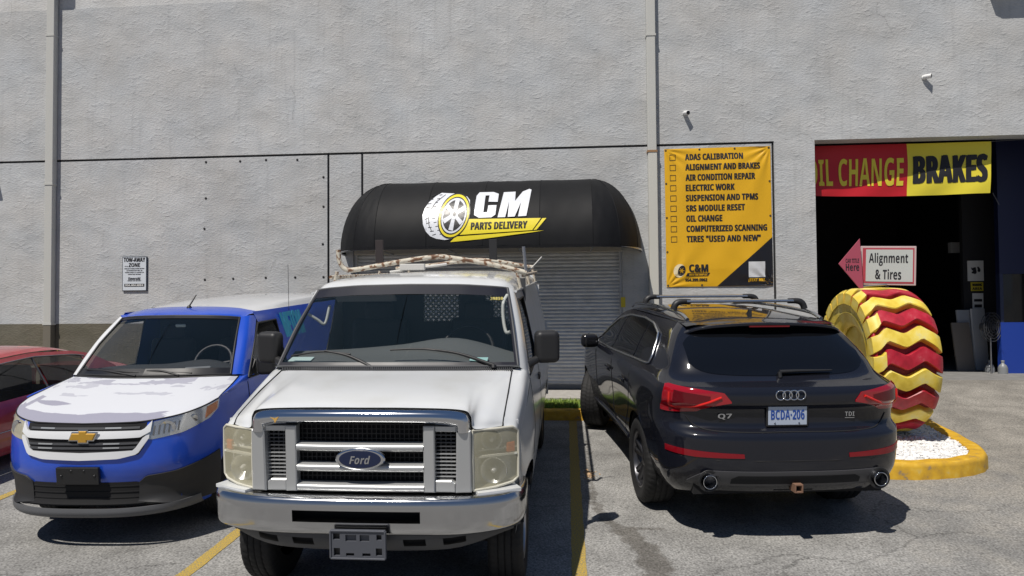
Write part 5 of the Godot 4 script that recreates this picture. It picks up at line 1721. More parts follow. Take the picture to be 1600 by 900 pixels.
func ford_front(R: Node3D, white: Material) -> void:
	var plan := func(x: float) -> float: return -0.10 - 0.22 * pow(absf(x) / 0.93, 4.0)
	var m := MB.new()
	# chrome arch over the grille, its ends turning down into the side posts
	var rows := []
	for q in [[0.0, -0.125], [-0.012, -0.085], [-0.040, -0.062], [-0.070, -0.066], [-0.090, -0.095]]:
		var s: float = q[0]
		var f := -s / 0.09
		rows.append([V(0, 1.322 + s, q[1]), V(0.28, 1.321 + s, q[1] - 0.002), V(0.50 - 0.02 * f, 1.317 + s, q[1] - 0.006), V(0.620 - 0.065 * f, 1.302 + s * 0.95, q[1] - 0.012), V(0.660 - 0.085 * f, 1.262 + s * 0.62, q[1] - 0.018), V(0.666 - 0.088 * f, 1.18, q[1] - 0.02)])
	loft(m, rows, 6, 4)
	m.mirror()
	var G := part(R, "grille_arch", m, M.chrome)
	# badge of dried yellow paint on the chrome
	m = MB.new(); m.prism(PackedVector2Array([Vector2(-0.028, 0.012), Vector2(0.0, 0.004), Vector2(0.026, 0.014), Vector2(0.014, -0.006), Vector2(0.004, -0.024), Vector2(-0.006, -0.004)]), 0.002, Transform3D(Basis(V(1, 0, 0), -0.1), V(-0.50, 1.262, -0.064)))
	part(G, "yellow_mark", m, mat(0.55, 0.33, 0.08, 0.6))
	# side posts
	for s in [-1.0, 1.0]:
		m = MB.new()
		var flipx := func(a: Array) -> PackedVector2Array:
			var o := PackedVector2Array()
			for q in a: o.append(Vector2(q[0] * s, q[1]))
			return o
		m.prism(flipx.call([[0.572, 0.822], [0.664, 0.822], [0.664, 1.19], [0.579, 1.19]]), 0.07, Transform3D(Basis(V(0, 1, 0), s * 0.12), V(0, 0, -0.165 + 0.07)), 0.008)
		part(R, "grille_post", m, M.dull_chrome)
		m = MB.new()
		m.prism(flipx.call([[0.385, 0.822], [0.452, 0.822], [0.452, 1.215], [0.385, 1.215]]), 0.06, Transform3D(Basis(), V(0, 0, -0.155)), 0.006)
		part(R, "grille_post", m, M.dull_chrome)
		# vent between the posts: ledge and bars
		m = MB.new()
		m.prism(flipx.call([[0.452, 0.822], [0.572, 0.822], [0.572, 0.875], [0.548, 0.892], [0.452, 0.892]]), 0.055, Transform3D(Basis(), V(0, 0, -0.160)), 0.006)
		m.prism(flipx.call([[0.452, 1.18], [0.578, 1.18], [0.579, 1.215], [0.452, 1.215]]), 0.05, Transform3D(Basis(), V(0, 0, -0.160)), 0.004)
		part(R, "vent_frame", m, M.dull_chrome)
		for i in 12:
			m = MB.new(); m.box(V(s * 0.512, 0.908 + i * 0.0225, -0.145), V(0.12, 0.007, 0.02)); part(R, "vent_bar", m, M.grey_plastic if i > 6 else M.dull_chrome)
		m = MB.new()
		for i in 3: m.box(V(s * (0.482 + i * 0.03), 1.04, -0.152), V(0.006, 0.28, 0.014))
		part(R, "vent_bar", m, M.grey_plastic)
	# cross bars
	for y in [0.8445, 0.963, 1.085]:
		m = MB.new()
		var P := []
		for q in [[-0.026, -0.150], [-0.024, -0.105], [-0.014, -0.092], [0.004, -0.088], [0.020, -0.100], [0.026, -0.150]]: P.append([V(-0.385, y + q[0], q[1] - 0.006), V(-0.2, y + q[0], q[1]), V(0, y + q[0], q[1] + 0.002), V(0.2, y + q[0], q[1]), V(0.385, y + q[0], q[1] - 0.006)])
		loft(m, P, 4, 1, false)
		part(R, "grille_bar", m, M.dull_chrome)
	m = MB.new()
	for i in 27: m.box(V(-0.37 + i * 0.0285, 1.02, -0.165), V(0.004, 0.40, 0.006))
	for i in 14: m.box(V(0, 0.84 + i * 0.0285, -0.168), V(0.77, 0.004, 0.006))
	part(R, "grille_mesh", m, M.black_plastic)
	m = MB.new(); m.box(V(0, 1.03, -0.20), V(1.30, 0.50, 0.02))
	part(R, "grille_back", m, M.dark)
	# oval badge
	m = MB.new()
	var oval := func(k: float, d: float) -> MB:
		var b := MB.new(); b.prism(disc(Vector2.ZERO, Vector2(0.150, 0.063) * k, 40), d, Transform3D(Basis(), V(0.014, 1.026, -0.095)), 0.006 if k > 0.9 else 0.002); return b
	var badge := part(R, "badge", oval.call(1.0, 0.034), M.chrome)
	part(badge, "badge_field", oval.call(0.84, 0.0365), mat(0.010, 0.018, 0.055, 0.15))
	m = text_mesh("Ford", 0.05, 0.115, 0.002, bold, 0.25)
	m.xform(Transform3D(Basis(), V(0.014, 1.024, -0.0575)))
	part(badge, "badge_lettering", m, M.chrome)
	# headlamps
	var hazy := mat(0.60, 0.565, 0.40, 0.3)
	hazy.transparency = BaseMaterial3D.TRANSPARENCY_ALPHA
	hazy.albedo_color.a = 0.46
	var refl := mat(0.62, 0.62, 0.60, 0.25, 0.85)
	for s in [-1.0, 1.0]:
		var fn := func(x: float, y: float) -> Vector3: return V(s * x, y, plan.call(x) + 0.03 - 0.05 * pow((y - 1.0) / 0.2, 4.0) * 0.2)
		m = MB.new()
		skin(m, fn, span(0.672, 0.930, 12), pl([Vector2(0.672, 0.826), Vector2(0.90, 0.845), Vector2(0.93, 0.87)]), pl([Vector2(0.672, 1.183), Vector2(0.9, 1.178), Vector2(0.93, 1.155)]), 10, 0.001, V(0, 1.0, -1.0), 0.10)
		var L := part(R, "headlamp", m, hazy)
		m = MB.new()
		var back := func(x: float, y: float) -> Vector3: return V(s * x, y, plan.call(x) - 0.085)
		skin(m, back, span(0.668, 0.932, 8), flat(0.83), flat(1.18), 4)
		part(L, "housing", m, mat(0.45, 0.44, 0.38, 0.4))
		for q in [[0.785, 0.92, 0.075], [0.775, 1.11, 0.058]]:
			m = MB.new(); m.lathe([Vector2(0.02, -0.06), Vector2(q[2] * 0.7, -0.03), Vector2(q[2], 0.0), Vector2(q[2] + 0.006, 0.0)], Transform3D(Basis(V(1, 0, 0), PI / 2), V(s * q[0], q[1], plan.call(q[0]) - 0.02)), 24); part(L, "reflector", m, refl)
			m = MB.new(); m.lathe([Vector2(0, 0.03), Vector2(0.014, 0.026), Vector2(0.018, 0.0), Vector2(0.015, -0.06)], Transform3D(Basis(V(1, 0, 0), PI / 2), V(s * q[0], q[1], plan.call(q[0]) - 0.035)), 12); part(L, "bulb", m, mat(0.6, 0.6, 0.58, 0.1))
		m = MB.new(); m.box(V(s * 0.80, 1.015, plan.call(0.80) - 0.03), V(0.25, 0.012, 0.06), Basis(V(0, 1, 0), s * 0.45)); m.box(V(s * 0.80, 1.052, plan.call(0.8) - 0.035), V(0.25, 0.006, 0.05), Basis(V(0, 1, 0), s * 0.45)); part(L, "divider", m, mat(0.66, 0.65, 0.56, 0.35))
		m = MB.new(); m.rbox(V(s * 0.885, 1.055, plan.call(0.885) + 0.005), V(0.055, 0.06, 0.02), 0.006, Basis(V(0, 1, 0), s * 0.55)); part(L, "amber_reflector", m, mat(0.62, 0.14, 0.025, 0.2))
		m = MB.new()
		var rim := []
		for q in [[0.672, 0.826], [0.80, 0.832], [0.90, 0.845], [0.93, 0.87], [0.932, 1.02], [0.93, 1.155], [0.90, 1.178], [0.8, 1.181], [0.672, 1.183], [0.672, 1.0], [0.672, 0.826]]: rim.append(fn.call(q[0], q[1]))
		m.tube(rim, 0.009, 6, false); part(L, "lens_rim", m, mat(0.58, 0.56, 0.47, 0.4))
	# fender nose beside and behind the lamps, and the filler strip under them
	for s in [-1.0, 1.0]:
		m = MB.new()
		var nose := func(y: float, f: float) -> Vector3: return V(s * lerpf(0.935, ford_x(-0.37, y), f), y, lerpf(-0.315, -0.345, f))
		skin(m, nose, span(0.80, 1.10, 6), flat(0.0), flat(1.0), 2)
		m.box(V(s * 0.80, 0.812, -0.22), V(0.27, 0.02, 0.14), Basis(V(0, 1, 0), s * 0.45))
		m.box(V(s * 0.79, 1.0, -0.31), V(0.30, 0.40, 0.02), Basis(V(0, 1, 0), s * 0.45))
		part(R, "lamp_surround", m, white)
	# bumper
	var bp := spline([Vector2(0, 0), Vector2(0.19, -0.002), Vector2(0.38, -0.007), Vector2(0.60, -0.025), Vector2(0.76, -0.062), Vector2(0.87, -0.115), Vector2(0.935, -0.19), Vector2(0.966, -0.29), Vector2(0.975, -0.40), Vector2(0.972, -0.50)], 5)
	var prof := [Vector2(0.806, -0.11), Vector2(0.812, -0.035), Vector2(0.806, -0.012), Vector2(0.790, 0.0), Vector2(0.765, 0.005), Vector2(0.74, 0.005), Vector2(0.672, 0.003), Vector2(0.64, 0.001), Vector2(0.615, -0.002), Vector2(0.600, -0.010), Vector2(0.595, -0.03)]
	var cell := func(b: MB, i0: int, i1: int, r0: int, r1: int) -> void:
		var P := PackedVector3Array()
		for r in range(r0, r1 + 1):
			for i in range(i0, i1 + 1):
				var a: Vector2 = bp[maxi(i - 1, 0)]; var c: Vector2 = bp[mini(i + 1, bp.size() - 1)]
				var n := (c - a).normalized().orthogonal()
				if n.y < 0 and i < 30: n = -n
				if n.x < 0: n = -n
				if i == 0: n = Vector2(0, 1)
				var q: Vector2 = bp[i] + n * prof[r].y
				var drop := 0.012 * smoothstep(0.55, 0.95, bp[i].x)
				P.append(V(q.x, prof[r].x + (drop if r > 6 else 0.0), q.y))
		b.grid(P, i1 - i0 + 1, r1 - r0 + 1)
	m = MB.new()
	var last: int = bp.size() - 1
	cell.call(m, 0, last, 0, 5)
	cell.call(m, 0, last, 6, prof.size() - 1)
	cell.call(m, 10, last, 5, 6)
	# lips of the air opening
	for q in [[0.74, 0.738], [0.672, 0.674]]:
		var P := PackedVector3Array()
		for i in 11: P.append(V(bp[i].x, q[0], bp[i].y + 0.004))
		for i in 11: P.append(V(bp[i].x, q[1], bp[i].y - 0.05))
		m.grid(P, 11, 2)
	m.mirror()
	var chrome := mat(0.52, 0.525, 0.535, 0.10, 1.0)
	chrome.roughness_texture = rough_texture(noise_image(256, 0.015, 37, FastNoiseLite.TYPE_SIMPLEX_SMOOTH, 5), 0.3, 1.0)
	chrome.roughness = 0.2
	own_map(chrome, 0.9)
	var bump := part(R, "front_bumper", m, chrome)
	m = MB.new(); m.box(V(0, 0.70, -0.13), V(0.9, 0.12, 0.02)); part(bump, "air_opening", m, M.dark)
	# valance under the chrome, with slots
	m = MB.new()
	var vz := func(x: float) -> float: return -0.022 - 0.26 * pow(absf(x) / 0.93, 3.2)
	var vf := func(x: float, y: float) -> Vector3: return V(x, y, vz.call(x) - 0.07 * pow((0.60 - y) / 0.125, 2.0))
	var rise := func(x: float) -> float: return 0.075 * smoothstep(0.5, 0.93, x)
	for band in [[0.0, 0.94, 0.565, 0.61], [0.0, 0.27, 0.515, 0.565], [0.40, 0.50, 0.515, 0.565], [0.63, 0.94, 0.515, 0.565], [0.0, 0.90, 0.475, 0.515]]:
		var b0: float = band[2]; var b1: float = band[3]
		skin(m, vf, span(band[0], band[1], 12), func(x: float) -> float: return b0 + rise.call(x) * (0.61 - b0) / 0.12, func(x: float) -> float: return b1 + rise.call(x) * (0.61 - b1) / 0.12, 3)
	m.mirror()
	part(R, "valance", m, M.grey_plastic)
	m = MB.new()
	skin(m, func(x: float, y: float) -> Vector3: return vf.call(x, y) + V(0, 0, -0.035), span(-0.72, 0.72, 24), flat(0.49), flat(0.60), 3)
	part(R, "valance_light_block", m, M.dark)  # added dark sheet that stops light showing through the slots
	# plate bracket
	m = MB.new()
	var holes := []
	for q in [[-0.145, 0.028, -0.105, 0.065], [-0.072, 0.020, -0.008, 0.058], [0.012, 0.020, 0.068, 0.058], [0.11, 0.028, 0.14, 0.06], [-0.142, -0.065, -0.105, -0.02], [-0.07, -0.066, -0.022, -0.048], [0.026, -0.066, 0.074, -0.048], [0.105, -0.062, 0.142, -0.018]]: holes.append(q)
	plate_holes(m, 0.318, 0.158, 0.014, holes, V(0.026, 0.562, 0.040))
	for y in [0.08, -0.08]: m.rbox(V(0.026, 0.562 + y, 0.042), V(0.322, 0.012, 0.024), 0.005, Basis(), 2)
	for x in [-0.16, 0.16]: m.rbox(V(0.026 + x, 0.562, 0.042), V(0.012, 0.16, 0.024), 0.005, Basis(), 2)
	m.box(V(0.026, 0.60, 0.012), V(0.2, 0.03, 0.04))
	part(R, "plate_bracket", m, mat(0.075, 0.08, 0.095, 0.5))
	m = MB.new(); m.box(V(0.026, 0.562, 0.022), V(0.30, 0.145, 0.004)); part(R, "bracket_shade_board", m, M.black_plastic)  # black board added as shade behind the bracket holes

const AZ := [Vector2(0.30, -0.20), Vector2(0.38, -0.10), Vector2(0.47, -0.04), Vector2(0.56, -0.005), Vector2(0.64, 0.0), Vector2(0.74, -0.005), Vector2(0.82, -0.012), Vector2(0.855, -0.030), Vector2(0.880, -0.085), Vector2(0.92, -0.105), Vector2(1.03, -0.105), Vector2(1.075, -0.060), Vector2(1.16, -0.064), Vector2(1.20, -0.105), Vector2(1.245, -0.245), Vector2(1.42, -0.405), Vector2(1.60, -0.60), Vector2(1.68, -0.70)]
const AW := [Vector2(0.30, 0.84), Vector2(0.38, 0.90), Vector2(0.47, 0.94), Vector2(0.60, 0.968), Vector2(0.75, 0.975), Vector2(0.95, 0.982), Vector2(1.08, 0.982), Vector2(1.16, 0.972), Vector2(1.22, 0.940), Vector2(1.27, 0.895), Vector2(1.42, 0.825), Vector2(1.56, 0.745), Vector2(1.64, 0.675), Vector2(1.68, 0.62)]
const AL := [Vector2(0.30, 0.40), Vector2(0.6, 0.50), Vector2(1.1, 0.52), Vector2(1.25, 0.44), Vector2(1.6, 0.34), Vector2(1.68, 0.30)]
const AN := [Vector2(0.30, 2.6), Vector2(0.9, 3.0), Vector2(1.2, 3.2), Vector2(1.35, 4.0), Vector2(1.68, 3.4)]

func audi_skin(s: float, y: float) -> Vector3:
	# s: 0 rear centre, 1 end of the corner, beyond that metres along the side
	var zc := curve_at(AZ, y); var w := curve_at(AW, y); var L := curve_at(AL, y); var n := lerp_line(AN, y)
	if s <= 1.0:
		var th := clampf(absf(s), 0, 1) * PI / 2
		return V(w * pow(sin(th), 2.0 / n) * (1.0 if s >= 0 else -1.0), y, zc - L * (1.0 - pow(cos(th), 2.0 / n)))
	var z := zc - L - (s - 1.0)
	var x := w
	# haunches over the wheels, waist between, nose drawn in
	if y < 1.2:
		for a in [-1.1, -4.1]:
			x += 0.022 * exp(-pow((z - a) / 0.42, 2.0)) * smoothstep(1.15, 0.75, y)
		x -= 0.02 * exp(-pow((z + 2.6) / 0.8, 2.0)) * smoothstep(1.1, 0.7, y)
	x *= 1.0 - 0.20 * pow(smoothstep(-4.0, -5.2, z), 1.5)
	if y > 1.2: x *= 1.0 - 0.05 * smoothstep(-2.4, -3.8, z)
	return V(x, y, z)

func audi_s(x: float, y: float) -> float:
	var w := curve_at(AW, y); var n := lerp_line(AN, y)
	return asin(clampf(pow(absf(x) / w, n / 2.0), 0, 1)) * 2.0 / PI * (1.0 if x >= 0 else -1.0)

func audi_rear(x: float, y: float) -> Vector3: return audi_skin(audi_s(x, y), y)

func audi_side_s(z: float, y: float) -> float: return 1.0 + curve_at(AZ, y) - curve_at(AL, y) - z

func build_audi() -> void:
	var R := thing("black_suv", "dark grey SUV with roof bars seen from behind beside the giant tyre", "car", Transform3D(Basis(V(0, 1, 0), 0.1232) * Basis(V(1, 0, 0), atan(SLOPE)), V(1.733, 0.034, -5.40)))
	var body := mat(0.009, 0.010, 0.0155, 0.35, 0.0)
	body.metallic_specular = 0.15
	body.clearcoat_enabled = true; body.clearcoat = 1.0; body.clearcoat_roughness = 0.05
	var tint := mat(0.004, 0.0045, 0.006, 0.03)
	var inside := V(0, 0.8, -2.6)
	var wz := [-1.1, -4.1]
	var cz := curve_at(AZ, 0.6) - curve_at(AL, 0.6)
	var z_of := func(s: float) -> float: return cz - (s - 1.0)
	# lower body: rear, corners and sides in one skin with wheel openings
	var us := []
	for i in 33: us.append(i / 32.0)
	for z in arch_cols(-0.52, -4.85, wz, 0.44):
		var s: float = 1.0 + cz - z
		if s > 1.001: us.append(s)
	us.sort()
	var low := func(s: float) -> float:
		if s <= 1.0: return lerp_line([Vector2(0, 0.40), Vector2(0.35, 0.40), Vector2(0.75, 0.34), Vector2(1, 0.33)], s)
		return arch(z_of.call(s), 0.33, wz, 0.43, 0.385)
	var m := MB.new()
	skin(m, audi_skin, us, low, flat(1.20), 30)
	m.mirror()
	part(R, "body", m, body)
	# upper body, pillars and rails
	m = MB.new()
	us = []
	for i in 25: us.append(i / 24.0)
	for i in 34: us.append(1.0 + 3.3 * (i + 1) / 34.0)
	var top := func(s: float) -> float:
		if s <= 1.0: return 1.655
		var z: float = curve_at(AZ, 1.5) - curve_at(AL, 1.5) - (s - 1.0)
		return maxf(1.201, lerp_line([Vector2(-3.95, 1.19), Vector2(-3.3, 1.48), Vector2(-2.85, 1.63), Vector2(-2.5, 1.665), Vector2(-0.8, 1.655)], z))
	skin(m, audi_skin, us, flat(1.20), top, 18)
	m.mirror()
	part(R, "upper_body", m, body)
	# roof
	m = MB.new()
	var rows := []
	for q in [[-0.58, 1.668, 0.66, 1.628], [-0.75, 1.69, 0.665, 1.645], [-1.1, 1.715, 0.665, 1.655], [-1.7, 1.735, 0.665, 1.66], [-2.3, 1.735, 0.66, 1.662], [-2.75, 1.712, 0.655, 1.645], [-3.0, 1.68, 0.65, 1.58]]:
		rows.append([V(0, q[1], q[0]), V(0.25, q[1] - 0.006, q[0] - 0.004), V(0.48, q[1] - 0.022, q[0] - 0.02), V(q[2] - 0.07, lerpf(q[1], q[3], 0.62), q[0] - 0.05), V(q[2], q[3], q[0] - 0.09)])
	loft(m, rows, 5, 6)
	m.mirror()
	part(R, "roof", m, body)
	# spoiler lip over the rear glass
	m = MB.new()
	loft(m, [[V(0, 1.668, -0.585), V(0.25, 1.662, -0.589), V(0.48, 1.646, -0.605), V(0.60, 1.622, -0.635), V(0.67, 1.585, -0.69)], [V(0, 1.664, -0.53), V(0.25, 1.658, -0.535), V(0.48, 1.640, -0.556), V(0.61, 1.610, -0.60), V(0.68, 1.565, -0.67)], [V(0, 1.640, -0.53), V(0.25, 1.634, -0.535), V(0.48, 1.616, -0.556), V(0.61, 1.590, -0.60), V(0.68, 1.548, -0.67)], [V(0, 1.62, -0.62), V(0.25, 1.615, -0.62), V(0.48, 1.598, -0.63), V(0.60, 1.575, -0.66), V(0.66, 1.54, -0.71)]], 5, 3, false)
	m.mirror()
	part(R, "spoiler", m, body)
	m = MB.new(); m.box(V(0, 1.634, -0.531), V(0.34, 0.012, 0.01)); part(R, "high_brake_lamp", m, mat(0.16, 0.006, 0.01, 0.2))
	# windscreen and bonnet
	m = MB.new(); loft(m, [[V(0, 1.68, -3.0), V(0.4, 1.665, -3.02), V(0.65, 1.58, -3.09)], [V(0, 1.46, -3.5), V(0.45, 1.44, -3.52), V(0.74, 1.37, -3.58)], [V(0, 1.17, -4.02), V(0.5, 1.16, -4.0), V(0.85, 1.13, -3.92)]], 5, 6); m.mirror()
	part(R, "windscreen", m, tint)
	m = MB.new(); loft(m, [[V(0, 1.165, -4.0), V(0.5, 1.155, -3.98), V(0.86, 1.16, -3.86), V(0.95, 1.12, -3.80)], [V(0, 1.10, -4.5), V(0.5, 1.095, -4.48), V(0.84, 1.06, -4.42), V(0.93, 1.02, -4.4)], [V(0, 0.95, -5.0), V(0.5, 0.93, -4.95), V(0.76, 0.88, -4.85), V(0.84, 0.84, -4.8)], [V(0, 0.45, -5.08), V(0.5, 0.45, -5.03), V(0.74, 0.45, -4.9), V(0.82, 0.45, -4.82)]], 5, 6); m.mirror()
	part(R, "bonnet", m, body)
	for s in [-1.0, 1.0]:
		m = MB.new()
		var fen := func(z: float, f: float) -> Vector3: return V(s * lerpf(audi_skin(1.0 + cz - z, 1.2).x, 0.94, f), lerpf(1.19, 1.12, smoothstep(-3.6, -4.4, z)) - 0.14 * smoothstep(-4.3, -4.9, z) * f, z)
		skin(m, fen, span(-3.4, -4.85, 12), flat(0.0), flat(1.0), 2)
		part(R, "front_wing", m, body)
	# rear glass
	m = MB.new()
	skin(m, audi_rear, span(-0.715, 0.715, 36), func(x: float) -> float: return 1.262 + 0.03 * pow(absf(x) / 0.7, 3.0) + 0.06 * pow(absf(x) / 0.715, 14.0), func(x: float) -> float: return 1.625 - 0.05 * pow(absf(x) / 0.7, 2.0) - 0.08 * pow(absf(x) / 0.715, 10.0), 14, 0.004, inside)
	part(R, "rear_window", m, tint)
	m = MB.new(); m.tube([audi_rear(-0.03, 1.285) + V(0, 0.01, 0.03), audi_rear(0.10, 1.288) + V(0, 0.012, 0.03), audi_rear(0.40, 1.29) + V(0, 0.012, 0.025)], [0.016, 0.013, 0.006], 7); m.tube([audi_rear(-0.03, 1.25) + V(0, 0.0, 0.0), audi_rear(-0.03, 1.285) + V(0, 0.01, 0.03)], 0.017, 8)
	part(R, "rear_wiper", m, M.black_plastic)
	# side glass with bright trim
	for sd in [-1.0, 1.0]:
		var sfn := func(z: float, y: float) -> Vector3:
			var q := audi_skin(maxf(1.0, audi_side_s(z, y)), y)
			return V(sd * q.x, q.y, q.z)
		var sill := func(z: float) -> float: return lerp_line([Vector2(-3.7, 1.205), Vector2(-3.2, 1.22), Vector2(-1.05, 1.275), Vector2(-0.98, 1.29)], z)
		var head := func(z: float) -> float: return lerp_line([Vector2(-3.7, 1.225), Vector2(-3.3, 1.40), Vector2(-2.9, 1.545), Vector2(-2.5, 1.60), Vector2(-1.9, 1.61), Vector2(-1.45, 1.585), Vector2(-1.12, 1.52), Vector2(-1.0, 1.42), Vector2(-0.98, 1.34)], z)
		for g in [[-3.68, -2.62], [-2.58, -1.62], [-1.58, -0.99]]:
			m = MB.new(); skin(m, sfn, span(g[1], g[0], 14), sill, head, 8, 0.004, inside)
			part(R, "side_window", m, tint)
		m = MB.new()
		var ring := []
		for i in 40: ring.append(sfn.call(lerpf(-3.7, -0.98, i / 39.0), sill.call(lerpf(-3.7, -0.98, i / 39.0)) - 0.006) + V(sd * 0.011, 0, 0))
		for i in 40: ring.append(sfn.call(lerpf(-0.98, -3.7, i / 39.0), head.call(lerpf(-0.98, -3.7, i / 39.0)) + 0.006) + V(sd * 0.011, 0.004, 0))
		ring.append(ring[0])
		m.tube(ring, 0.012, 6, false)
		part(R, "window_trim", m, mat(0.70, 0.71, 0.73, 0.25, 1.0))
		# door gaps and handles
		m = MB.new()
		for zz in [-3.35, -2.35, -1.45]:
			var path := []
			for j in 10:
				var y := lerpf(0.42, 1.19, j / 9.0)
				var z: float = zz + (0.30 * smoothstep(0.85, 0.45, y) * -1.0 if zz == -1.45 else 0.0)
				path.append(sfn.call(z, y) + V(sd * 0.0005, 0, 0))
			m.tube(path, 0.004, 4)
		part(R, "door_gap", m, M.seam)
		for zz in [-2.52, -1.72]:
			m = MB.new(); m.rbox(sfn.call(zz, 1.02) + V(sd * 0.022, 0, 0), V(0.03, 0.035, 0.20), 0.013); part(R, "door_handle", m, body)
			m = MB.new(); m.rbox(sfn.call(zz, 1.02) + V(sd * -0.004, 0, 0), V(0.012, 0.075, 0.14), 0.005); part(R, "handle_recess", m, M.dark)
		# sill moulding
		m = MB.new(); var path2 := []
		for i in 14: path2.append(sfn.call(lerpf(-1.6, -3.6, i / 13.0), 0.47) + V(sd * 0.006, 0, 0))
		m.tube(path2, 0.018, 6); part(R, "side_moulding", m, body)
		# mirror
		m = MB.new(); m.rbox(V(sd * 1.065, 1.235, -3.32), V(0.21, 0.165, 0.13), 0.055, Basis(V(0, 1, 0), sd * -0.2), 4)
		var mi := part(R, "side_mirror", m, M.black_plastic if false else mat(0.012, 0.012, 0.014, 0.15))
		m = MB.new(); m.tube([V(sd * 0.90, 1.18, -3.34), V(sd * 1.0, 1.20, -3.32)], [0.035, 0.03], 8); part(mi, "mirror_foot", m, M.black_plastic)
		# rail and lamps
		m = MB.new(); m.tube(spline([V(sd * 0.595, 1.672, -0.84), V(sd * 0.60, 1.715, -1.05), V(sd * 0.605, 1.735, -1.6), V(sd * 0.605, 1.738, -2.3), V(sd * 0.60, 1.715, -2.8), V(sd * 0.595, 1.675, -3.02)], 6), 0.017, 8)
		part(R, "roof_rail", m, mat(0.55, 0.57, 0.60, 0.18, 1.0))
		var lamp := func(s: float, y: float) -> Vector3:
			var q := audi_skin(s, y)
			return V(sd * q.x, q.y, q.z)
		var red := mat(0.30, 0.004, 0.010, 0.05)
		red.clearcoat_enabled = true; red.clearcoat_roughness = 0.02
		m = MB.new(); skin(m, lamp, span(0.215, 0.80, 30), pl([Vector2(0.215, 1.085), Vector2(0.33, 1.062), Vector2(0.43, 1.008), Vector2(0.70, 0.988), Vector2(0.80, 0.99)]), pl([Vector2(0.215, 1.098), Vector2(0.255, 1.162), Vector2(0.43, 1.182), Vector2(0.74, 1.205), Vector2(0.80, 1.198)]), 10, 0.008, inside)
		var T := part(R, "tail_lamp", m, red)
		# inner light guides seen through the red lens
		m = MB.new(); skin(m, lamp, span(0.34, 0.66, 16), pl([Vector2(0.34, 1.10), Vector2(0.45, 1.075), Vector2(0.66, 1.075)]), pl([Vector2(0.34, 1.135), Vector2(0.45, 1.15), Vector2(0.66, 1.168)]), 4, 0.0095, inside)
		part(T, "led_field", m, mat(0.11, 0.002, 0.006, 0.08))
		m = MB.new()
		var guide := []
		for q in [[0.27, 1.13], [0.36, 1.085], [0.45, 1.052], [0.56, 1.04], [0.68, 1.04], [0.71, 1.08], [0.72, 1.15]]: guide.append(lamp.call(q[0], q[1]) + V(sd * 0.004, 0, 0.011))
		m.tube(spline(guide, 4), 0.011, 6); part(T, "light_guide", m, mat(0.62, 0.02, 0.015, 0.05))
		m = MB.new(); skin(m, lamp, span(0.185, 0.80, 20), pl([Vector2(0.185, 0.676), Vector2(0.5, 0.674), Vector2(0.80, 0.690)]), pl([Vector2(0.185, 0.708), Vector2(0.5, 0.722), Vector2(0.80, 0.735)]), 3, 0.006, inside)
		part(R, "rear_reflector", m, mat(0.20, 0.004, 0.01, 0.06))
		# exhaust
		m = MB.new(); m.lathe([Vector2(0.046, -0.12), Vector2(0.050, 0.02), Vector2(0.054, 0.028), Vector2(0.052, 0.034), Vector2(0.046, 0.03), Vector2(0.042, -0.1)], Transform3D(Basis(V(1, 0, 0), PI / 2), V(sd * 0.665, 0.495, -0.06)), 28)
		var ex := part(R, "exhaust_tip", m, M.chrome)
		m = MB.new(); m.lathe([Vector2(0.043, -0.05), Vector2(0, -0.05)], Transform3D(Basis(V(1, 0, 0), PI / 2), V(sd * 0.665, 0.495, -0.06)), 20); part(ex, "exhaust_bore", m, M.dark)
	# tailgate gaps
	m = MB.new()
	var gap := []
	for q in [[0.0, 0.866], [0.35, 0.864], [0.62, 0.87], [0.74, 0.90], [0.80, 0.97]]: gap.append(audi_rear(q[0], q[1]) + V(0, 0, 0.001))
	m.tube(spline(gap, 5), 0.0055, 5)
	m.tube([audi_rear(0.0, 0.655) + V(0, 0, 0.0), audi_rear(0.3, 0.655), audi_rear(0.6, 0.655), audi_rear(0.85, 0.665)], 0.004, 4)
	m.mirror()
	part(R, "tailgate_gap", m, M.seam)
	# lower diffuser
	var dif := func(x: float, y: float) -> Vector3: return audi_rear(x, y) + V(0, 0, 0.006 - 0.03 * smoothstep(0.48, 0.42, y))
	m = MB.new(); skin(m, dif, span(-0.80, 0.80, 40), func(x: float) -> float: return 0.425 + 0.01 * absf(x), func(x: float) -> float: return 0.575 - 0.10 * pow(maxf(0.0, (absf(x) - 0.62) / 0.18), 2.0), 6, 0.006, inside)
	part(R, "diffuser", m, mat(0.05, 0.05, 0.055, 0.45))
	m = MB.new(); skin(m, dif, span(-0.50, 0.50, 20), flat(0.478), pl([Vector2(-0.50, 0.52), Vector2(-0.46, 0.545), Vector2(0.46, 0.545), Vector2(0.50, 0.52)]), 3, 0.009, inside)
	part(R, "diffuser_insert", m, M.dark)
	for sd in [-1.0, 1.0]:
		m = MB.new(); m.lathe([Vector2(0.085, 0.004), Vector2(0.082, 0.012), Vector2(0.06, 0.004), Vector2(0.058, -0.06), Vector2(0, -0.06)], Transform3D(Basis(V(1, 0, 0), PI / 2) , V(sd * 0.665, 0.497, -0.062)), 28)
		part(R, "exhaust_surround", m, M.black_plastic)
	# tow hitch
	m = MB.new()
	plate_holes(m, 0.064, 0.064, 0.10, [[-0.022, -0.022, 0.022, 0.022]], V(-0.005, 0.452, -0.02))
	part(R, "tow_hitch", m, mat(0.20, 0.11, 0.07, 0.8))
	m = MB.new(); m.box(V(-0.005, 0.452, -0.045), V(0.05, 0.05, 0.02)); m.box(V(-0.005, 0.435, -0.12), V(0.3, 0.05, 0.1)); part(R, "hitch_receiver", m, M.dark)
	# badges
	m = MB.new()
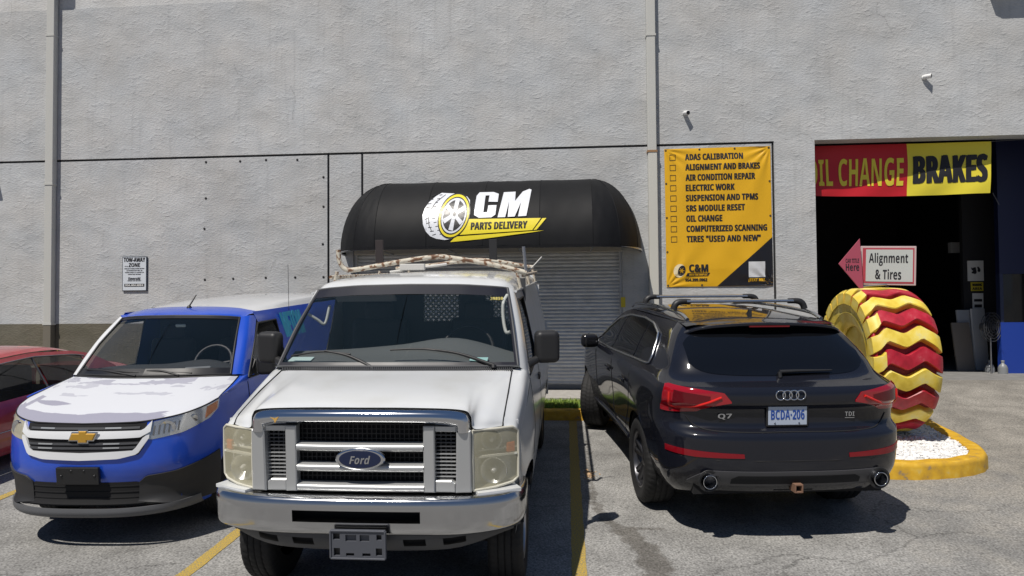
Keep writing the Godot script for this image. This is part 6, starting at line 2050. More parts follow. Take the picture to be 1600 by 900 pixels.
	for i in 4:
		var b := MB.new(); var ring := []
		for q in 25: ring.append(audi_rear(-0.035 + (i - 1.5) * 0.052, 1.14) * V(1, 0, 1) + V(0.036 * cos(TAU * q / 24), 1.148 + 0.036 * sin(TAU * q / 24), 0.008 + 0.0015 * (i % 2)))
		b.tube(ring, 0.0058, 6, false)
		part(R, "badge_ring", b, M.chrome)
	for q in [["Q7", -0.52, 0.975, 0.045, 0.11], ["TDI", 0.46, 0.985, 0.034, 0.075]]:
		var t := text_mesh(q[0], q[3], q[4], 0.005, bold)
		t.xform(Transform3D(Basis(), audi_rear(q[1], q[2]) + V(0, 0, 0.006)))
		part(R, "badge_lettering", t, M.chrome)
	m = MB.new(); m.box(audi_rear(0.46, 0.955) + V(0, 0, 0.006), V(0.075, 0.005, 0.004)); part(R, "badge_bar", m, M.chrome)
	# number plate
	var Pz := audi_rear(-0.04, 0.98).z
	m = MB.new(); m.rbox(V(-0.045, 0.985, Pz + 0.012), V(0.33, 0.175, 0.016), 0.007, Basis(V(0, 0, 1), 0.0), 3)
	var plate := part(R, "number_plate", m, M.black_plastic)
	m = MB.new(); m.rbox(V(-0.045, 0.986, Pz + 0.020), V(0.302, 0.148, 0.006), 0.003, Basis(), 2); part(plate, "plate_face", m, mat(0.42, 0.48, 0.58, 0.4))
	var pt := text_mesh("BCDA·206", 0.074, 0.262, 0.002, bold); pt.xform(Transform3D(Basis(), V(-0.045, 0.992, Pz + 0.0245))); part(plate, "plate_lettering", pt, mat(0.012, 0.06, 0.30, 0.5))
	for sx in [-0.1, 0.09]:
		m = MB.new(); m.lathe([Vector2(0.008, 0), Vector2(0.006, 0.004), Vector2(0, 0.005)], Transform3D(Basis(V(1, 0, 0), PI / 2), V(-0.045 + sx, 0.927, Pz + 0.023)), 10); part(plate, "plate_screw", m, M.chrome)
	# cross bars on the roof
	for z in [-1.2, -2.3]:
		m = MB.new()
		var P := PackedVector3Array()
		for q in [[-0.038, 0.0], [-0.025, 0.014], [0.0, 0.019], [0.03, 0.011], [0.04, 0.0], [0.03, -0.009], [0.0, -0.013], [-0.025, -0.010], [-0.038, 0.0]]:
			for x in [-0.50, 0.50]: P.append(V(x, 1.812 + q[1], z + q[0]))
		m.grid(P, 2, 9)
		var cb := part(R, "cross_bar", m, mat(0.62, 0.63, 0.64, 0.25, 1.0))
		for sd in [-1.0, 1.0]:
			m = MB.new(); m.tube(spline([V(sd * 0.46, 1.812, z), V(sd * 0.555, 1.81, z), V(sd * 0.60, 1.785, z), V(sd * 0.618, 1.738, z)], 4), [0.024, 0.025, 0.026, 0.027, 0.028, 0.029, 0.030, 0.031, 0.031, 0.031, 0.031, 0.031, 0.031], 8)
			part(cb, "bar_foot", m, M.black_plastic)
	m = MB.new(); m.prism(PackedVector2Array([Vector2(-0.05, 0), Vector2(0.06, 0), Vector2(0.05, 0.05), Vector2(0.03, 0.058)]), 0.02, Transform3D(Basis(V(0, 1, 0), -PI / 2), V(0.01, 1.70, -0.98)), 0.004); part(R, "roof_antenna", m, M.black_plastic)
	# floor and wheels
	m = MB.new(); m.box(V(0, 0.42, -2.6), V(1.7, 0.2, 1.9)); m.box(V(0, 0.46, -0.42), V(1.5, 0.2, 0.5)); m.box(V(0, 0.5, -4.6), V(1.3, 0.2, 0.5)); m.box(V(0, 0.6, -2.6), V(1.1, 0.2, 4.4)); part(R, "floor_pan", m, M.dark)
	var alloy := mat(0.10, 0.10, 0.108, 0.3, 0.85)
	for z in wz:
		for sd in [-1.0, 1.0]:
			liner(R, sd * 0.58, sd * 0.955, Vector2(z, 0.385), 0.45)
			wheel(R, V(sd * 0.842, 0.385, z), 0.385, 0.285, 0.255, 1, -0.42 if z < -3 else 0.0, sd, alloy)

const BZ := [Vector2(0.20, -0.14), Vector2(0.26, -0.01), Vector2(0.30, 0.025), Vector2(0.345, 0.02), Vector2(0.37, -0.02), Vector2(0.50, -0.02), Vector2(0.56, 0.0), Vector2(0.66, 0.02), Vector2(0.76, 0.012), Vector2(0.88, -0.008), Vector2(0.98, -0.045), Vector2(1.2, -0.14)]
const BW := [Vector2(0.20, 0.74), Vector2(0.30, 0.81), Vector2(0.40, 0.825), Vector2(0.6, 0.842), Vector2(0.8, 0.848), Vector2(1.0, 0.848), Vector2(1.1, 0.84), Vector2(1.2, 0.822), Vector2(1.35, 0.79), Vector2(1.5, 0.755), Vector2(1.65, 0.705), Vector2(1.74, 0.655), Vector2(1.8, 0.60)]

func bv_skin(s: float, y: float) -> Vector3:
	var zc := curve_at(BZ, y); var w := curve_at(BW, y)
	var L := 0.72; var n := 2.8
	if s <= 1.0:
		var th := clampf(absf(s), 0, 1) * PI / 2
		return V(w * pow(sin(th), 2.0 / n) * (1.0 if s >= 0 else -1.0), y, zc - L * (1.0 - pow(cos(th), 2.0 / n)))
	return V(w, y, zc - L - (s - 1.0))

func bv_s(x: float, y: float) -> float:
	return asin(clampf(pow(absf(x) / curve_at(BW, y), 2.8 / 2.0), 0, 1)) * 2.0 / PI * (1.0 if x >= 0 else -1.0)

func bv_top(s: float) -> float: return lerp_line([Vector2(0, 0.975), Vector2(0.28, 0.985), Vector2(0.5, 1.01), Vector2(0.72, 1.05), Vector2(0.86, 1.085), Vector2(1.0, 1.105), Vector2(1.3, 1.13)], s)

func bv_front(x: float, y: float) -> Vector3: return bv_skin(bv_s(x, y), y)

func hood_picture() -> ImageTexture:
	# white paint with bare primer showing where it was sanded
	var im := Image.create(256, 256, false, Image.FORMAT_RGB8)
	var f := FastNoiseLite.new(); f.seed = 5; f.frequency = 0.02; f.fractal_octaves = 4
	var w := Color(0.62, 0.635, 0.67); var p := Color(0.31, 0.305, 0.38)
	for j in 256:
		for i in 256:
			var u := i / 255.0; var v := j / 255.0   # v: 0 front edge, 1 windshield
			var n := f.get_noise_2d(i, j)
			var k := 0.0
			var front := 0.27 + 0.06 * n
			if v < front and u > 0.10 + 0.05 * n and u < 0.74 + 0.06 * n: k = 1.0
			if absf(u - (0.145 + 0.08 * v)) < 0.022 + 0.01 * n and v < 0.55: k = 1.0
			if absf(v - 0.46 - 0.1 * (u - 0.28)) < 0.045 * (1.0 - pow(absf(u - 0.29) / 0.1, 2.0)) + 0.015 * n: k = 1.0
			if v > 0.86 + 0.08 * n and u > 0.1 and u < 0.72 and n > -0.12: k = 0.75
			if v > 0.6 and n > 0.26: k = 0.5
			var c := w.lerp(p, k).linear_to_srgb()
			im.set_pixel(i, j, c)
	return ImageTexture.create_from_image(im)

func build_blue_van() -> void:
	var R := thing("blue_cargo_van", "small blue cargo van with white hood and patchy primer", "van", Transform3D(Basis(V(0, 1, 0), 0.0422) * Basis(V(1, 0, 0), atan(SLOPE)), V(-3.74, 0.016, -5.05)))
	var blue := paint(0.006, 0.075, 0.56, 0.4)
	blue.albedo_texture = ramp_texture(noise_image(256, 0.01, 19, FastNoiseLite.TYPE_SIMPLEX_SMOOTH, 4), [[0.0, Color(0.75, 0.78, 0.85)], [1.0, Color(1, 1, 1)]])
	own_map(blue, 0.8)
	blue.clearcoat_roughness = 0.12
	var white := paint(0.70, 0.71, 0.72, 0.45)
	var inside := V(0, 0.8, -2.4)
	var wz := [-0.86, -3.79]
	var m := MB.new()
	var us := []
	for i in 49: us.append(i / 48.0)
	for z in arch_cols(-0.745, -4.70, wz, 0.37): us.append(1.0 - 0.72 - 0.02 - z)
	us.sort()
	var clean := []
	for u in us:
		if u >= 0 and (clean.is_empty() or u - clean[-1] > 1e-4): clean.append(u)
	var low := func(s: float) -> float:
		var z := bv_skin(s, 0.5).z
		return arch(z, 0.36 if s < 0.55 else 0.27, wz, 0.365, 0.33)
	# nose and sides up to the lamps and belt
	skin(m, bv_skin, clean, low, bv_top, 22)
	# fender tops up to the bonnet and the pillar foot
	var edge := [bv_skin(0.84, bv_top(0.84)), V(0.818, 1.10, -0.62), V(0.803, 1.142, -0.83), V(0.779, 1.185, -1.04), V(0.785, 1.215, -1.14), V(0.792, 1.232, -1.22)]
	var cc := []
	for s in [0.845, 0.93, 1.10, 1.27, 1.38, 1.46]:
		cc.append(bv_skin(s, bv_top(s)))
	var mid := []
	for i in 6: mid.append(edge[i].lerp(cc[i], 0.5) + V(0.012, 0.016, 0.008))
	loft(m, [edge, mid, cc], 5, 5)
	# belt to roof behind the door window; strips under and over it
	var side := func(z: float, y: float) -> Vector3: return V(curve_at(BW, y), y, z)
	skin(m, side, span(-2.12, -4.70, 20), flat(1.12), flat(1.74), 8)
	skin(m, side, span(-1.12, -2.12, 8), flat(1.12), pl([Vector2(-2.12, 1.16), Vector2(-1.5, 1.15), Vector2(-1.12, 1.18)]), 2)
	skin(m, side, span(-1.66, -2.12, 6), flat(1.63), flat(1.74), 3)
	m.mirror()
	part(R, "body", m, blue)
	# pillars: one still white
	for sd in [-1.0, 1.0]:
		m = MB.new()
		var pa := []; var pb := []; var pm := []
		for q in [[V(0.713, 1.208, -1.018), -1.16, 1.17], [V(0.684, 1.375, -1.175), -1.30, 1.34], [V(0.640, 1.545, -1.345), -1.47, 1.51], [V(0.586, 1.695, -1.518), -1.70, 1.70]]:
			pa.append(q[0]); pb.append(side.call(q[1], q[2])); pm.append(q[0].lerp(pb[-1], 0.5) + V(0.022, 0.012, 0.026))
		loft(m, [pa, pm, pb], 5, 4)
		if sd < 0:
			for i in m.v.size(): m.v[i].x *= -1; m.n[i].x *= -1
			for i in range(0, m.k.size(), 3):
				var t := m.k[i + 1]; m.k[i + 1] = m.k[i + 2]; m.k[i + 2] = t
		part(R, "windshield_pillar", m, blue if sd > 0 else white)
	# roof: blue front strip, white behind
	var rows := []
	for q in [[-1.42, 1.722], [-1.50, 1.752], [-1.62, 1.777], [-1.76, 1.792], [-2.1, 1.815], [-2.8, 1.845], [-4.0, 1.85], [-4.70, 1.80]]:
		var f := smoothstep(-1.9, -1.42, q[0])
		rows.append([V(0, q[1], q[0]), V(0.26, q[1] - 0.004, q[0] - 0.012 * f), V(0.46, q[1] - 0.018, q[0] - 0.05 * f), V(0.585, q[1] - 0.042, q[0] - 0.10 * f), V(0.655, 1.74 - 0.02 * f, q[0] - 0.17 * f)])
	m = MB.new(); loft(m, rows.slice(0, 4), 6, 5); m.mirror(); part(R, "roof_front", m, blue)
	m = MB.new(); loft(m, rows.slice(3), 6, 6); m.mirror(); part(R, "roof", m, white)
	# ragged edge of blue wrap on the roof
	m = MB.new()
	m.quad(V(-0.66, 1.0, -4.70), V(0.66, 1.0, -4.70), V(0.62, 1.78, -4.70), V(-0.62, 1.78, -4.70)); m.quad(V(-0.8, 0.3, -4.70), V(0.8, 0.3, -4.70), V(0.8, 1.2, -4.70), V(-0.8, 1.2, -4.70))
	part(R, "rear_doors", m, blue)
	# bonnet
	var hr := [[], [V(0, 1.04, -0.2), V(0.27, 1.04, -0.21), V(0.47, 1.045, -0.25), V(0.66, 1.06, -0.34), V(0.765, 1.08, -0.47), V(0.815, 1.102, -0.62)], [V(0, 1.125, -0.5), V(0.27, 1.125, -0.51), V(0.47, 1.126, -0.55), V(0.65, 1.131, -0.62), V(0.75, 1.138, -0.71), V(0.80, 1.144, -0.83)], [V(0, 1.205, -0.80), V(0.25, 1.205, -0.81), V(0.46, 1.205, -0.86), V(0.61, 1.20, -0.93), V(0.71, 1.195, -0.985), V(0.775, 1.187, -1.04)]]
	for s in [0.0, 0.14, 0.285, 0.5, 0.69, 0.84]: hr[0].append(bv_skin(s, bv_top(s)) + V(0, 0.004, 0.0))
	var full := []
	for r in hr:
		var row := []
		for i in range(5, 0, -1): row.append(V(-r[i].x, r[i].y, r[i].z))
		for q in r: row.append(q)
		full.append(row)
	m = MB.new(); loft(m, full, 5, 8)
	var hp := mat(1, 1, 1, 0.5)
	hp.albedo_texture = hood_picture()
	hp.clearcoat_enabled = true; hp.clearcoat = 0.5; hp.clearcoat_roughness = 0.25
	hp.texture_repeat = false
	part(R, "hood", m, hp)
	m = MB.new()
	var hl := []
	for q in hr[0]: hl.append(q + V(0, -0.004, 0.004))
	m.tube(spline(hl, 4), 0.006, 4)
	var he := []
	for i in 4: he.append(hr[i][5] + V(0.004, 0.001, 0.0))
	m.tube(spline(he, 4), 0.005, 4)
	m.mirror(); part(R, "panel_gap", m, M.seam)
	# windshield and cowl
	var wb := [V(0, 1.225, -0.835), V(0.35, 1.224, -0.865), V(0.58, 1.218, -0.945), V(0.712, 1.208, -1.02)]
	var wt := [V(0, 1.72, -1.415), V(0.30, 1.716, -1.43), V(0.48, 1.705, -1.475), V(0.585, 1.692, -1.52)]
	var wm := []
	for i in 4: wm.append(wb[i].lerp(wt[i], 0.5) + V(0.005, 0.014, 0.018))
	m = MB.new(); loft(m, [wb, wm, wt], 6, 6); m.mirror()
	part(R, "windshield", m, glass(0.02, 0.035, 0.04, 0.14))
	m = MB.new()
	for q in [[0.0, 0.10], [0.95, 1.0]]:
		var c := []
		for f in [q[0], q[1]]:
			var row := []
			for i in 4:
				var b: Vector3 = wb[i].lerp(wm[i], f * 2.0) if f < 0.5 else wm[i].lerp(wt[i], f * 2.0 - 1.0)
				row.append(b + V(0, 0.003, 0.005))
			c.append(row)
		loft(m, c, 6, 2)
	m.mirror()
	part(R, "windshield_border", m, mat(0.008, 0.008, 0.01, 0.35)).set_meta("kind", "stuff")
	m = MB.new(); var sr := []
	for q in wb: sr.append(q)
	var sr2 := spline(sr, 5)
	for i in 9: sr2.append((wb[3].lerp(wm[3], i / 4.0) if i < 4 else wm[3].lerp(wt[3], (i - 4) / 4.0)) + V(0.004, 0.003, 0.003))
	var back := wt.duplicate(); back.reverse()
	sr2.append_array(spline(back, 5))
	m.tube(sr2, 0.010, 5, false); m.mirror(); part(R, "windshield_seal", m, M.black_plastic)
	m = MB.new(); loft(m, [[V(0, 1.19, -0.79), V(0.25, 1.19, -0.80), V(0.6, 1.188, -0.92), V(0.752, 1.178, -1.035)], [V(0, 1.225, -0.84), V(0.35, 1.222, -0.87), V(0.60, 1.216, -0.95), V(0.75, 1.205, -1.035)]], 6, 3); m.mirror()
	part(R, "cowl", m, M.black_plastic)
	for q in [[[V(-0.06, 1.225, -0.83), V(-0.30, 1.255, -0.875), V(-0.50, 1.265, -0.955)], [V(-0.62, 1.262, -0.99), V(-0.3, 1.262, -0.885), V(-0.05, 1.25, -0.86)]], [[V(0.32, 1.225, -0.85), V(0.15, 1.262, -0.872), V(0.02, 1.262, -0.875)], [V(-0.10, 1.255, -0.868), V(0.2, 1.25, -0.872), V(0.42, 1.24, -0.89)]]]:
		m = MB.new(); m.tube(spline(q[0], 6), 0.010, 6); m.tube(spline(q[1], 6), 0.007, 6); part(R, "wiper", m, M.black_plastic)
	# door windows, trims, mirror sails
	for sd in [-1.0, 1.0]:
		m = MB.new(); var P := PackedVector3Array()
		for j in 7:
			for i in 7:
				var y := lerpf(1.15, 1.64, j / 6.0)
				var q: Vector3 = side.call(lerpf(lerpf(-1.16, -1.62, j / 6.0), -2.12, i / 6.0), y)
				P.append(V(sd * (q.x - 0.012), q.y, q.z))
		m.grid(P, 7, 7); part(R, "door_window", m, glass(0.015, 0.02, 0.02, 0.3))
		m = MB.new(); var fr := []
		for q in [[1.16, -1.13], [1.155, -2.11], [1.63, -2.11], [1.63, -1.64], [1.45, -1.42], [1.16, -1.13]]:
			var e: Vector3 = side.call(q[1], q[0]); fr.append(V(sd * (e.x + 0.002), e.y, e.z))
		m.tube(fr, 0.011, 6, false); part(R, "window_trim", m, M.black_plastic)
		m = MB.new()
		for z in [-1.10, -2.16]:
			var path := []
			for j in 8: path.append(V(sd, 1, 1) * side.call(z, lerpf(0.45 if z < -2 else 0.72, 1.13, j / 7.0)) + V(sd * 0.001, 0, 0))
			m.tube(path, 0.004, 4)
		part(R, "door_gap", m, M.seam)
		if sd < 0: continue
		m = MB.new(); m.rbox(V(sd * 0.93, 1.255, -1.32), V(0.17, 0.19, 0.11), 0.04, Basis(V(0, 1, 0), sd * 0.2), 4)
		var mi := part(R, "side_mirror", m, M.black_plastic)
		m = MB.new(); m.prism(PackedVector2Array([Vector2(-0.02, 0), Vector2(0.2, 0), Vector2(0.17, 0.17)]), 0.03, Transform3D(Basis(V(0, 1, 0), PI / 2), V(sd * 0.815 - 0.015, 1.14, -1.14)))
		part(mi, "mirror_sail", m, M.black_plastic)
	# lettering sprayed on the flank
	var tl := text_mesh("METOM", 0.28, 0.60, 0.002, heavy, -0.15)
	tl.xform(Transform3D(Basis(V(0, 0, 1), 0.0) * Basis(V(0, 1, 0), PI / 2) * Basis(V(1, 0, 0), -0.24), V(0.742, 1.56, -2.56)))
	part(R, "sprayed_lettering", tl, mat(0.03, 0.34, 0.50, 0.5))
	# headlamps wrap the corners
	for sd in [-1.0, 1.0]:
		var lf := func(s: float, y: float) -> Vector3:
			var q := bv_skin(s, y); return V(sd * q.x, q.y, q.z)
		var lo := pl([Vector2(0.28, 0.865), Vector2(0.32, 0.845), Vector2(0.55, 0.875), Vector2(0.78, 0.945), Vector2(0.855, 1.01)])
		var hi := pl([Vector2(0.28, 0.885), Vector2(0.32, 0.975), Vector2(0.5, 1.002), Vector2(0.72, 1.044), Vector2(0.855, 1.076)])
		m = MB.new(); skin(m, lf, span(0.28, 0.855, 30), lo, hi, 8, 0.006, inside, 0.02)
		var lens := mat(0.55, 0.55, 0.50, 0.12) if sd > 0 else mat(0.58, 0.54, 0.40, 0.3)
		lens.transparency = BaseMaterial3D.TRANSPARENCY_ALPHA
		lens.albedo_color.a = 0.10 if sd > 0 else 0.45
		var L := part(R, "headlamp", m, lens)
		m = MB.new(); skin(m, lf, span(0.285, 0.85, 24), lo, hi, 6, 0.0015, inside, 0.002)
		part(L, "housing", m, mat(0.62, 0.62, 0.61, 0.16, 0.85) if sd > 0 else mat(0.5, 0.48, 0.42, 0.3, 0.4))
		m = MB.new(); var c: Vector3 = lf.call(0.43, 0.925)
		m.lathe([Vector2(0.03, -0.004), Vector2(0.052, 0.002), Vector2(0.058, 0.006), Vector2(0.060, 0.0)], Transform3D(Basis(V(1, 0, 0), PI / 2) * Basis(V(0, 0, 1), sd * -0.3), c), 20); part(L, "reflector", m, M.chrome)
		m = MB.new(); skin(m, lf, span(0.73, 0.835, 6), pl([Vector2(0.73, 0.945), Vector2(0.835, 1.0)]), pl([Vector2(0.73, 1.035), Vector2(0.835, 1.062)]), 4, 0.0045, inside, 0.003)
		part(L, "turn_signal", m, mat(0.75, 0.21, 0.01, 0.15))
		for i in 6:
			m = MB.new(); skin(m, lf, span(0.335 + i * 0.034, 0.347 + i * 0.034, 2), flat(0.875 + 0.004 * i), flat(0.945 + 0.004 * i), 3, 0.003, inside, 0.002); part(L, "reflector_fin", m, M.grey_plastic)
		m = MB.new(); c = lf.call(0.62, 0.965)
		m.lathe([Vector2(0, 0.004), Vector2(0.03, 0.003), Vector2(0.036, -0.002)], Transform3D(Basis(V(1, 0, 0), PI / 2) * Basis(V(0, 0, 1), sd * -0.6), c), 18); part(L, "reflector", m, mat(0.5, 0.48, 0.44, 0.15, 0.9))
	# grille
	m = MB.new()
	skin(m, bv_front, span(-0.47, 0.47, 26), pl([Vector2(-0.47, 0.80), Vector2(-0.43, 0.735), Vector2(0, 0.715), Vector2(0.43, 0.735), Vector2(0.47, 0.80)]), flat(0.975), 6, 0.003, inside)
	part(R, "grille_back", m, M.dark)
	var bars := [[0.505, pl([Vector2(-0.505, 0.905), Vector2(-0.44, 0.868), Vector2(0, 0.862), Vector2(0.44, 0.868), Vector2(0.505, 0.905)]), pl([Vector2(-0.505, 0.985), Vector2(-0.455, 0.918), Vector2(0, 0.920), Vector2(0.455, 0.918), Vector2(0.505, 0.985)])],
		[0.50, pl([Vector2(-0.50, 0.86), Vector2(-0.43, 0.745), Vector2(-0.30, 0.716), Vector2(0, 0.706), Vector2(0.30, 0.716), Vector2(0.43, 0.745), Vector2(0.50, 0.86)]), pl([Vector2(-0.50, 0.885), Vector2(-0.465, 0.875), Vector2(-0.405, 0.775), Vector2(0, 0.762), Vector2(0.405, 0.775), Vector2(0.465, 0.875), Vector2(0.50, 0.885)])]]
	for b in bars:
		m = MB.new(); skin(m, bv_front, span(-b[0], b[0], 48), b[1], b[2], 4, 0.018, inside, 0.01); part(R, "grille_frame", m, white)
	for y in [0.940, 0.828, 0.797]:
		m = MB.new(); skin(m, bv_front, span(-0.43, 0.43, 24), flat(y - 0.008), flat(y + 0.008), 2, 0.010, inside, 0.008); part(R, "grille_slat", m, M.grey_plastic)
		for x in [-0.28, 0.24]:
			m = MB.new(); skin(m, bv_front, span(x - 0.06, x + 0.06, 5), flat(y - 0.004), flat(y + 0.006), 1, 0.0125, inside, 0.004); part(R, "slat_chrome_bit", m, M.dull_chrome)  # short dull chrome bits on the slat
	# cross-shaped emblem
	var ez := bv_front(0, 0.888).z + 0.024
	var bow := PackedVector2Array()
	for q in [[-0.098, -0.026], [-0.028, -0.026], [-0.028, -0.044], [0.040, -0.044], [0.040, -0.026], [0.087, -0.026], [0.112, 0.026], [0.040, 0.026], [0.040, 0.044], [-0.020, 0.044], [-0.020, 0.026], [-0.075, 0.026]]: bow.append(Vector2(q[0], q[1]))
	var big := PackedVector2Array()
	for q in Geometry2D.offset_polygon(bow, 0.009, Geometry2D.JOIN_MITER)[0]: big.append(q)
	m = MB.new(); m.prism(big, 0.012, Transform3D(Basis(), V(0.02, 0.888, ez - 0.006)), 0.003); var em := part(R, "emblem", m, M.chrome)
	m = MB.new(); m.prism(bow, 0.014, Transform3D(Basis(), V(0.02, 0.888, ez)), 0.004); part(em, "emblem_cross", m, mat(0.55, 0.31, 0.04, 0.3, 0.3))
	# lower bumper: black corners, mouth and lip
	for sd in [-1.0, 1.0]:
		var cf := func(s: float, y: float) -> Vector3:
			var q := bv_skin(s, y); return V(sd * q.x, q.y, q.z)
		m = MB.new(); skin(m, cf, span(0.25, 0.90, 30), pl([Vector2(0.25, 0.36), Vector2(0.90, 0.30)]), pl([Vector2(0.25, 0.522), Vector2(0.30, 0.570), Vector2(0.5, 0.585), Vector2(0.90, 0.66)]), 6, 0.012, inside)
		part(R, "bumper_corner", m, M.grey_plastic if false else mat(0.022, 0.022, 0.023, 0.55))
	m = MB.new(); skin(m, bv_front, span(-0.60, 0.60, 30), flat(0.355), pl([Vector2(-0.60, 0.46), Vector2(-0.40, 0.525), Vector2(0.40, 0.525), Vector2(0.60, 0.46)]), 4, 0.004, inside)
	part(R, "bumper_mouth", m, M.dark)
	for y in [0.40, 0.445, 0.49]:
		m = MB.new(); skin(m, bv_front, span(-0.52, 0.52, 24), flat(y), flat(y + 0.008), 1, 0.009, inside, 0.004); part(R, "mouth_slat", m, M.dark)
	m = MB.new(); skin(m, bv_front, span(-0.765, 0.765, 50), func(x: float) -> float: return 0.268 + 0.01 * pow(absf(x) / 0.7, 2.0), func(x: float) -> float: return 0.330 + 0.012 * pow(absf(x) / 0.7, 4.0), 6, 0.014, inside)
	part(R, "bumper_lip", m, mat(0.10, 0.103, 0.11, 0.5))
	# plate holder
	var pz := bv_front(0, 0.59).z
	m = MB.new(); m.rbox(V(-0.005, 0.592, pz + 0.025), V(0.335, 0.135, 0.03), 0.008, Basis(V(1, 0, 0), 0.06), 2)
	for q in [[-0.13, 0.0], [0.13, 0.0], [-0.05, 0.04], [0.05, 0.04]]: m.lathe([Vector2(0.011, 0), Vector2(0.009, 0.006), Vector2(0, 0.004)], Transform3D(Basis(V(1, 0, 0), PI / 2), V(q[0], 0.592 + q[1], pz + 0.041)), 10)
	part(R, "plate_holder", m, mat(0.010, 0.010, 0.011, 0.4))
	# antenna
	m = MB.new(); m.lathe([Vector2(0.0, 0.02), Vector2(0.012, 0.018), Vector2(0.024, 0.0), Vector2(0.026, -0.01)], Transform3D(Basis(), V(0.0, 1.79, -1.68)), 12); m.tube([V(0, 1.80, -1.68), V(0.012, 1.845, -1.72), V(0.025, 1.91, -1.78)], [0.008, 0.007, 0.005], 6)
	part(R, "antenna", m, M.black_plastic)
	m = MB.new(); m.tube([V(0.68, 1.70, -2.6), V(0.68, 2.22, -2.6)], 0.0028, 5); part(R, "whip_antenna", m, M.black_metal)
	# cabin
	m = MB.new(); loft(m, [[V(-0.76, 1.20, -1.03), V(-0.4, 1.215, -0.88), V(0, 1.22, -0.84), V(0.4, 1.215, -0.88), V(0.76, 1.20, -1.03)], [V(-0.74, 1.215, -1.15), V(-0.4, 1.24, -1.10), V(0, 1.25, -1.10), V(0.4, 1.27, -1.10), V(0.74, 1.215, -1.15)], [V(-0.74, 1.20, -1.3), V(-0.4, 1.24, -1.3), V(0, 1.25, -1.3), V(0.4, 1.29, -1.3), V(0.74, 1.20, -1.3)], [V(-0.74, 0.9, -1.38), V(-0.4, 0.9, -1.38), V(0, 0.9, -1.38), V(0.4, 0.9, -1.38), V(0.74, 0.9, -1.38)]], 5, 5)
	part(R, "dashboard", m, mat(0.03, 0.033, 0.036, 0.7))
	m = MB.new(); var ring := []
	for i in 25: ring.append(V(0.36 + 0.18 * cos(TAU * i / 24), 1.27 + 0.15 * sin(TAU * i / 24), -1.42 - 0.09 * sin(TAU * i / 24)))
	m.tube(ring, 0.013, 6, false); m.tube([V(0.19, 1.27, -1.42), V(0.36, 1.24, -1.4), V(0.53, 1.27, -1.42)], 0.015, 6); part(R, "steering_wheel", m, mat(0.05, 0.05, 0.055, 0.5))
	for sd in [-1.0, 1.0]:
		m = MB.new(); m.rbox(V(sd * 0.37, 1.12, -2.0), V(0.46, 0.66, 0.13), 0.055, Basis(V(1, 0, 0), -0.2), 3); m.rbox(V(sd * 0.37, 0.8, -1.75), V(0.48, 0.15, 0.5), 0.055); m.rbox(V(sd * 0.37, 1.50, -2.08), V(0.24, 0.16, 0.09), 0.04); part(R, "seat", m, mat(0.03, 0.032, 0.036, 0.85))
	m = MB.new(); m.box(V(0, 0.98, -2.30), V(1.30, 1.46, 0.02)); part(R, "partition", m, mat(0.012, 0.013, 0.015, 0.7))
	m = MB.new(); m.rbox(V(0.02, 1.62, -1.47), V(0.10, 0.03, 0.02), 0.008, Basis(V(1, 0, 0), 0.4)); part(R, "windshield_tag", m, mat(0.55, 0.65, 0.62, 0.5))
	m = MB.new(); m.rbox(V(0.42, 1.262, -1.0), V(0.22, 0.03, 0.10), 0.012, Basis(V(0, 1, 0), 0.4)); part(R, "rag", m, mat(0.18, 0.19, 0.20, 0.8))
	m = MB.new(); m.box(V(0, 0.32, -2.6), V(1.45, 0.1, 3.9)); m.box(V(0, 0.6, -1.35), V(1.4, 0.6, 0.02)); m.box(V(0, 0.7, -0.35), V(0.9, 0.6, 0.02)); m.box(V(0, 1.725, -1.95), V(1.1, 0.02, 0.6)); part(R, "floor_pan", m, M.dark)
	for z in wz:
		for sd in [-1.0, 1.0]:
			liner(R, sd * 0.52, sd * 0.80, Vector2(z, 0.33), 0.375)
			wheel(R, V(sd * 0.735, 0.31, z), 0.31, 0.185, 0.19, 0, 0.0, sd)

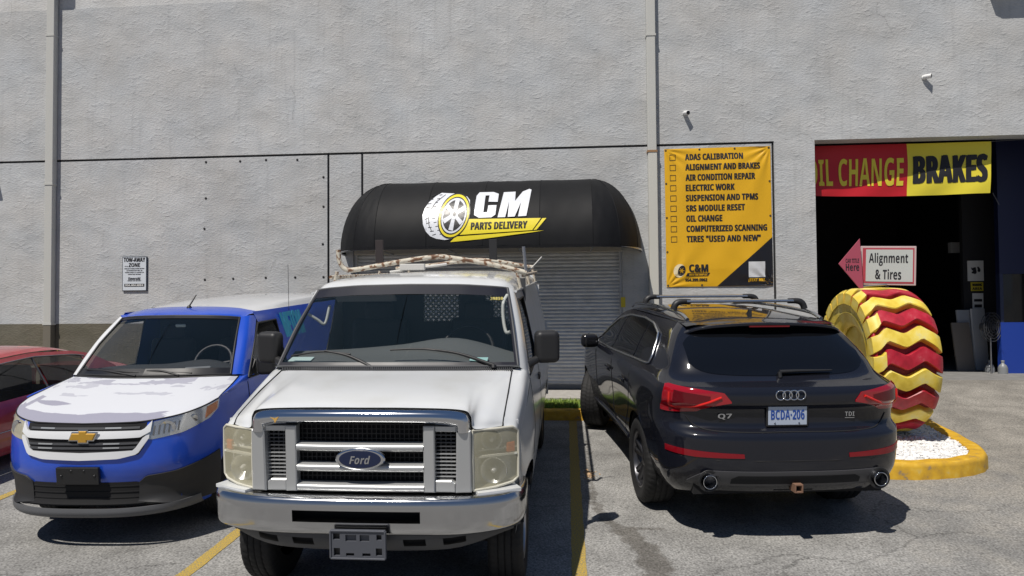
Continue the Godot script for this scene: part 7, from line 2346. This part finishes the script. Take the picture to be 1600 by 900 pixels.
func build_red_car() -> void:
	var R := thing("red_sedan", "faded red sedan with peeling roof paint at the left edge", "car", Transform3D(Basis(V(0, 1, 0), 0.02) * Basis(V(1, 0, 0), atan(SLOPE)), V(-6.86, 0.014, -4.92)))
	R.scale = V(1, 0.91, 1)
	var red := paint(1, 1, 1, 0.45)
	red.albedo_texture = ramp_texture(noise_image(512, 0.014, 91, FastNoiseLite.TYPE_SIMPLEX_SMOOTH, 5), [[0.0, Color(0.28, 0.012, 0.02)], [0.5, Color(0.38, 0.018, 0.028)], [1.0, Color(0.44, 0.045, 0.055)]])
	own_map(red, 0.6)
	var tint := glass(0.01, 0.012, 0.013, 0.55)
	var wz := [-0.95, -3.65]
	var prof := [Vector2(0.18, 0.80), Vector2(0.30, 0.865), Vector2(0.5, 0.89), Vector2(0.68, 0.90), Vector2(0.80, 0.885), Vector2(0.86, 0.865), Vector2(0.92, 0.84), Vector2(1.1, 0.755), Vector2(1.25, 0.675), Vector2(1.33, 0.62)]
	var sx := func(z: float, y: float) -> Vector3: return V(curve_at(prof, y) * (1.0 - 0.16 * pow(smoothstep(-1.0, 0.05, z), 2.0) - 0.13 * pow(smoothstep(-3.7, -4.6, z), 2.0)), y, z)
	var m := MB.new()
	skin(m, sx, arch_cols(-0.02, -4.55, wz, 0.35), func(z: float) -> float: return arch(z, 0.2, wz, 0.345, 0.31), func(z: float) -> float: return lerp_line([Vector2(-4.55, 0.86), Vector2(-3.9, 0.90), Vector2(-2.0, 0.855), Vector2(-1.2, 0.86), Vector2(-0.4, 0.76), Vector2(0, 0.66)], z), 14)
	m.mirror(); part(R, "body", m, red)
	# bonnet, boot, ends
	m = MB.new()
	loft(m, [[V(0, 0.70, 0.0), V(0.4, 0.70, -0.02), V(0.74, 0.66, -0.10)], [V(0, 0.80, -0.4), V(0.4, 0.80, -0.4), V(0.79, 0.765, -0.42)], [V(0, 0.96, -1.25), V(0.45, 0.95, -1.22), V(0.86, 0.88, -1.15)]], 4, 6)
	m.mirror(); part(R, "bonnet", m, red)
	m = MB.new()
	loft(m, [[V(0, 0.70, 0.0), V(0.4, 0.70, -0.02), V(0.74, 0.66, -0.10)], [V(0, 0.45, 0.08), V(0.4, 0.45, 0.05), V(0.72, 0.45, -0.05)], [V(0, 0.2, 0.02), V(0.4, 0.2, 0.0), V(0.70, 0.2, -0.08)]], 4, 4)
	m.mirror(); part(R, "front_bumper", m, red)
	m = MB.new()
	loft(m, [[V(0, 0.99, -3.95), V(0.4, 0.985, -3.93), V(0.80, 0.925, -3.85)], [V(0, 0.97, -4.3), V(0.4, 0.96, -4.3), V(0.76, 0.90, -4.25)], [V(0, 0.93, -4.62), V(0.4, 0.92, -4.6), V(0.72, 0.86, -4.52)], [V(0, 0.55, -4.70), V(0.4, 0.55, -4.67), V(0.74, 0.55, -4.56)], [V(0, 0.25, -4.62), V(0.4, 0.25, -4.6), V(0.70, 0.25, -4.5)]], 4, 4)
	m.mirror(); part(R, "boot", m, red)
	# roof with pillars
	m = MB.new()
	var rows := []
	for q in [[-1.85, 1.33], [-2.2, 1.385], [-2.7, 1.405], [-3.1, 1.385], [-3.35, 1.335], [-3.5, 1.285]]:
		rows.append([V(0, q[1], q[0]), V(0.3, q[1] - 0.01, q[0]), V(0.5, q[1] - 0.03, q[0]), V(0.60, q[1] - 0.065, q[0] - 0.01)])
	loft(m, rows, 4, 5)
	var rail := func(z: float) -> float: return lerp_line([Vector2(-3.98, 0.98), Vector2(-3.8, 1.10), Vector2(-3.6, 1.215), Vector2(-3.35, 1.28), Vector2(-2.7, 1.335), Vector2(-2.2, 1.315), Vector2(-1.85, 1.26), Vector2(-1.2, 0.93)], z)
	# C pillar and the strip over the windows
	skin(m, sx, span(-3.45, -3.98, 10), func(z: float) -> float: return 0.89, rail, 6)
	skin(m, sx, span(-1.2, -3.45, 24), func(z: float) -> float: return maxf(0.91, rail.call(z) - 0.045), rail, 3)
	m.mirror(); part(R, "roof", m, red)
	# bare patch where the clear coat peeled off
	m = MB.new()
	var pk := func(p: Vector2) -> Vector3: return V(p.x, lerp_line([Vector2(-3.5, 1.285), Vector2(-3.35, 1.335), Vector2(-3.1, 1.385), Vector2(-2.7, 1.405)], p.y) - 0.01 * absf(p.x) / 0.3 - 0.035 * pow(maxf(0.0, absf(p.x) - 0.25) / 0.3, 2.0) + 0.006, p.y)
	for i in 10:
		var c := Vector2(rng.randf_range(0.30, 0.55), rng.randf_range(-3.46, -2.95))
		var poly := PackedVector2Array()
		for k in 10: poly.append(c + Vector2(cos(TAU * k / 10), sin(TAU * k / 10)) * rng.randf_range(0.02, 0.07) * Vector2(0.6, 1.4).length())
		sheet_on(m, poly, pk, 0.05)
	part(R, "peeled_patch", m, mat(0.40, 0.20, 0.19, 0.8))
	m = MB.new(); loft(m, [[V(0, 1.33, -1.85), V(0.3, 1.32, -1.85), V(0.60, 1.265, -1.86)], [V(0, 1.15, -1.52), V(0.35, 1.14, -1.52), V(0.70, 1.10, -1.55)], [V(0, 0.95, -1.2), V(0.4, 0.945, -1.2), V(0.80, 0.92, -1.2)]], 4, 4); m.mirror(); part(R, "windscreen", m, tint)
	m = MB.new(); loft(m, [[V(0, 1.285, -3.5), V(0.3, 1.275, -3.5), V(0.58, 1.22, -3.52)], [V(0, 1.14, -3.75), V(0.35, 1.13, -3.75), V(0.66, 1.09, -3.75)], [V(0, 0.99, -3.97), V(0.4, 0.985, -3.95), V(0.74, 0.95, -3.95)]], 4, 4); m.mirror(); part(R, "rear_window", m, tint)
	for sd in [-1.0, 1.0]:
		var sf := func(z: float, y: float) -> Vector3: return V(sd, 1, 1) * sx.call(z, y) - V(sd * 0.008, 0, 0)
		for g in [[-1.35, -2.66], [-2.72, -3.45]]:
			m = MB.new(); skin(m, sf, span(g[0], g[1], 10), flat(0.862), func(z: float) -> float: return maxf(0.87, rail.call(z) - 0.05), 5); part(R, "side_window", m, tint)
		m = MB.new()
		m.tube([sf.call(-2.69, 0.865), sf.call(-2.685, 1.28)], 0.012, 5); part(R, "window_divider", m, M.black_plastic if sd < 0 else M.grey_plastic)
		m = MB.new(); var tr := []
		for i in 20: tr.append(sf.call(lerpf(-1.4, -3.5, i / 19.0), rail.call(lerpf(-1.4, -3.5, i / 19.0)) - 0.048) + V(sd * 0.010, 0, 0))
		m.tube(tr, 0.007, 5); part(R, "window_trim", m, mat(0.4, 0.41, 0.42, 0.3, 1.0))
		m = MB.new(); m.tube([sf.call(-1.3, 0.5) + V(sd * 0.012, 0, 0), sf.call(-3.2, 0.5) + V(sd * 0.012, 0, 0)], 0.006, 5); part(R, "side_moulding", m, M.dull_chrome)
		m = MB.new(); m.rbox(V(sd * 0.90, 0.97, -1.55), V(0.16, 0.11, 0.10), 0.03); part(R, "side_mirror", m, red)
		m = MB.new(); m.rbox(V(sd * 0.60, 0.62, -0.03), V(0.34, 0.12, 0.08), 0.03, Basis(V(0, 1, 0), sd * 0.25)); part(R, "headlamp", m, mat(0.5, 0.5, 0.5, 0.15))
		m = MB.new(); m.rbox(V(sd * 0.55, 0.78, -4.62), V(0.36, 0.12, 0.06), 0.02); part(R, "tail_lamp", m, mat(0.25, 0.01, 0.01, 0.1))
	m = MB.new(); m.box(V(0, 0.32, -2.3), V(1.5, 0.1, 4.2)); m.box(V(0, 0.7, -2.9), V(1.4, 0.3, 0.5)); m.rbox(V(-0.35, 0.9, -2.75), V(0.45, 0.55, 0.12), 0.05); m.rbox(V(0.35, 0.9, -2.75), V(0.45, 0.55, 0.12), 0.05); part(R, "cabin", m, M.dark)
	for z in wz:
		for sd in [-1.0, 1.0]: wheel(R, V(sd * 0.765, 0.31, z), 0.31, 0.195, 0.2, 0, 0.0, sd)
